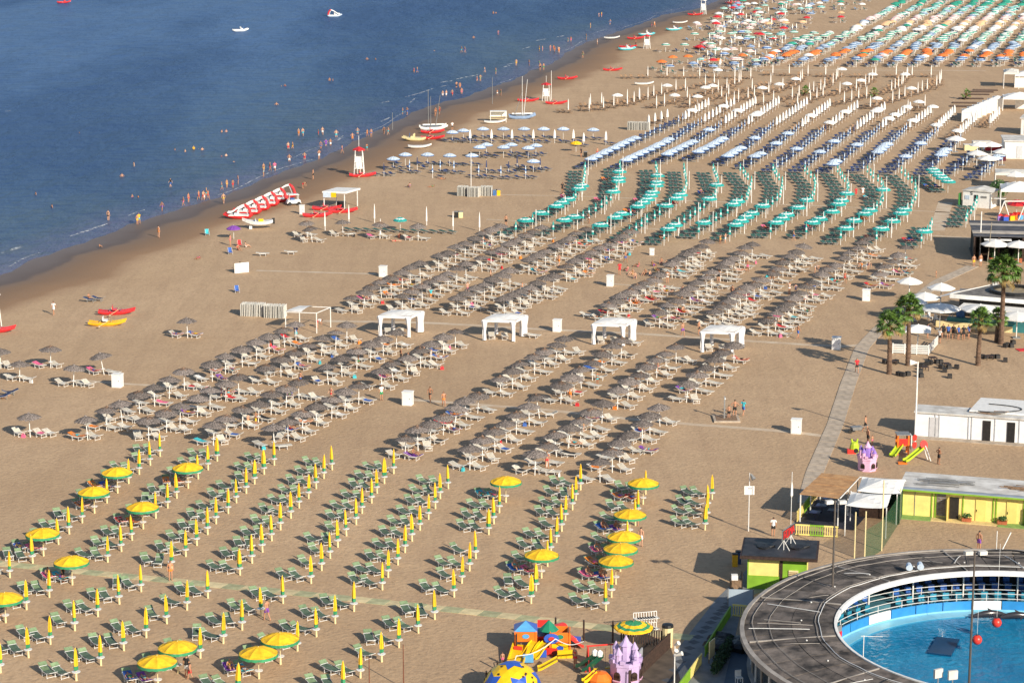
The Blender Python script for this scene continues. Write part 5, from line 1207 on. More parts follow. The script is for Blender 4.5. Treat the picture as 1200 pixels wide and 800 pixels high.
for i, (x, y) in enumerate(((1099, 801), (1116, 803))):
    o = empty('floodlight', G(x, y, 3.72), .2 - .2 * i, ('grey', 'beige')[i] + ' square floodlight on the near roof edge', 'lamp', 'roof edge floodlights'); part('housing', o, MB().box((0, 0, .75), (.65, .18, .6), rz=.3), ROOFW); part('bracket', o, MB().box((0, 0, .2), (.06, .06, .5)), GREY)
for i, (x, y) in enumerate(((1065, 668), (1078, 667))):
    o = empty('spotlight', G(x, y, 3.72), 0, ('seaward', 'landward')[i] + ' pale blue spotlight on the far roof edge', 'lamp', 'far roof spotlights'); part('housing', o, MB().tube((0, -.3, .3), (0, .2, .4), .26, .2, 10), PALEB); part('bracket', o, MB().box((0, 0, .1), (.3, .1, .2)), GREY)
rt = empty('roof_reel', G(1177, 651, 3.40), 0, 'wide coil of black hose lying on the ring roof', 'hose')
part('coil', rt, MB().path([(2.0 * math.cos(t * .26), 1.1 * math.sin(t * .26), .12) for t in range(25)], .07, 6), BLACK); part('stand', rt, MB().tube((-.3, 1.6, 0), (-.3, 1.6, 1.5), .03).tube((.1, 1.4, 0), (.9, 2.2, 1.2), .04), WHITE)
o = empty('clock_sign', G(982, 748, 1.2), .9, 'small red and grey sign panel at the pool rim', 'sign'); part('panel', o, MB().box((0, 0, .5), (.9, .08, .9)), GREY); part('panel', o, MB().box((.2, -.06, .3), (.4, .06, .4)), RED)

# ---------------------------------------------------------------- poles and lamps
def pole(nm, x, y, h, r, mat, label, head=None, z=0.0, lean=0.0):
    o = empty(nm, G(x, y, z), 0, label, 'pole'); part('shaft', o, MB().tube((0, 0, 0), (lean, 0, h), r, r * .7, 8), mat)
    if head: head(o, h)
    return o
def horn(o, h): part('loudspeaker', o, MB().tube((-.1, 0, h - .1), (-.75, 0, h - .1), .08, .30, 10), WHITE)
def flood(o, h):
    part('crossarm', o, MB().tube((-.5, 0, h - .15), (.6, 0, h - .05), .04), GREY)
    for x in (-.45, .5): part('lamp', o, MB().box((x, -.1, h - .1), (.55, .35, .25), rz=.3), ROOFW)
def sign_(o, h):
    part('lamp', o, MB().tube((.1, 0, h - .1), (.35, -.25, h - .5), .08, .2, 8), GREY); bd = part('board', o, MB().box((0, -.08, h - 1.5), (.85, .05, .75)), WHITE); part('emblem', bd, MB().box((.05, -.12, h - 1.3), (.3, .02, .14)), M('pale_grey_print', (.45, .45, .47)))
pole('loudspeaker_pole', 1072, 520, 8.1, .10, WHITE, 'tall white pole with a horn loudspeaker at the white cabins', horn)
pole('lamp_post', 877, 622, 5.1, .05, ALU, 'thin lamp post with a white notice board on open sand', sign_)
pole('flag_pole', 1148, 301, 6.2, .10, WHITE, 'tall white pole at the corner of the dark restaurant')
pole('timber_pole', 1157, 309, 5.6, .07, M('grey_wood', (.30, .26, .20), .8, .2, 3), 'leaning grey timber pole in front of the restaurant', lean=.35)
pole('floodlight_mast', 974, 741, 10.2, .09, M('grey_brown_mast', (.10, .085, .075), .5), 'tall brown floodlight mast rising through the ring roof', flood)
pole('floodlight_mast', 1134, 836, 11.5, .09, MATS['grey_brown_mast'], 'tall brown floodlight mast in front of the pool water', flood)
pole('thin_mast', 1010, 815, 4.4, .04, WHITE, 'short white mast with a crossbar on the near roof', lambda o, h: part('crossbar', o, MB().tube((-.2, 0, h - .05), (1.3, 0, h - .1), .02), WHITE))
pole('flag_pole', 926, 640, 6.4, .035, ALU, 'thin flag pole with a furled pale flag by the kiosk sign', lambda o, h: part('flag', o, MB().lathe([(.02, h - 2.2), (.12, h - 2.0), (.09, h - 1.2), (.02, h - .8)], 6), CLOTHW))
def twin(o, h):
    for dx, dz in ((.1, 0), (-.05, -.55), (.35, -.75)): part('lamp', o, MB().tube((0, 0, h + dz - .1), (dx + .15, -.2, h + dz + .15), .06, .17, 8), ROOFW)
pole('floodlight_pole', 790, 812, 3.6, .05, ALU, 'pole with three small white floodlights beside the paved lane', twin)
for i, (x, y, h) in enumerate(((427, 300, 0), (473, 806, 3.2), (433, 812, 2.6))):
    if h: pole('rusty_pole', x, y, h, .045, M('rust', (.16, .055, .03), .8, .2, 4), ('', 'taller thin rusty pole among the near yellow parasols', 'shorter thin rusty pole among the near yellow parasols')[i])
for i, (x, y, h) in enumerate(((460, 152, 3.2), (502, 145, 6.5), (577, 122, 5.4), (600, 229, 0), (552, 218, 5.5), (646, 117, 6.0))):
    if h: pole('slim_pole', x, y, h, .06, [GREY, GREY, GREY, WHITE, WHITE, WHITE][i], ('short slim grey pole on the wet sand', 'slim dark pole behind the catamaran', 'slim grey pole with a ball top near the board rack', '', 'slim white pole behind the folded screens', 'slim white shower pole beside the red roofed tower')[i])

# ---------------------------------------------------------------- playground beside the pool building
PL = {n: M('toy_' + n, c, .35, .06, 2) for n, c in dict(yellow=(.80, .50, .01), red=(.70, .04, .03), orange=(.78, .18, .02), blue=(.03, .10, .48), sky=(.10, .35, .65), green=(.02, .22, .12), lilac=(.50, .38, .62), pink=(.72, .42, .60), purple=(.30, .18, .55), lime=(.42, .55, .03)).items()}
def slide(p, q, w, mat, wave=0.0, rim=.18, n=10):
    """trough from p (high) to q (low)"""
    p, q = Vector(p), Vector(q); d = (q - p); s = Vector((-d.y, d.x, 0)).normalized() * w / 2; b = MB(); vs = []
    for i in range(n + 1):
        t = i / n; c = p + d * t + Vector((0, 0, wave * math.sin(t * math.pi * 2.0) + (.0 if t < .85 else (t - .85) * .9)))
        for k, h in ((-1.12, rim), (-1, rim), (-.9, 0), (.9, 0), (1, rim), (1.12, rim), (1.12, -.06), (-1.12, -.06)): vs.append(c + s * k + Vector((0, 0, h)))
    fs = [(i * 8 + k, i * 8 + (k + 1) % 8, i * 8 + 8 + (k + 1) % 8, i * 8 + 8 + k) for i in range(n) for k in range(8)]
    return b.add(vs, fs)
def tower(b, x, y, w, h0, h1, posts=True):
    for sx in (-1, 1):
        for sy in (-1, 1): b.box((x + sx * w / 2, y + sy * w / 2, h1 / 2), (.14, .14, h1))
    b.box((x, y, h0), (w, w, .10))
    return b
ps = empty('play_structure', G(640, 775), 0, 'large multicoloured plastic play structure with three yellow slides', 'playground')
O_ = ps.location
def LP(x, y, z=0): return G(x, y) - O_ + Vector((0, 0, z))
def LZ(x, y, z): return G(x, y, z) - O_
tA = LP(616, 762); tB = LP(656, 763); tC = LP(640, 757)
part('tower_frame', ps, tower(MB(), tA.x, tA.y, 1.5, 1.5, 2.7), PL['orange']); part('tower_frame', ps, tower(MB(), tB.x, tB.y, 1.4, 1.4, 2.5), PL['orange']); part('deck', ps, MB().box((tC.x, tC.y, 1.35), (2.4, 1.3, .12)).box((tC.x, tC.y + .2, .65), (1.8, .9, 1.2)), PL['red'])
def disc(b, c, nrm, r, t=.08, n=12): nrm = Vector(nrm).normalized(); return b.tube(Vector(c) - nrm * t / 2, Vector(c) + nrm * t / 2, r, None, n)
for (t_, w) in ((tA, 1.5), (tB, 1.4)):
    for dx, dy in ((-.5, 0), (.5, 0), (0, -.5), (0, .5)):
        for z in ((2.05, .75) if dy == 0 or t_ is tB else (2.05,)):
            pn = part('panel', ps, MB().box((t_.x + dx * w, t_.y + dy * w, z), (.07 if dx else w - .2, .07 if dy else w - .2, 1.05)), PL['orange'] if z > 1 else PL['yellow' if t_ is tB else 'red'])
            part('porthole', pn, disc(MB(), (t_.x + dx * w * 1.06, t_.y + dy * w * 1.06, z + .05), (dx, dy, 0), .26), PL['green' if t_ is tB else 'sky'] if z > 1 else PL['blue'])
part('roof', ps, MB().add([(tA.x - .85, tA.y - .85, 2.65), (tA.x + .85, tA.y - .85, 2.65), (tA.x + .85, tA.y + .85, 2.65), (tA.x - .85, tA.y + .85, 2.65), (tA.x, tA.y, 3.5)], [(0, 1, 4), (2, 3, 4)]).mat(1).add([(tA.x - .85, tA.y - .85, 2.65), (tA.x + .85, tA.y - .85, 2.65), (tA.x + .85, tA.y + .85, 2.65), (tA.x - .85, tA.y + .85, 2.65), (tA.x, tA.y, 3.5)], [(1, 2, 4), (3, 0, 4)]), [PL['sky'], PL['blue']])
part('roof', ps, MB().lathe([(.75, 2.45), (.45, 2.9), (.05, 3.5)], 8, (tB.x - .8, tB.y + .2, 0)), PL['green'])
wl_ = part('wheel', ps, disc(MB(), (tB.x - .62, tB.y - .80, 1.95), (0, -1, .1), .55, .12, 14), PL['blue']); part('hub', wl_, disc(MB(), (tB.x - .62, tB.y - .88, 1.95), (0, -1, .1), .22, .12, 10), PL['red'])
part('slide', ps, slide(LZ(653, 764, 1.45) , LP(630, 787, .25), .75, None), PL['yellow'])
part('slide', ps, slide(LZ(628, 743, 1.55), LP(613, 776, .55), .60, None, .12), PL['yellow']); part('slide', ps, slide(LZ(640, 745, 1.5), LP(623, 776, .35), .60, None, .12), PL['yellow'])
part('slide', ps, slide(LP(611, 766, 1.1), LP(602, 785, .2), 1.1, None, 0, .35), PL['yellow']); part('panel', ps, MB().box(LP(619, 778, .7), (.75, .08, .95)), PL['sky']); part('canopy', ps, MB().lathe([(.55, 0), (.5, .35), (.3, .6), (.02, .7)], 8, tC + Vector((-.5, .1, 1.4))), PL['sky']); part('canopy', ps, MB().lathe([(.5, 0), (.45, .3), (.25, .5), (.02, .6)], 8, tC + Vector((.2, .5, 1.4))), PL['green'])
part('ramp', ps, slide(tB + Vector((.5, .8, 1.5)), LP(681, 757, .15), 1.3, None, 0, .25), PL['red']); part('ramp_side', ps, MB().box(LP(668, 753, .55), (1.6, .10, .55), rz=-.2), PL['blue']); part('drum', ps, MB().tube(LP(655, 771, .35), LP(651, 767, .35), .34, n=12), BLACK); part('climbing_panel', ps, MB().box(LP(662, 771, .5), (1.1, .1, .95), rz=.1), PL['yellow'])
ps.scale = (1, 1, .66)
for k_, (x, y, z, c, sx) in enumerate(((646, 768, .5, 'red', .9), (634, 770, .45, 'blue', .8), (626, 764, .7, 'green', .7), (650, 757, 1.9, 'red', 1.1), (637, 752, 2.2, 'red', .9), (664, 766, 1.0, 'sky', .5), (607, 770, .9, 'red', .6))):
    part('panel', ps, MB().box(LP(x, y, z), (sx, .10, .8), rz=.3 * (k_ % 3) - .3), PL[c])
part('tube_tunnel', ps, MB().tube(LP(648, 757, 2.0), LP(660, 752, 1.9), .42, n=12), PL['red'])
# climbing ball, yellow with blue patches
ball = empty('climbing_ball', G(600, 815), 0, 'big yellow climbing dome with blue patches and hand holes', 'playground')
bm = bmesh.new(); bmesh.ops.create_icosphere(bm, subdivisions=3, radius=2.05)
ico = bmesh.new(); bmesh.ops.create_icosphere(ico, subdivisions=1, radius=1); pent = [v.co.normalized() for v in ico.verts]; ico.free()
yb, bb, hb_ = MB(), MB(), MB()
for f in bm.faces:
    c = f.calc_center_median()
    if c.z < -.3: continue
    blue = max(c.normalized().dot(p) for p in pent) > .955
    vs = [v.co * (1.012 if blue else 1) + Vector((0, 0, .4)) for v in f.verts]; (bb if blue else yb).add(vs, [(0, 1, 2)])
bm.free(); q = random.Random(8)
for _ in range(60):
    d = Vector((q.gauss(0, 1), q.gauss(0, 1) - .4, abs(q.gauss(0, .9)))).normalized()
    if max(d.dot(p) for p in pent) < .93: hb_.tube(d * 2.02 + Vector((0, 0, .4)), d * 2.06 + Vector((0, 0, .4)), .09, n=7)
part('shell', ball, yb, PL['yellow']); part('blue_patch', ball, bb, PL['blue']); part('hand_hole', ball, hb_, DBROWN)  # shell is uncut; dark discs paint the shade inside the hand holes
def castle(nm, x, y, sc, label, body, roof):
    o = empty(nm, G(x, y), .15, label, 'playground'); o.scale = (sc, sc, sc)
    part('wall', o, MB().lathe([(1.05, 0), (1.08, 1.25), (1.16, 1.30), (1.16, 1.55), (.9, 1.55), (.9, 1.2)], 8), PL[body])
    for i in range(8): a = i * math.pi / 4 + .39; part('merlon', o, MB().box((1.05 * math.cos(a), 1.05 * math.sin(a), 1.66), (.22, .34, .25), rz=a), PL[body])
    for i, (a, h) in enumerate(((.6, 2.1), (2.3, 2.2), (3.9, 2.15), (5.5, 2.0))): t_ = part('turret', o, MB().tube((.85 * math.cos(a), .85 * math.sin(a), 1.2), (.85 * math.cos(a), .85 * math.sin(a), h), .22, n=8), PL[body]); part('spire', t_, MB().lathe([(.30, h), (.02, h + .5)], 8, (.85 * math.cos(a), .85 * math.sin(a), 0)), PL[roof])
    kp = part('keep', o, MB().tube((0, 0, 1.2), (0, 0, 2.6), .42, .36, 8), PL[roof]); part('spire', kp, MB().lathe([(.48, 2.6), (.25, 2.85), (.02, 3.3)], 8), PL[body])
    for a in (-1.57 + .39, -1.57 - .39 - .39, -.4):
        w = part('window', o, MB().tube((1.02 * math.cos(a), 1.02 * math.sin(a), .70), (1.12 * math.cos(a), 1.12 * math.sin(a), .70), .24, n=10).box((1.05 * math.cos(a), 1.05 * math.sin(a), .52), (.14, .46, .36), rz=a), DBROWN); part('frame', w, MB().box((1.09 * math.cos(a), 1.09 * math.sin(a), .30), (.12, .6, .08), rz=a), PL['pink'])
castle('toy_castle', 733, 797, 1.02, 'lilac toy castle with turrets in the fenced playground', 'lilac', 'lilac'); castle('toy_castle', 1016, 550, .83, 'small pink toy castle with purple battlements by the path', 'pink', 'purple')
sw = empty('playground_swing', G(705, 790), .2, 'red tube swing frame in the fenced playground', 'playground')
for x in (-1.0, 1.0): part('leg', sw, MB().tube((x, -.7, 0), (x, 0, 2.2), .06), PL['red']); part('leg', sw, MB().tube((x, .7, 0), (x, 0, 2.2), .06), PL['red'])
part('crossbar', sw, MB().tube((-1.1, 0, 2.2), (1.1, 0, 2.2), .06), PL['red'])
for x in (-.4, .45): s_ = part('swing_seat', sw, MB().box((x, 0, .5), (.4, .25, .08)), PL['yellow']); part('chain', s_, MB().tube((x - .18, 0, .5), (x - .18, 0, 2.2), .015, n=4).tube((x + .18, 0, .5), (x + .18, 0, 2.2), .015, n=4), GREY)
gs = empty('tube_slide', G(685, 790), 0, 'green double slide with white top caps in the playground', 'playground')
part('chute', gs, slide(LZ(698, 768, 1.7) + O_ - gs.location, G(678, 785) - gs.location + Vector((0, 0, .2)), .5, None, .0, .2), PL['green']); part('chute', gs, slide(LZ(704, 770, 1.7) + O_ - gs.location, G(685, 790) - gs.location + Vector((0, 0, .2)), .5, None, 0, .2), PL['green'])
for x, y in ((697, 767), (703, 768)): part('cap', gs, MB().lathe([(.22, 0), (.2, .3), (.02, .45)], 8, G(x, y, 1.7) - gs.location), CLOTHW)
oc = empty('toddler_climber', G(703, 800), 0, 'orange and yellow toddler climber at the foot of the red swings', 'playground')
part('drum', oc, MB().lathe([(.8, 0), (.85, .4), (.5, .8), (.05, .9)], 10), PL['orange']); part('slide', oc, slide((-.3, 0, .8), (-1.2, -.4, .15), .4, None), PL['yellow'])
# small playground on open sand
s1 = empty('small_slide', G(1057, 531), 0, 'small plastic slide house with orange and white panels on open sand', 'playground')
part('house', s1, tower(MB(), 0, 0, 1.0, .9, 1.9), PL['orange']); part('panel', s1, MB().box((.1, -.52, 1.25), (1.0, .06, .6)), PL['red']); part('panel', s1, MB().box((.75, -.2, 1.2), (.08, .9, 1.4)), WHITE); part('slide', s1, slide((-.2, -.3, .95), (-1.2, -1.6, .1), .55, None), PL['lime']); part('roof', s1, MB().box((0, 0, 1.95), (1.3, 1.3, .08)), GREY); part('ball', s1, disc(MB(), (1.1, -.3, 1.6), (1, -1, 0), .32), PL['red']); part('ball', s1, disc(MB(), (1.1, -.3, .9), (1, -1, 0), .32), PL['red'])
s2 = empty('small_slide', G(1075, 541), 0, 'small lime slide with a red top next to the slide house', 'playground')
part('slide', s2, slide((.5, .5, 1.2), (-1.3, -.5, .1), .5, None), PL['lime']); part('foot', s2, MB().box((-1.5, -.6, .08), (.8, .6, .12)), PL['orange']); part('top', s2, disc(MB(), (.65, .6, 1.5), (.5, -1, .4), .42), PL['red']); part('ladder', s2, MB().tube((.8, .6, 1.4), (1.3, .3, 0), .05).tube((.6, .9, 1.4), (1.1, .8, 0), .05), WHITE)
s3 = empty('ride_toy', G(1001, 530), 0, 'lime and red animal ride toy beside the pink castle', 'playground')
part('body', s3, MB().lathe([(.35, 0), (.5, .3), (.4, .8), (.3, 1.0), (.02, 1.1)], 10), PL['lime']); part('ear', s3, MB().tube((-.2, 0, 1.0), (-.3, 0, 1.35), .12, .06).tube((.2, 0, 1.0), (.3, 0, 1.35), .12, .06), PL['lime']); part('base', s3, MB().box((-.3, -.2, .2), (.8, .6, .4)), PL['red']); part('mouth', s3, disc(MB(), (.1, -.48, .3), (0, -1, 0), .22), DARK)
br = empty('barrow', G(1003, 507), .3, 'dark wheelbarrow pushed along the sand by the path', 'barrow')
part('tray', br, MB().box((0, 0, .5), (.9, .6, .3), taper=1.2), GREY); part('wheel', br, MB().tube((-.6, -.06, .2), (-.6, .06, .2), .2, n=12), BLACK); part('handle', br, MB().tube((.3, -.25, .5), (1.3, -.25, .8), .03).tube((.3, .25, .5), (1.3, .25, .8), .03), GREY)
# rope fence of the playground and dark pen
for i, (x, y) in enumerate([(605, 768), (651, 748), (684, 751), (593, 790), (583, 800), (570, 812), (718, 752)]):
    o = empty('fence_post', G(x, y), 0, f'dark brown rope post, {ORD[i+1]} around the playground', 'post', 'playground rope posts'); part('shaft', o, MB().tube((0, 0, 0), (0, 0, 1.6), .07, n=6), DBROWN); part('cap', o, MB().lathe([(.08, 1.6), (.02, 1.68)], 6), BLACK)
rp = []
for a, b in (((570, 812), (583, 800)), ((583, 800), (593, 790)), ((593, 790), (605, 768)), ((605, 768), (651, 748)), ((651, 748), (684, 751))):
    A, B = G(*a, 1.4), G(*b, 1.4); m = MB().path([lerp(A, B, t / 8) - Vector((0, 0, .35 * math.sin(math.pi * t / 8))) for t in range(9)], .03, 5)
    rp.append(tag(obj('rope', m.mesh('rope', CLOTHW)), f'sagging white rope, span {ORD[len(rp)+1]} along the playground posts', 'rope', 'playground ropes'))
pen = empty('slatted_pen', G(757, 758), 0, 'dark slatted wooden pen holding stacked chairs by the lane', 'fence')
pp = [G(728, 752), G(786, 758), G(737, 805)]
for a, b in ((1, 2),):
    A, B = pp[a] - pen.location, pp[b] - pen.location; n = 46
    for i in range(n): part('slat', pen, MB().box(lerp(A, B, i / (n - 1)) + Vector((0, 0, .6)), (.06, .10, 1.2), rz=.4), DBROWN)
    for z in (.25, 1.05): part('rail', pen, MB().tube(A + Vector((0, 0, z)), B + Vector((0, 0, z)), .05), DBROWN)
A, B = pp[0] - pen.location, pp[1] - pen.location
for i in range(22): part('slat', pen, MB().box(lerp(A, B, i / 21) + Vector((0, 0, .6)), (.10, .06, 1.2)), DBROWN)
part('floor', pen, MB().prism([(p.x - pen.location.x, p.y - pen.location.y) for p in (pp[0], pp[2], G(800, 805), pp[1])], 0, .03), M('pen_boards', (.10, .075, .055), .8, .2, 1))
part('wall', pen, MB().box(G(745, 790) - pen.location + Vector((0, 0, .7)), (.1, 3.6, 1.4), rz=-.3), M('grey_board', (.36, .37, .40), .7, .1, 1))
pu = thing('striped_parasol', ring_open(1.42, [GRN, YEL], [0, 0, 1, 0, 1, 1], 1.95, .40, BROWN, .04, 10), G(742, 764), 0, 'open parasol with green and yellow rings above the dark pen', 'parasol')
for i in range(14):
    o = empty('stacked_chair', G(747 + 3.0 * (i % 7), 745 - .25 * (i % 7), .0), .3, f'white frame chair, {ORD[i % 7 + 1]} in the {("lower", "upper")[i // 7]} tier stacked behind the pen', 'chair', 'white chairs stacked behind the pen')
    o.location.z = .15 + .85 * (i // 7); part('frame', o, MB().tube((-.3, 0, .0), (-.3, .1, .8), .03, n=4).tube((.3, 0, .0), (.3, .1, .8), .03, n=4).tube((-.3, .1, .8), (.3, .1, .8), .03, n=4).tube((-.3, -.4, .4), (.3, -.4, .4), .03, n=4).tube((-.3, .1, .4), (-.3, -.5, .45), .03, n=4).tube((.3, .1, .4), (.3, -.5, .45), .03, n=4), WHITE); part('seat', o, MB().box((0, -.15, .42), (.55, .5, .03)), LWHT2)
b_ = empty('litter_bin', G(782, 757), 0, 'cream round litter bin with dark lid at the pen corner', 'bin'); part('body', b_, MB().lathe([(.38, 0), (.42, 1.5), (.40, 1.55)], 12), CREAM); part('lid', b_, MB().lathe([(.44, 1.5), (.40, 1.7), (.02, 1.75)], 12), BLACK)

# ---------------------------------------------------------------- cabanas and white lockers
CV = M('white_curtain', (0.78, 0.78, 0.79), .85, .06, 2)
def cabana(x, y, label, curt=True):
    o = empty('beach_cabana', G(x, y), R(-10), label, 'cabana', 'white cabanas')
    for px, py in ((0, 0), (3.7, 0), (.75, 3.4), (4.5, 3.4)):
        p_ = part('post', o, MB().box((px, py, 1.2), (.09, .09, 2.4)), WHITE)
        if curt: part('curtain', p_, MB().lathe([(.20, .10), (.13, 1.0), (.24, 1.8), (.36, 2.35)], 10, (px + (.2 if px < 2 else -.2), py, 0), wob=lambda i, j: 1 + .18 * (i % 2)), CV)
    rf = MB(); n = 6; vs = []
    for j in range(n + 1):
        for i in range(n + 1): u, v = i / n, j / n; vs.append((lerp(0, 3.7, u) + .77 * v, 3.4 * v, 2.48 + .22 * math.sin(math.pi * v) * math.sin(math.pi * u) + .03 * math.sin(9 * u + 4 * v)))
    if curt: part('roof_cloth', o, rf.add(vs, [(j * (n + 1) + i, j * (n + 1) + i + 1, (j + 1) * (n + 1) + i + 1, (j + 1) * (n + 1) + i) for j in range(n) for i in range(n)]), CLOTHW)
    else: part('roof_cloth', o, rf.add(vs, [(j * (n + 1) + i, j * (n + 1) + i + 1, (j + 1) * (n + 1) + i + 1, (j + 1) * (n + 1) + i) for j in range(n) for i in range(3)]), CLOTHW)
    if curt:
        part('valance', o, MB().box((1.85, -.03, 2.33), (3.8, .04, .26)), CV); part('valance', o, MB().add([(3.78, -.03, 2.2), (3.78, -.03, 2.46), (4.55, 3.43, 2.46), (4.55, 3.43, 2.2)], [(0, 1, 2, 3)]), CV); part('valance', o, MB().add([(-.05, -.03, 2.2), (-.05, -.03, 2.46), (.72, 3.43, 2.46), (.72, 3.43, 2.2)], [(0, 1, 2, 3)]), CV)
        part('rear_drape', o, MB().lathe([(.45, .1), (.40, 1.2), (.55, 2.3)], 10, (4.2, 3.0, 0), wob=lambda i, j: 1 + .15 * (i % 2)), CV)
    part('beam', o, MB().tube((0, 0, 2.38), (3.7, 0, 2.38), .05).tube((.75, 3.4, 2.38), (4.5, 3.4, 2.38), .05).tube((0, 0, 2.38), (.75, 3.4, 2.38), .05).tube((3.7, 0, 2.38), (4.5, 3.4, 2.38), .05), WHITE)
    return o
for i, (x, y) in enumerate(((335, 389), (444, 394), (566, 399), (694, 404), (821, 413))):
    c_ = cabana(x, y, (f'bare white cabana frame with half a roof nearest the sea', 'white curtained cabana second from the sea', 'white curtained cabana in the middle of the five', 'white curtained cabana fourth from the sea', 'white curtained cabana nearest the bar')[i], i > 0)
    if i:
        for k, dx in enumerate((1.0, 2.5)): thing('cabana_lounger', L_W[1], c_.location + Vector((dx, 1.0 - .17 * dx, 0)), .1, f'{("seaward", "landward")[k]} white lounger inside the {("", "second", "middle", "fourth", "last")[i]} cabana', 'lounger', 'loungers inside the cabanas')
def locker(x, y, label, w=1.0, h=1.35, d=.9):
    o = empty('white_locker', G(x, y), R(-14), label, 'locker', 'white lockers'); part('body', o, MB().box((0, 0, h / 2), (w, d, h)), WHITE); part('lid', o, MB().box((0, 0, h + .03), (w + .08, d + .08, .07)), CLOTHW); dr = part('door', o, MB().box((0, -d / 2 - .012, h / 2), (w - .12, .02, h - .15)), WH2); part('handle', dr, MB().box((w * .32, -d / 2 - .035, h * .55), (.05, .03, .12)), GREY)
for x, y, w, l in ((138, 453, 1.0, 'white locker beside the loose seaside umbrellas'), (478, 474, 1.0, 'white locker passed by two walking bathers'), (449, 324, .9, 'white locker on the sandy ridge by the seaward thatched row'), (715, 335, .8, 'white locker in the aisle near the red lifeguard'), (653, 388, .9, 'white locker between two cabanas'), (933, 507, .95, 'white locker on open sand near the concrete path'),
                   (980, 409, .95, 'white locker where the cabana path meets the concrete path'), (1015, 352, .9, 'white locker in front of the bar parasols'), (764, 299, .6, 'small white locker in the aisle behind the seated circle'), (314, 240, .5, 'white sandwich board beside the parked water scooter'), (354, 251, .7, 'white notice stand in front of the shelter')): locker(x, y, l, w, 1.35 if w > .65 else .9, .9 if w > .75 else .4)
o = empty('windbreak', G(277, 320), .5, 'white windbreak board standing alone on damp sand', 'windbreak'); part('panel', o, MB().box((.75, 0, .65), (2.0, .08, 1.3), rz=.0), WHITE); part('brace', o, MB().box((1.1, .8, .6), (.08, 1.5, 1.1)), DBROWN)
sh = empty('beach_shower', G(845, 491), 0, 'open air beach shower on a pale square base', 'shower')
part('base', sh, MB().box((.5, -.1, .08), (2.6, 2.6, .16)), CONC); part('pan', sh, MB().box((.5, -.1, .165), (2.1, 2.1, .02)), BROWN); part('column', sh, MB().box((.3, -.2, 1.2), (.14, .14, 2.4)), GREY); part('shower_head', sh, MB().tube((.3, -.2, 2.3), (.3, -.6, 2.3), .03).tube((.3, -.6, 2.3), (.3, -.6, 2.2), .1, n=8), ALU)
def folded_stack(x, y, n, dx, label, h=1.5):
    o = empty('folded_lounger_stack', G(x, y), R(-8), label, 'stack', 'folded lounger stacks')
    for i in range(n):
        f = part('folded_lounger', o, MB().box((i * dx, 0, h / 2), (.07, 1.5, h), rz=rnd.uniform(-.08, .08)).mat(1).box((i * dx - .04, -.7, h / 2), (.04, .1, h)), [LWHT2, GREY])
for x, y, n, l in ((284, 369, 14, 'seaward stack of folded loungers beside the bare cabana'), (312, 371, 12, 'landward stack of folded loungers beside the bare cabana'), (537, 229, 8, 'seaward stack of folded loungers on bare sand'), (549, 230, 9, 'middle stack of folded loungers on bare sand'), (564, 229, 9, 'landward stack of folded loungers on bare sand'), (736, 152, 20, 'pale stack of folded loungers beside the white parasols')): folded_stack(x, y, n, .21, l)
for nm, x, y, c, l in (('crate', 580, 229, BLUE, 'blue crate at the end of the folded loungers'), ('crate', 584, 229, PL['yellow'], 'yellow crate at the end of the folded loungers'), ('crate', 535, 255, BLACK, 'black crate on open sand'), ('crate', 540, 255, CREAM, 'cream crate on open sand'), ('litter_bin', 686, 184, BLACK, 'black litter bin near the blue rows')):
    o = empty(nm, G(x, y), 0, l, 'box'); part('body', o, MB().box((0, 0, .45), (.6, .6, .9), taper=1.05), c); part('rim', o, MB().box((0, 0, .9), (.7, .7, .06)), GREY)

# ---------------------------------------------------------------- boats and lifeguard gear
def rowboat(x, y, rz, label, mat=RED, sc=1.0):
    o = empty('rowing_catamaran', G(x, y), rz, label, 'boat', 'beached rowing catamarans'); o.scale = (sc,) * 3
    for s in (-1, 1): part('float', o, MB().hull(4.4, .42, .42, 0, (0, s * .55)), mat)
    for xx in (-.8, .5): part('crossbeam', o, MB().box((xx, 0, .48), (.18, 1.4, .08)), mat)
    part('bench', o, MB().box((-.2, 0, .62), (.5, 1.0, .10)).box((-.5, 0, .85), (.08, .9, .45)), WHITE if mat is not RED else RED)
    for s in (-1, 1): part('oar', o, MB().tube((.2, s * .5, .65), (-.6, s * 1.9, .35), .025).box((-.7, s * 2.05, .32), (.2, .5, .04)), CREAM)
YB = M('yellow_gelcoat', (.78, .42, .02), .3, .08, 2)
for i, (x, y, rz, m, l) in enumerate([(137, 368, .10, RED, 'red rowing catamaran on sand behind the yellow one'), (126, 381, .05, YB, 'yellow rowing catamaran with white deck on sand'), (402, 249, .15, RED, 'red rowing catamaran in front of the shelter, closer to the thatch'), (383, 246, .0, RED, 'red rowing catamaran half under the shelter'), (372, 254, .12, RED, 'red rowing catamaran nearest the notice stand'), (425, 207, .1, RED, 'red rowing catamaran below the white tower'),
                                  (507, 156, .12, RED, 'red rowing catamaran beside the white catamaran'), (507, 163, .02, RED, 'red and white rowing catamaran in front of the beached boats'), (619, 119, .0, RED, 'red rowing catamaran seaward of the red roofed tower'), (652, 122, .0, RED, 'red rowing catamaran landward of the red roofed tower'), (665, 93, .1, RED, 'red rowing catamaran on damp sand beyond the tower'),
                                  (718, 83, .0, RED, 'red rowing catamaran by the scattered dark loungers'), (736, 56, .0, RED, 'red rowing catamaran below the far tower'), (815, 18, .0, RED, 'red rowing catamaran at the farthest tower'), (823, 57, .3, RED, 'red rowing catamaran among green striped parasols'), (-4, 389, .1, RED, 'red rowing catamaran cut off at the picture edge'), (858, 4, .2, RED, 'red rowing catamaran at the far top of the strand'), (745, 46, .1, RED, 'red rowing catamaran behind the far tower')]): rowboat(x, y, rz, l, m)
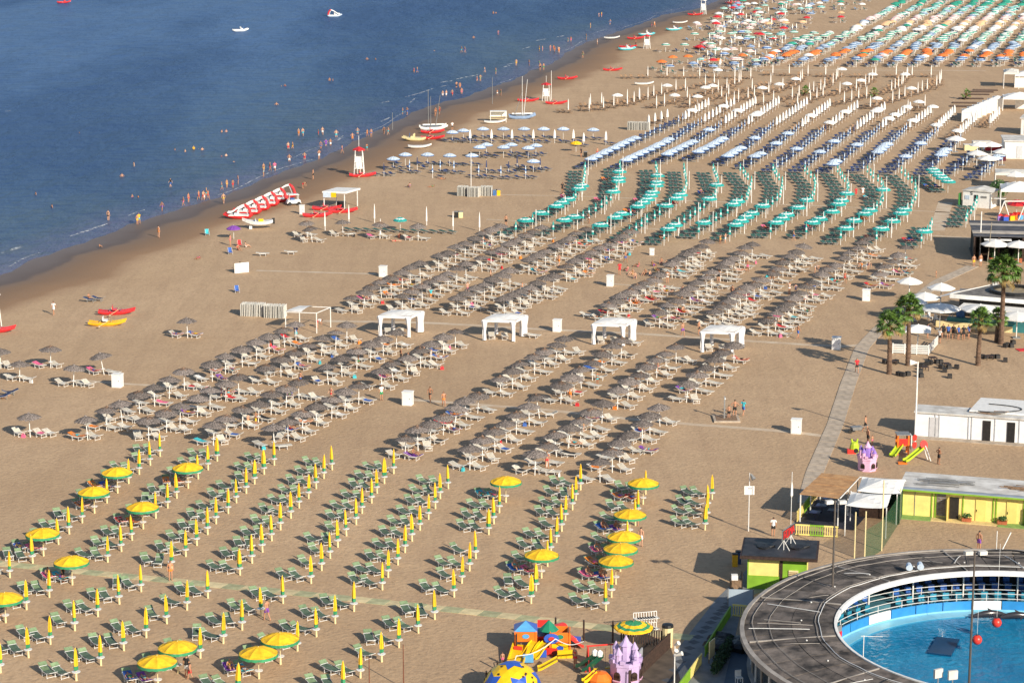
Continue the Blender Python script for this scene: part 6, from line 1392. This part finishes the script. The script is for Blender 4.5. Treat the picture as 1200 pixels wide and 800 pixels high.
def pedal(x, y, rz, label, hull=RED, top=WHITE, sl=True, grp='pedal boats with slides'):
    o = empty('pedal_boat', G(x, y), rz, label, 'boat', grp)
    for s in (-1, 1): part('float', o, MB().hull(4.2, .55, .5, 0, (0, s * .6)), hull)
    part('deck', o, MB().box((-.2, 0, .55), (3.0, 1.7, .12)), top)
    for s in (-1, 1):
        st = part('seat', o, MB().box((.2, s * .4, .75), (.5, .5, .3)).box((-.05, s * .4, 1.05), (.12, .5, .5)), top)
    if sl:
        part('slide', o, slide((-1.0, 0, 1.95), (1.5, 0, .75), .65, None, .10), WHITE); part('slide_arch', o, MB().path([(-1.9, 0, .6), (-1.7, 0, 1.4), (-1.3, 0, 1.95), (-1.0, 0, 2.0)], .22, 8), RED)
        for s in (-1, 1): part('ladder', o, MB().tube((-1.6, s * .3, .5), (-1.05, s * .3, 1.95), .04), ALU)
    else: part('wheel', o, MB().tube((.9, 0, .6), (.8, 0, 1.2), .05).tube((.75, 0, 1.2), (.8, 0, 1.22), .2, n=10), BLUE)
    return o
for i in range(6): pedal(279 + 10.5 * i, 256 - 4.9 * i, R(176), f'red and white pedal boat with slide, {ORD[i+1]} of the row on the damp sand', RED, WHITE)
pedal(485, 165, R(170), 'cream pedal boat with orange sail lying on the wet sand', CREAM, CREAM, False, None); pedal(282, 36, R(20), 'white pedal boat with riders far out on the sea', WHITE, WHITE, False, None).location.z = SEA_Z - .1; pedal(392, 19, R(15), 'pale blue and white pedal boat far out on the sea', PALEB, WHITE, True, None).location.z = SEA_Z - .1; pedal(75, 3, R(15), 'small red pedal boat at the top of the sea', RED, RED, False, None).location.z = SEA_Z - .1
for x, y, l in ((790, 36, 'turquoise pedal boat on the far strand'), (735, 59, 'turquoise rowing pedal boat below the far tower'), (758, 42, 'turquoise pedal boat beside the far tower')): pedal(x, y, .2, l, M('turquoise_gelcoat', (.10, .48, .55), .3, .08, 2), WHITE, False, None)
for x, y, l in ((717, 46, 'white skiff on the far wet sand'), (797, 28, 'white skiff beside the turquoise pedal boat'), (580, 145, 'white skiff in front of the board rack'), (492, 174, 'low white skiff in front of the pedal boat'), (1010, -4, 'white skiff at the far top'), (755, 100, 'white skiff lying by the white parasols')):
    o = empty('skiff', G(x, y), .15, l, 'boat'); part('hull', o, MB().hull(4.2, 1.3, .5), WHITE); part('bench', o, MB().box((-.3, 0, .45), (.3, 1.0, .06)).box((.6, 0, .45), (.3, .8, .06)), PALEB)
mb = empty('motor_boat', G(302, 268), R(186), 'white motor boat with yellow seat on a small stand', 'boat')
part('hull', mb, MB().hull(4.4, 1.7, .75, .35), WHITE); part('seat', mb, MB().box((-.5, 0, 1.25), (.7, .7, .4)), PL['yellow']); part('outboard', mb, MB().box((-2.3, 0, 1.1), (.35, .35, .8)), BLACK); part('windscreen', mb, MB().box((.3, 0, 1.3), (.06, 1.0, .4)), PALEB); part('stand', mb, MB().box((1.0, 0, .2), (.4, .5, .45)), WHITE)
ws = empty('water_scooter', G(344, 240), .3, 'white and blue beach buggy parked by the pedal boats', 'vehicle')
part('body', ws, MB().box((0, 0, .55), (2.2, 1.2, .5), taper=.85), WHITE); part('canopy', ws, MB().box((0, 0, 1.6), (1.6, 1.2, .07)), WHITE); part('seat', ws, MB().box((-.2, 0, .9), (.6, 1.0, .25)), BLUE)
for s in (-1, 1):
    for xx in (-.7, .7): part('wheel', ws, MB().tube((xx, s * .6, .28), (xx, s * .75, .28), .28, n=12), BLACK); part('pillar', ws, MB().tube((xx, s * .5, .7), (xx, s * .5, 1.6), .035, n=5), WHITE)
def sailcat(x, y, rz, label, hull, masts):
    o = empty('beached_catamaran', G(x, y), rz, label, 'boat')
    for s in (-1, 1): part('float', o, MB().hull(5.2, .45, .6, 0, (0, s * 1.1)), hull)
    part('trampoline', o, MB().box((-.2, 0, .62), (2.2, 2.1, .05)), GREY)
    for mx_, my, h, l in masts: part('mast', o, MB().tube((mx_, my, .6), (mx_ + l, my, h), .06, .04), ALU if h > 7 else GREY)
    part('rolled_sail', o, MB().tube((-2.0, .3, .9), (2.0, .2, .95), .16, n=8), CLOTHW)
sailcat(508, 152, .15, 'white beached catamaran with two dark masts', WHITE, ((-.5, 0, 6.3, 0), (.4, 0, 6.5, .9))); sailcat(612, 139, .05, 'blue and white beached catamaran with tall white masts', M('blue_white_gelcoat', (.25, .36, .55), .3, .1, 2), ((0, 0, 8.2, 0), (.3, 0, 7.6, .7), (-1.5, 0, 5.5, 1.6)))
rk = empty('board_rack', G(584, 143), 0, 'white board rack with roof on the damp sand', 'rack')
part('roof', rk, MB().box((0, 0, 2.1), (3.2, 1.6, .08)), WHITE); part('back', rk, MB().box((0, .7, 1.5), (3.2, .08, 1.1)), WHITE)
for xx in (-1.5, 1.5): part('post', rk, MB().box((xx, -.7, 1.05), (.1, .1, 2.1)).box((xx, .7, 1.05), (.1, .1, 2.1)), WHITE)
for z in (.5, .9): part('board', rk, MB().hull(3.6, .6, .12, z), CREAM)
def guard(x, y, h, label, roof):
    o = empty('lifeguard_tower', G(x, y), 0, label, 'tower', 'lifeguard towers'); w = .75
    for sx in (-1, 1):
        for sy in (-1, 1): part('leg', o, MB().tube((sx * w * 1.1, sy * w * 1.1, 0), (sx * w * .75, sy * w * .75, h * .97), .06), WHITE)
    for z in (.3, .55): part('platform', o, MB().box((0, 0, h * z), (w * 1.9, w * 1.9, .1)), WHITE)
    part('seat_box', o, MB().box((0, .1, h * .64), (w * 1.5, w * 1.4, h * .16)), WHITE); part('side_panel', o, MB().box((0, -w * .8, h * .42), (w * 1.4, .05, h * .2)), WHITE)
    part('roof', o, MB().lathe([(w * 1.25, h * .95), (w * 1.2, h), (.05, h * 1.10)], 4, wob=lambda i, j: 1.1), roof)
    ld = part('ladder', o, MB().tube((-.25, -w * 1.4, 0), (-.25, -w * .8, h * .55), .04).tube((.25, -w * 1.4, 0), (.25, -w * .8, h * .55), .04), WHITE)
    for k in range(6): part('rung', ld, MB().tube((-.25, -w * (1.35 - .1 * k), h * .08 * (k + .6)), (.25, -w * (1.35 - .1 * k), h * .08 * (k + .6)), .03, n=4), WHITE)
    part('mast', o, MB().tube((0, 0, h), (0, 0, h * 1.5), .04), WHITE)
guard(421, 206, 4.4, 'white lifeguard tower with a thin mast above the loose blue group', RED); guard(640, 118, 3.4, 'white lifeguard tower with red roof on open sand', RED); guard(758, 57, 3.2, 'white lifeguard tower with red roof on the far sand', RED); guard(824, 17, 4.2, 'white lifeguard tower at the far top of the strand', WHITE); guard(-8, 385, 4.2, 'white lifeguard tower cut off at the picture edge', WHITE)
st = empty('beach_shelter', G(380, 245), R(-12), 'white flat roofed shelter with a coloured side panel', 'shelter')
for px, py in ((0, 0), (3.2, 0), (.9, 3.6), (4.2, 3.6)): part('post', st, MB().box((px, py, 1.25), (.12, .12, 2.5)), WHITE)
part('roof', st, MB().prism([(-.2, -.3), (3.5, -.3), (4.6, 3.9), (.9, 3.9)], 2.5, 2.75), WHITE); part('side_panel', st, MB().box((.55, -.33, 2.25), (1.2, .05, .8)), PALEB); part('side_panel', st, MB().box((1.6, -.33, 2.25), (.8, .05, .7)), PL['yellow']); part('chest', st, MB().box((2.2, 1.6, .5), (1.2, .8, 1.0)), BLACK)
# small beach things
for i, (x, y, c, l) in enumerate([(274, 272, 'purple', 'purple beach parasol tilted on damp sand'), (594, 0, 'red', ''), (675, 170, 'yellow', 'yellow parasol beside the loose blue group'), (469, 262, 'turq', 'open teal parasol standing alone in front of the shelter line')]):
    if not l: continue
    thing('lone_parasol', ring_open(1.0, [DRESS['purple']] if c == 'purple' else [YEL] if c == 'yellow' else [TEAL, TEALW], None if c != 'turq' else TB, 1.5), G(x, y + 8), 0, l, 'parasol')
for i, (x, y, m, l) in enumerate([(281, 289, 'red', 'red beach chair by the purple parasol'), (270, 298, 'blue', 'blue folding chair on damp sand'), (278, 343, 'blue', 'blue folding chair with a bather on open sand'), (243, 276, 'turquoise', 'pale folding chair near the waterline')]):
    o = empty('beach_chair', G(x, y), .4, l, 'chair'); part('seat', o, MB().box((0, 0, .3), (.55, .5, .04)), DRESS[m]); part('backrest', o, MB().box((0, .3, .6), (.55, .05, .6)), DRESS[m]); part('frame', o, MB().tube((-.27, -.25, 0), (-.27, .3, .9), .02).tube((.27, -.25, 0), (.27, .3, .9), .02).tube((-.27, .25, 0), (-.27, -.25, .3), .02).tube((.27, .25, 0), (.27, -.25, .3), .02), ALU)
for i, (x, y, rz) in enumerate(((106, 354, 1.5), (116, 353, 1.3), (341, 298, 1.5), (308, 300, 1.6), (3, 468, -1.0), (12, 463, -1.2), (145, 390, 0))):
    if i < 6: thing('lone_lounger', L_B[2] if i in (0, 1, 4, 5) else L_W[0], G(x, y), rz, ('blue lounger by the yellow boat, seaward one', 'blue lounger by the yellow boat, landward one', 'striped pale lounger on the empty damp sand', 'flat pale lounger on the empty damp sand', 'blue lounger at the picture edge, nearer one', 'blue lounger at the picture edge, farther one')[i], 'lounger')
for i, (x, y, pz, w, l) in enumerate([(279, 293, 'sit', 'red', 'bather in red sitting by the purple parasol'), (288, 290, 'sit', 'white', 'bather in white sitting on the sand by the red chair'), (232, 303, 'lie', 'pink', 'bather lying on a towel on the empty sand'), (270, 288, 'stand', 'pink', 'bather standing under the purple parasol'), (4, 466, 'lie', 'orange', 'sunbather on the blue lounger at the picture edge'), (356, 281, 'sit', 'red', 'bather in red under the seaward thatch of the shelter line'), (468, 279, 'sit', 'red', 'bather in red under the lone teal parasol'), (463, 283, 'lie', 'red', 'bather lying on a red towel by the lone teal parasol'), (506, 219, 'lie', 'green', 'bather lying on a green towel on bare sand'), (480, 220, 'sit', 'blue', 'bather on a folding chair on bare sand'), (518, 210, 'lie', 'orange', 'bather on an orange towel before the loose blue group')]):
    P1(x, y, pz, PQ.uniform(-3, 3), l, wear=(('briefs', w), ('top', w)), skin=i)
for i in range(12):
    p = lerp(G(408, 271), G(530, 274), i / 11)
    thing('lone_lounger', L_T[0], p, face(-.6, .8), f'dark lounger, {ORD[i+1]} from the sea in the line behind the thatch', 'lounger', 'line of dark loungers near the shelter')
for i, (x, y) in enumerate([(409, 262), (439, 261), (500, 264), (531, 270), (562, 271), (381, 270), (446, 279)]): thing('wrapped_white_parasol', P_WP, G(x, y), 0, f'wrapped white parasol, {ORD[i+1]} of the line behind the shelter thatch', 'parasol', 'wrapped parasols of the shelter line')

# ---------------------------------------------------------------- palms
TRUNK = M('palm_trunk', (0.14, 0.085, 0.055), .9, .3, 3, bump=.8, bscale=10)
FR = [M('palm_green', (0.085, 0.16, 0.025), .5, .3, 2, rand=.35), M('palm_dry', (0.22, 0.15, 0.05), .7, .3, 2, rand=.25)]
def frond(mat, seed):
    q = random.Random(seed); b = MB().tube((0, 0, 0), (1.05, 0, .10), .03, .02, 4)
    for i in range(17):
        a = R(-100 + 200 * i / 16 + q.uniform(-3, 3)); L = .72 * (1 - .25 * abs(i - 8) / 8) * q.uniform(.9, 1.1); d = Vector((math.cos(a), math.sin(a), 0)); s = Vector((-d.y, d.x, 0)) * .07
        p0 = Vector((1.02, 0, .10)); m = p0 + d * L * .6 + Vector((0, 0, .06)); e = p0 + d * L + Vector((0, 0, -.26 * q.uniform(.4, 1.7)))
        b.add([p0, m - s, e, m + s], [(0, 1, 2, 3)])
    return b.mesh('frond', mat)
FRM = [frond(FR[0], i) for i in range(3)] + [frond(FR[1], 9)]
def palm(x, y, h, label, sc=1.0, n=46, r=.24):
    n = int(n * .95)
    o = empty('palm_tree', G(x, y), 0, label, 'palm', 'palms at the bar'); q = random.Random(int(x)); b = MB()
    bend = Vector((q.uniform(-.3, .3), q.uniform(-.2, .2), 0)); k = 14
    for i in range(k):
        a, c = bend * (i / k) ** 2 + Vector((0, 0, h * i / k)), bend * ((i + 1) / k) ** 2 + Vector((0, 0, h * (i + 1) / k)); ra = r * (1.25 - .45 * i / k); b.tube(a, c, ra * 1.1, ra * .86, 9, False)
    part('trunk', o, b, TRUNK); top = bend + Vector((0, 0, h))
    part('crown_heart', o, leaves(MB(), top, (.35 * sc, .35 * sc, .5 * sc), 60, q, .2), FR[1])
    for i in range(n):
        t = i / n; el = R(85 - 125 * t + q.uniform(-10, 10)); az = i * 2.4 + q.uniform(-.2, .2); dry = t > .84
        f = obj('frond', FRM[3] if dry else FRM[q.randrange(3)], top + Vector((0, 0, .2 - .35 * t)), 0, o, sc * q.uniform(.9, 1.15)); f.rotation_euler = (q.uniform(-.5, .5), -el, az)
palm(1042, 438, 5.2, 'palm seaward of the pair beside the slatted white fence', 1.0); palm(1064, 428, 6.2, 'palm landward of the pair beside the slatted white fence', 1.05); palm(1146, 428, 4.9, 'short dull palm in front of the bar counter', .85, 34); palm(1173, 403, 8.2, 'tallest palm with a full crown beside the bar', 1.25, 56, .26); palm(1168, 401, 2.6, 'young palm at the foot of the tallest palm', .75, 26)

# ---------------------------------------------------------------- bar terrace
bar = house('beach_bar', (52.0, 277.3), (59.9, 273.8), 'beach bar with a flat white edged roof and dark roof oval')
part('back_wall', bar, MB().box((8, 4.5, 1.5), (16, .2, 3.0)), M('shadow_grey', (.16, .16, .17), .8, .1, 1)); part('roof', bar, MB().prism([(0, 0), (16, 0), (16, 8), (3.4, 8)], 3.0, 3.15), M('roof_gravel', (.17, .16, .15), .9, .25, 2, bump=.4)); part('fascia', bar, MB().box((8, -.05, 2.95), (16.2, .12, .5)).add([(-.15, -.1, 2.7), (-.15, -.1, 3.2), (3.3, 8.05, 3.2), (3.3, 8.05, 2.7)], [(0, 1, 2, 3)]), WHITE); part('lower_roof', bar, MB().box((8.8, -1.4, 2.05), (14.4, 2.6, .45)), WHITE)  # back wall in one even dark grey
part('roof_oval', bar, MB().lathe([(2.9, 3.15), (2.9, 3.55), (2.5, 3.55), (2.5, 3.15)], 28, (6.6, 4.2, 0)), BLACK); part('oval_floor', bar, MB().lathe([(.01, 3.2), (2.5, 3.2)], 28, (6.6, 4.2, 0)), M('sandy_roof', (.30, .24, .15), .9, .2, 2)); part('roof_box', bar, MB().box((3.6, 7.4, 3.4), (.6, .5, .5)), WHITE)
part('awning', bar, MB().add([(-1.6, -.2, 2.7), (0, -.1, 3.1), (3.3, 7.9, 3.1), (-1.0, 6.2, 2.3)], [(0, 1, 2, 3)]), CLOTHW)
part('counter', bar, MB().box((6.5, -3.2, .55), (12, .8, 1.1)), M('teal_counter', (.04, .20, .22), .5, .1, 1)); part('fridge', bar, MB().box((1.8, -2.3, 1.0), (.9, .8, 2.0)), BLUE); part('board', bar, MB().box((3.8, -4.0, .35), (9.0, .1, .7)), CREAM)
for xx in (2, 5.5, 9, 12): part('column', bar, MB().box((xx, -2.6, 1.0), (.18, .18, 2.0)), WHITE)
def big_parasol(x, y, r, z, label, sq=False):
    n = 4 if sq else 8; c = MB().lathe([(.01, z + .6), (r * .5, z + .36), (r, z), (r, z - .12)], n, wob=lambda i, j: 1.0, a0=.6, a1=.6 + 2 * math.pi)
    p = G(x, y, z); p.z = 0; o = empty('white_sunshade', p, 0, label, 'parasol', 'large white sunshades'); part('canopy', o, c, CLOTHW); part('mast', o, MB().tube((0, 0, 0), (0, 0, z + .65), .06), WHITE); part('base', o, MB().box((0, 0, .06), (.9, .9, .12)), GREY)
for x, y, r, z, l, sq in ((1066, 330, 1.6, 2.3, 'open white sunshade at the edge of the thatched rows', 0), (1084, 348, 1.9, 2.4, 'white sunshade seaward of the bar awning', 0), (1103, 337, 1.7, 2.4, 'white sunshade behind the bar awning', 0), (1072, 354, 1.5, 2.3, 'low white sunshade beside the bar palms', 0), (1102, 361, 2.4, 2.5, 'largest white sunshade in front of the bar', 0), (1149, 362, 2.3, 2.5, 'white sunshade between the big one and tallest palm', 0), (1192, 371, 2.3, 2.5, 'white sunshade beyond the tallest palm', 0), (1076, 386, 2.0, 2.3, 'square white sunshade above the slatted fence', 1)): big_parasol(x, y, r, z, l, sq)
fn = empty('slatted_fence', G(1046, 415), 0, 'white horizontal slat fence round the terrace corner', 'fence')
fpts = [G(1046, 414), G(1088, 416), G(1099, 404)]
for k, (a, b) in enumerate(zip(fpts, fpts[1:])):
    A, B = a - fn.location, b - fn.location; L = (B - A).length; n = 3 if k == 0 else 2
    for i in range(n):
        for j in range(5): p = lerp(A, B, (i + .5) / n); obj('slat', MB().box((0, 0, 0), (L / n - .06, .05, .13)).mesh('slat', WHITE), p + Vector((0, 0, .18 + .21 * j)), heading(A, B), fn)
        obj('fence_post', MB().box((0, 0, .6), (.1, .1, 1.2)).mesh('fence_post', WHITE), lerp(A, B, i / n), 0, fn)
stool = [('seat', MB().box((0, 0, .42), (.46, .46, .08)).mesh('seat', M('black_cushion', (.02, .02, .022), .8, .2, 4))), ('body', MB().box((0, 0, .20), (.50, .50, .38), taper=.92).mesh('body', M('black_wicker', (.03, .026, .025), .6, .3, 20, bump=.5, bscale=40)))]
for i, (x, y) in enumerate([(1037, 426), (1050, 426), (1053, 440), (1058, 441), (1064, 440), (1078, 437), (1079, 442), (1080, 430), (1086, 428), (1090, 427), (1098, 426), (1102, 426), (1103, 432), (1107, 436), (1112, 432), (1121, 432), (1113, 443), (1151, 420), (1169, 420), (1178, 424), (1163, 420), (1178, 407), (1185, 407), (1187, 403)]):
    p = G(x, y); o = empty('wicker_stool', p, rnd.uniform(0, 1.5), f'black wicker cube stool, {ORD[i+1]} counting along the sand in front of the bar', 'stool', 'black wicker stools'); 
    for nm, me in stool: obj(nm, me, parent=o)
for i, (x, y) in enumerate([(1045, 427), (1083, 434), (1093, 423), (1109, 430), (1158, 421)]):
    o = empty('low_table', G(x, y), .3, f'low dark table among wicker stools, {ORD[i+1]} from the palms', 'table', 'low dark tables'); part('top', o, MB().box((0, 0, .42), (.8, .8, .06)), DBROWN)
    for a in (-.33, .33):
        for c in (-.33, .33): part('leg', o, MB().box((a, c, .2), (.07, .07, .4)), DBROWN)
for i, (x, y) in enumerate([(1090, 376), (1098, 378), (1110, 379), (1118, 380), (1160, 383), (1176, 384), (1188, 386)]):
    o = empty('terrace_chair', G(x, y), rnd.uniform(0, 6), f'white terrace chair, {ORD[i+1]} from the palms at the bar', 'chair', 'white terrace chairs'); part('seat', o, MB().box((0, 0, .45), (.5, .5, .05)), WHITE); part('backrest', o, MB().box((0, .24, .75), (.5, .05, .55)), WHITE)
    for a in (-.2, .2):
        for c in (-.2, .2): part('leg', o, MB().box((a, c, .22), (.05, .05, .44)), WHITE)
tag(obj('red_mat', MB().box((0, 0, .03), (1.6, 1.2, .05)).mesh('red_mat', DRESS['red']), G(1200, 410), .2), 'red mat on the sand at the picture edge', 'mat')

# ---------------------------------------------------------------- restaurant and buildings along the top of the beach
rs = house('restaurant', (62.0, 315.2), (74, 313.6), 'dark timber restaurant with pale awnings behind terracotta planters')
for xx in (0, 3.2, 6.4, 9.6, 12.8): part('post', rs, MB().box((xx, 0, 1.6), (.28, .28, 3.2)), DBROWN)
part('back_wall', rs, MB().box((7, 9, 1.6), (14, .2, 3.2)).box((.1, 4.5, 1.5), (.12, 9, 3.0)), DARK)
for i in range(6): part('roof_panel', rs, MB().box((7 + .1, 1.0 + 2.0 * i, 3.3 + .05 * (i % 2)), (14.6, 1.95, .12)), [M('slate_roof', (.075, .075, .085), .7, .2, 1), M('beige_roof', (.45, .40, .34), .8, .1, 1)][i % 3 == 1])
part('floor', rs, MB().box((7, 4.5, .06), (14.4, 9.4, .12)), DBROWN)
for i, (x, y) in enumerate(((1166, 286), (1194, 287))): big_parasol(x, y, 1.9, 2.6, ('cream sunshade at the restaurant front corner', 'cream sunshade at the restaurant front by the picture edge')[i])
part('awning', rs, MB().box((3.0, -.4, 2.95), (3.6, 1.2, .06)), CLOTHW); part('awning', rs, MB().box((9.0, -.4, 2.95), (5.0, 1.6, .06)), LWHT)
for i, (x, y) in enumerate(((1164, 307), (1178, 308), (1192, 308))):
    o = empty('planter', G(x, y), 0, f'long terracotta planter with bush, {ORD[i+1]} from the white pole', 'planter', 'restaurant planters'); part('trough', o, MB().box((0, 0, .3), (1.1, .5, .6), taper=1.08), POT); part('bush', o, leaves(MB(), (0, 0, 1.2), (.6, .45, .75), 320, random.Random(i + 30), .13), LEAFD)
ht = house('white_hut', (68.5, 358.9), (72.4, 356.7), 'small white beach hut with a dark window among teal parasols')
part('wall', ht, MB().box((2.2, 1.6, 1.25), (4.4, 3.2, 2.5)), WHITE); part('roof', ht, MB().add([(-.2, -.2, 2.5), (4.7, -.2, 2.5), (4.7, 3.5, 2.5), (-.2, 3.5, 2.5), (2.2, -.2, 2.95), (2.2, 3.5, 2.95)], [(0, 1, 4), (3, 5, 2), (0, 4, 5, 3), (1, 2, 5, 4)]), ROOFW); part('number', ht, MB().box((1.35, -.03, 2.35), (.3, .05, .07)).box((1.24, -.03, 2.25), (.07, .05, .22)).box((1.35, -.03, 2.15), (.3, .05, .07)).box((1.47, -.03, 2.05), (.07, .05, .22)).box((1.35, -.03, 1.95), (.3, .05, .07)), BLACK); part('window', ht, MB().box((2.1, -.03, 1.45), (.6, .08, 1.0)), DARK); part('poster', ht, MB().box((.7, -.03, 1.5), (.7, .06, .6)), PALEB); part('shutter', ht, MB().box((3.3, -.03, 1.7), (.9, .06, .3)), GREY); part('door', ht, MB().box((-.6, .4, 1.0), (.1, 1.2, 2.0)), M('green_door', (.05, .22, .05), .6)); part('lean_to', ht, MB().box((5.6, .8, 1.6), (1.6, 1.6, .06)), CLOTHW)
bs = empty('bush', G(1170, 233), 0, 'round green bush beside the white hut', 'bush'); part('foliage', bs, leaves(MB(), (0, 0, 1.5), (1.5, 1.3, 1.6), 900, random.Random(77), .2), LEAF); part('stem', bs, MB().tube((0, 0, 0), (0, 0, 1.2), .1), TRUNK)
def white_box(nm, x0, x1, y, h, dep, label, mat=WHITE, roof=ROOFW):
    A, B = G(x0, y), G(x1, y + 1); o = house(nm, A, B, label); L = (B - A).length
    part('wall', o, MB().box((L / 2, dep / 2, h / 2), (L, dep, h)), mat); part('roof', o, MB().box((L / 2, dep / 2, h + .08), (L + .5, dep + .5, .16)), roof); part('doorway', o, MB().box((L * .3, -.04, h * .4), (1.0, .06, h * .7)), M('pale_grey_trim', (.5, .5, .5)))
    return o
white_box('white_pavilion', 1177, 1235, 186, 3.0, 7, 'large plain white pavilion at the picture edge'); white_box('white_kiosk', 1196, 1220, 158, 3.0, 5, 'white kiosk wall at the picture edge beyond the pavilion')
def gazebo(nm, x, y, w, d, h, label, cols=CLOTHW, n=4, rise=.9):
    o = empty(nm, G(x, y), R(-10), label, 'tent'); part('canopy', o, pyr(0, 0, w, d, h, rise), cols)
    for px in (0, w):
        for py in (0, d): part('post', o, MB().box((px, py, h / 2), (.12, .12, h)), WHITE)
    part('valance', o, MB().box((w / 2, 0, h - .15), (w, .05, .35)), cols)
    return o
g1 = gazebo('white_gazebo', 1175, 130, 6.5, 6, 2.6, 'white scalloped gazebo with open sides at the picture edge'); part('back_wall', g1, MB().box((4.5, 4.0, 1.2), (4, .1, 2.4)), CLOTHW)
gazebo('shade_canopy', 1166, 222, 6, 5, 2.6, 'pale flat shade canopy behind the white hut', LWHT2, 4, .3); gazebo('white_gazebo', 1172, 247, 5.5, 6, 3.2, 'white pointed gazebo above the swings and toys')
for i in range(7):
    x = 1127 + 6.0 * i; y = 143 - 2.6 * i
    o = gazebo('white_cabin_tent', x, y, 1.9, 3.4, 2.1, f'small white changing tent, {ORD[i+1]} from the near end of the tent line', CLOTHW, 4, .35); o['group'] = 'line of white changing tents'; part('side_wall', o, MB().box((.95, .05, 1.0), (1.9, .05, 2.0)).box((1.88, 1.7, 1.0), (.05, 3.3, 2.0)).box((.02, 1.7, 1.0), (.05, 3.3, 2.0)), CLOTHW)
gazebo('tilted_tent', 1176, 104, 3.2, 7, 3.4, 'tall cream tent beyond the gazebo', LWHT2, 4, .6)
part('wall', gazebo('tall_tent', 1189, 103, 6, 5, 2.8, 'white tent beside the tall cream one', CLOTHW), MB().box((3, .5, 1.4), (6, .1, 2.8)), CLOTHW)
for i, (x, y) in enumerate(((1145, 111), (1150, 108), (1138, 116), (1131, 121), (1128, 125), (1155, 106))): o = empty('wood_deck', G(x, y), R(-6), f'brown wooden deck strip, {ORD[i+1]} of the ladder behind the tents', 'deck', 'brown deck strips'); part('boards', o, MB().box((0, 0, .12), (5, 1.6, .2)), BROWN); part('edge', o, MB().box((0, -.85, .1), (5, .1, .22)), DBROWN)
sv = empty('swing_set', G(1176, 258), 0, 'white A-frame swing set over coloured toys', 'playground')
for xx in (0, 3.2): part('leg', sv, MB().tube((xx - 1, 0, 0), (xx, 0, 2.8), .08).tube((xx + 1, 0, 0), (xx, 0, 2.8), .08), WHITE)
part('crossbar', sv, MB().tube((0, 0, 2.8), (3.2, 0, 2.8), .08), WHITE)
for i, (x, y, c) in enumerate(((1172, 258, 'purple'), (1178, 259, 'blue'), (1185, 258, 'yellow'), (1190, 257, 'orange'), (1195, 257, 'sky'))): o = empty('toy_house', G(x, y), .2 * i, f'{c} plastic toy house under the white swing frame', 'toy'); o.scale = (.7,) * 3; part('body', o, MB().box((0, 0, .5), (1.1, 1.0, 1.0)), PL[c]); part('roof', o, MB().add([(-.6, -.6, 1), (.6, -.6, 1), (.6, .6, 1), (-.6, .6, 1), (0, -.6, 1.5), (0, .6, 1.5)], [(0, 1, 4), (2, 3, 5), (1, 2, 5, 4), (3, 0, 4, 5)]), PL['red'])
thing('red_parasol', ring_open(1.5, [RED], None, 2.2, .6), G(1191, 256), 0, 'large open red parasol over the toys', 'parasol')
for i, (x, y) in enumerate(((1065, 112), (993, 117), (985, 125), (1046, 112))):
    pass
for x, y, l in ((1025, 115, 'small potted palm among brown loungers'), (1131, 117, 'small potted palm beside the deck strips'), (942, 113, 'small potted palm near the white parasols')): palm(x, y, 1.0, l, .7, 16, .18)
for i, (x, y) in enumerate(((1120, 163), (1145, 180), (1148, 170), (1158, 186), (1190, 205), (1175, 178), (1162, 170))): big_parasol(x, y, 1.8, 2.3, f'white sunshade, {ORD[i+1]} of the group before the white pavilion')
for i, (x, y, c) in enumerate(((1140, 176, CREAM), (1150, 172, WHITE), (1165, 176, RED), (1167, 188, M('maroon_cloth', (.10, .01, .02), .8)))): o = empty('market_table', G(x, y), 0, ('cream', 'white', 'red', 'maroon')[i] + ' covered table before the white pavilion', 'table'); part('cover', o, MB().box((0, 0, .5), (3.2, 1.4, 1.0)), c); part('top', o, MB().box((0, 0, 1.02), (3.3, 1.5, .05)), LWHT2)
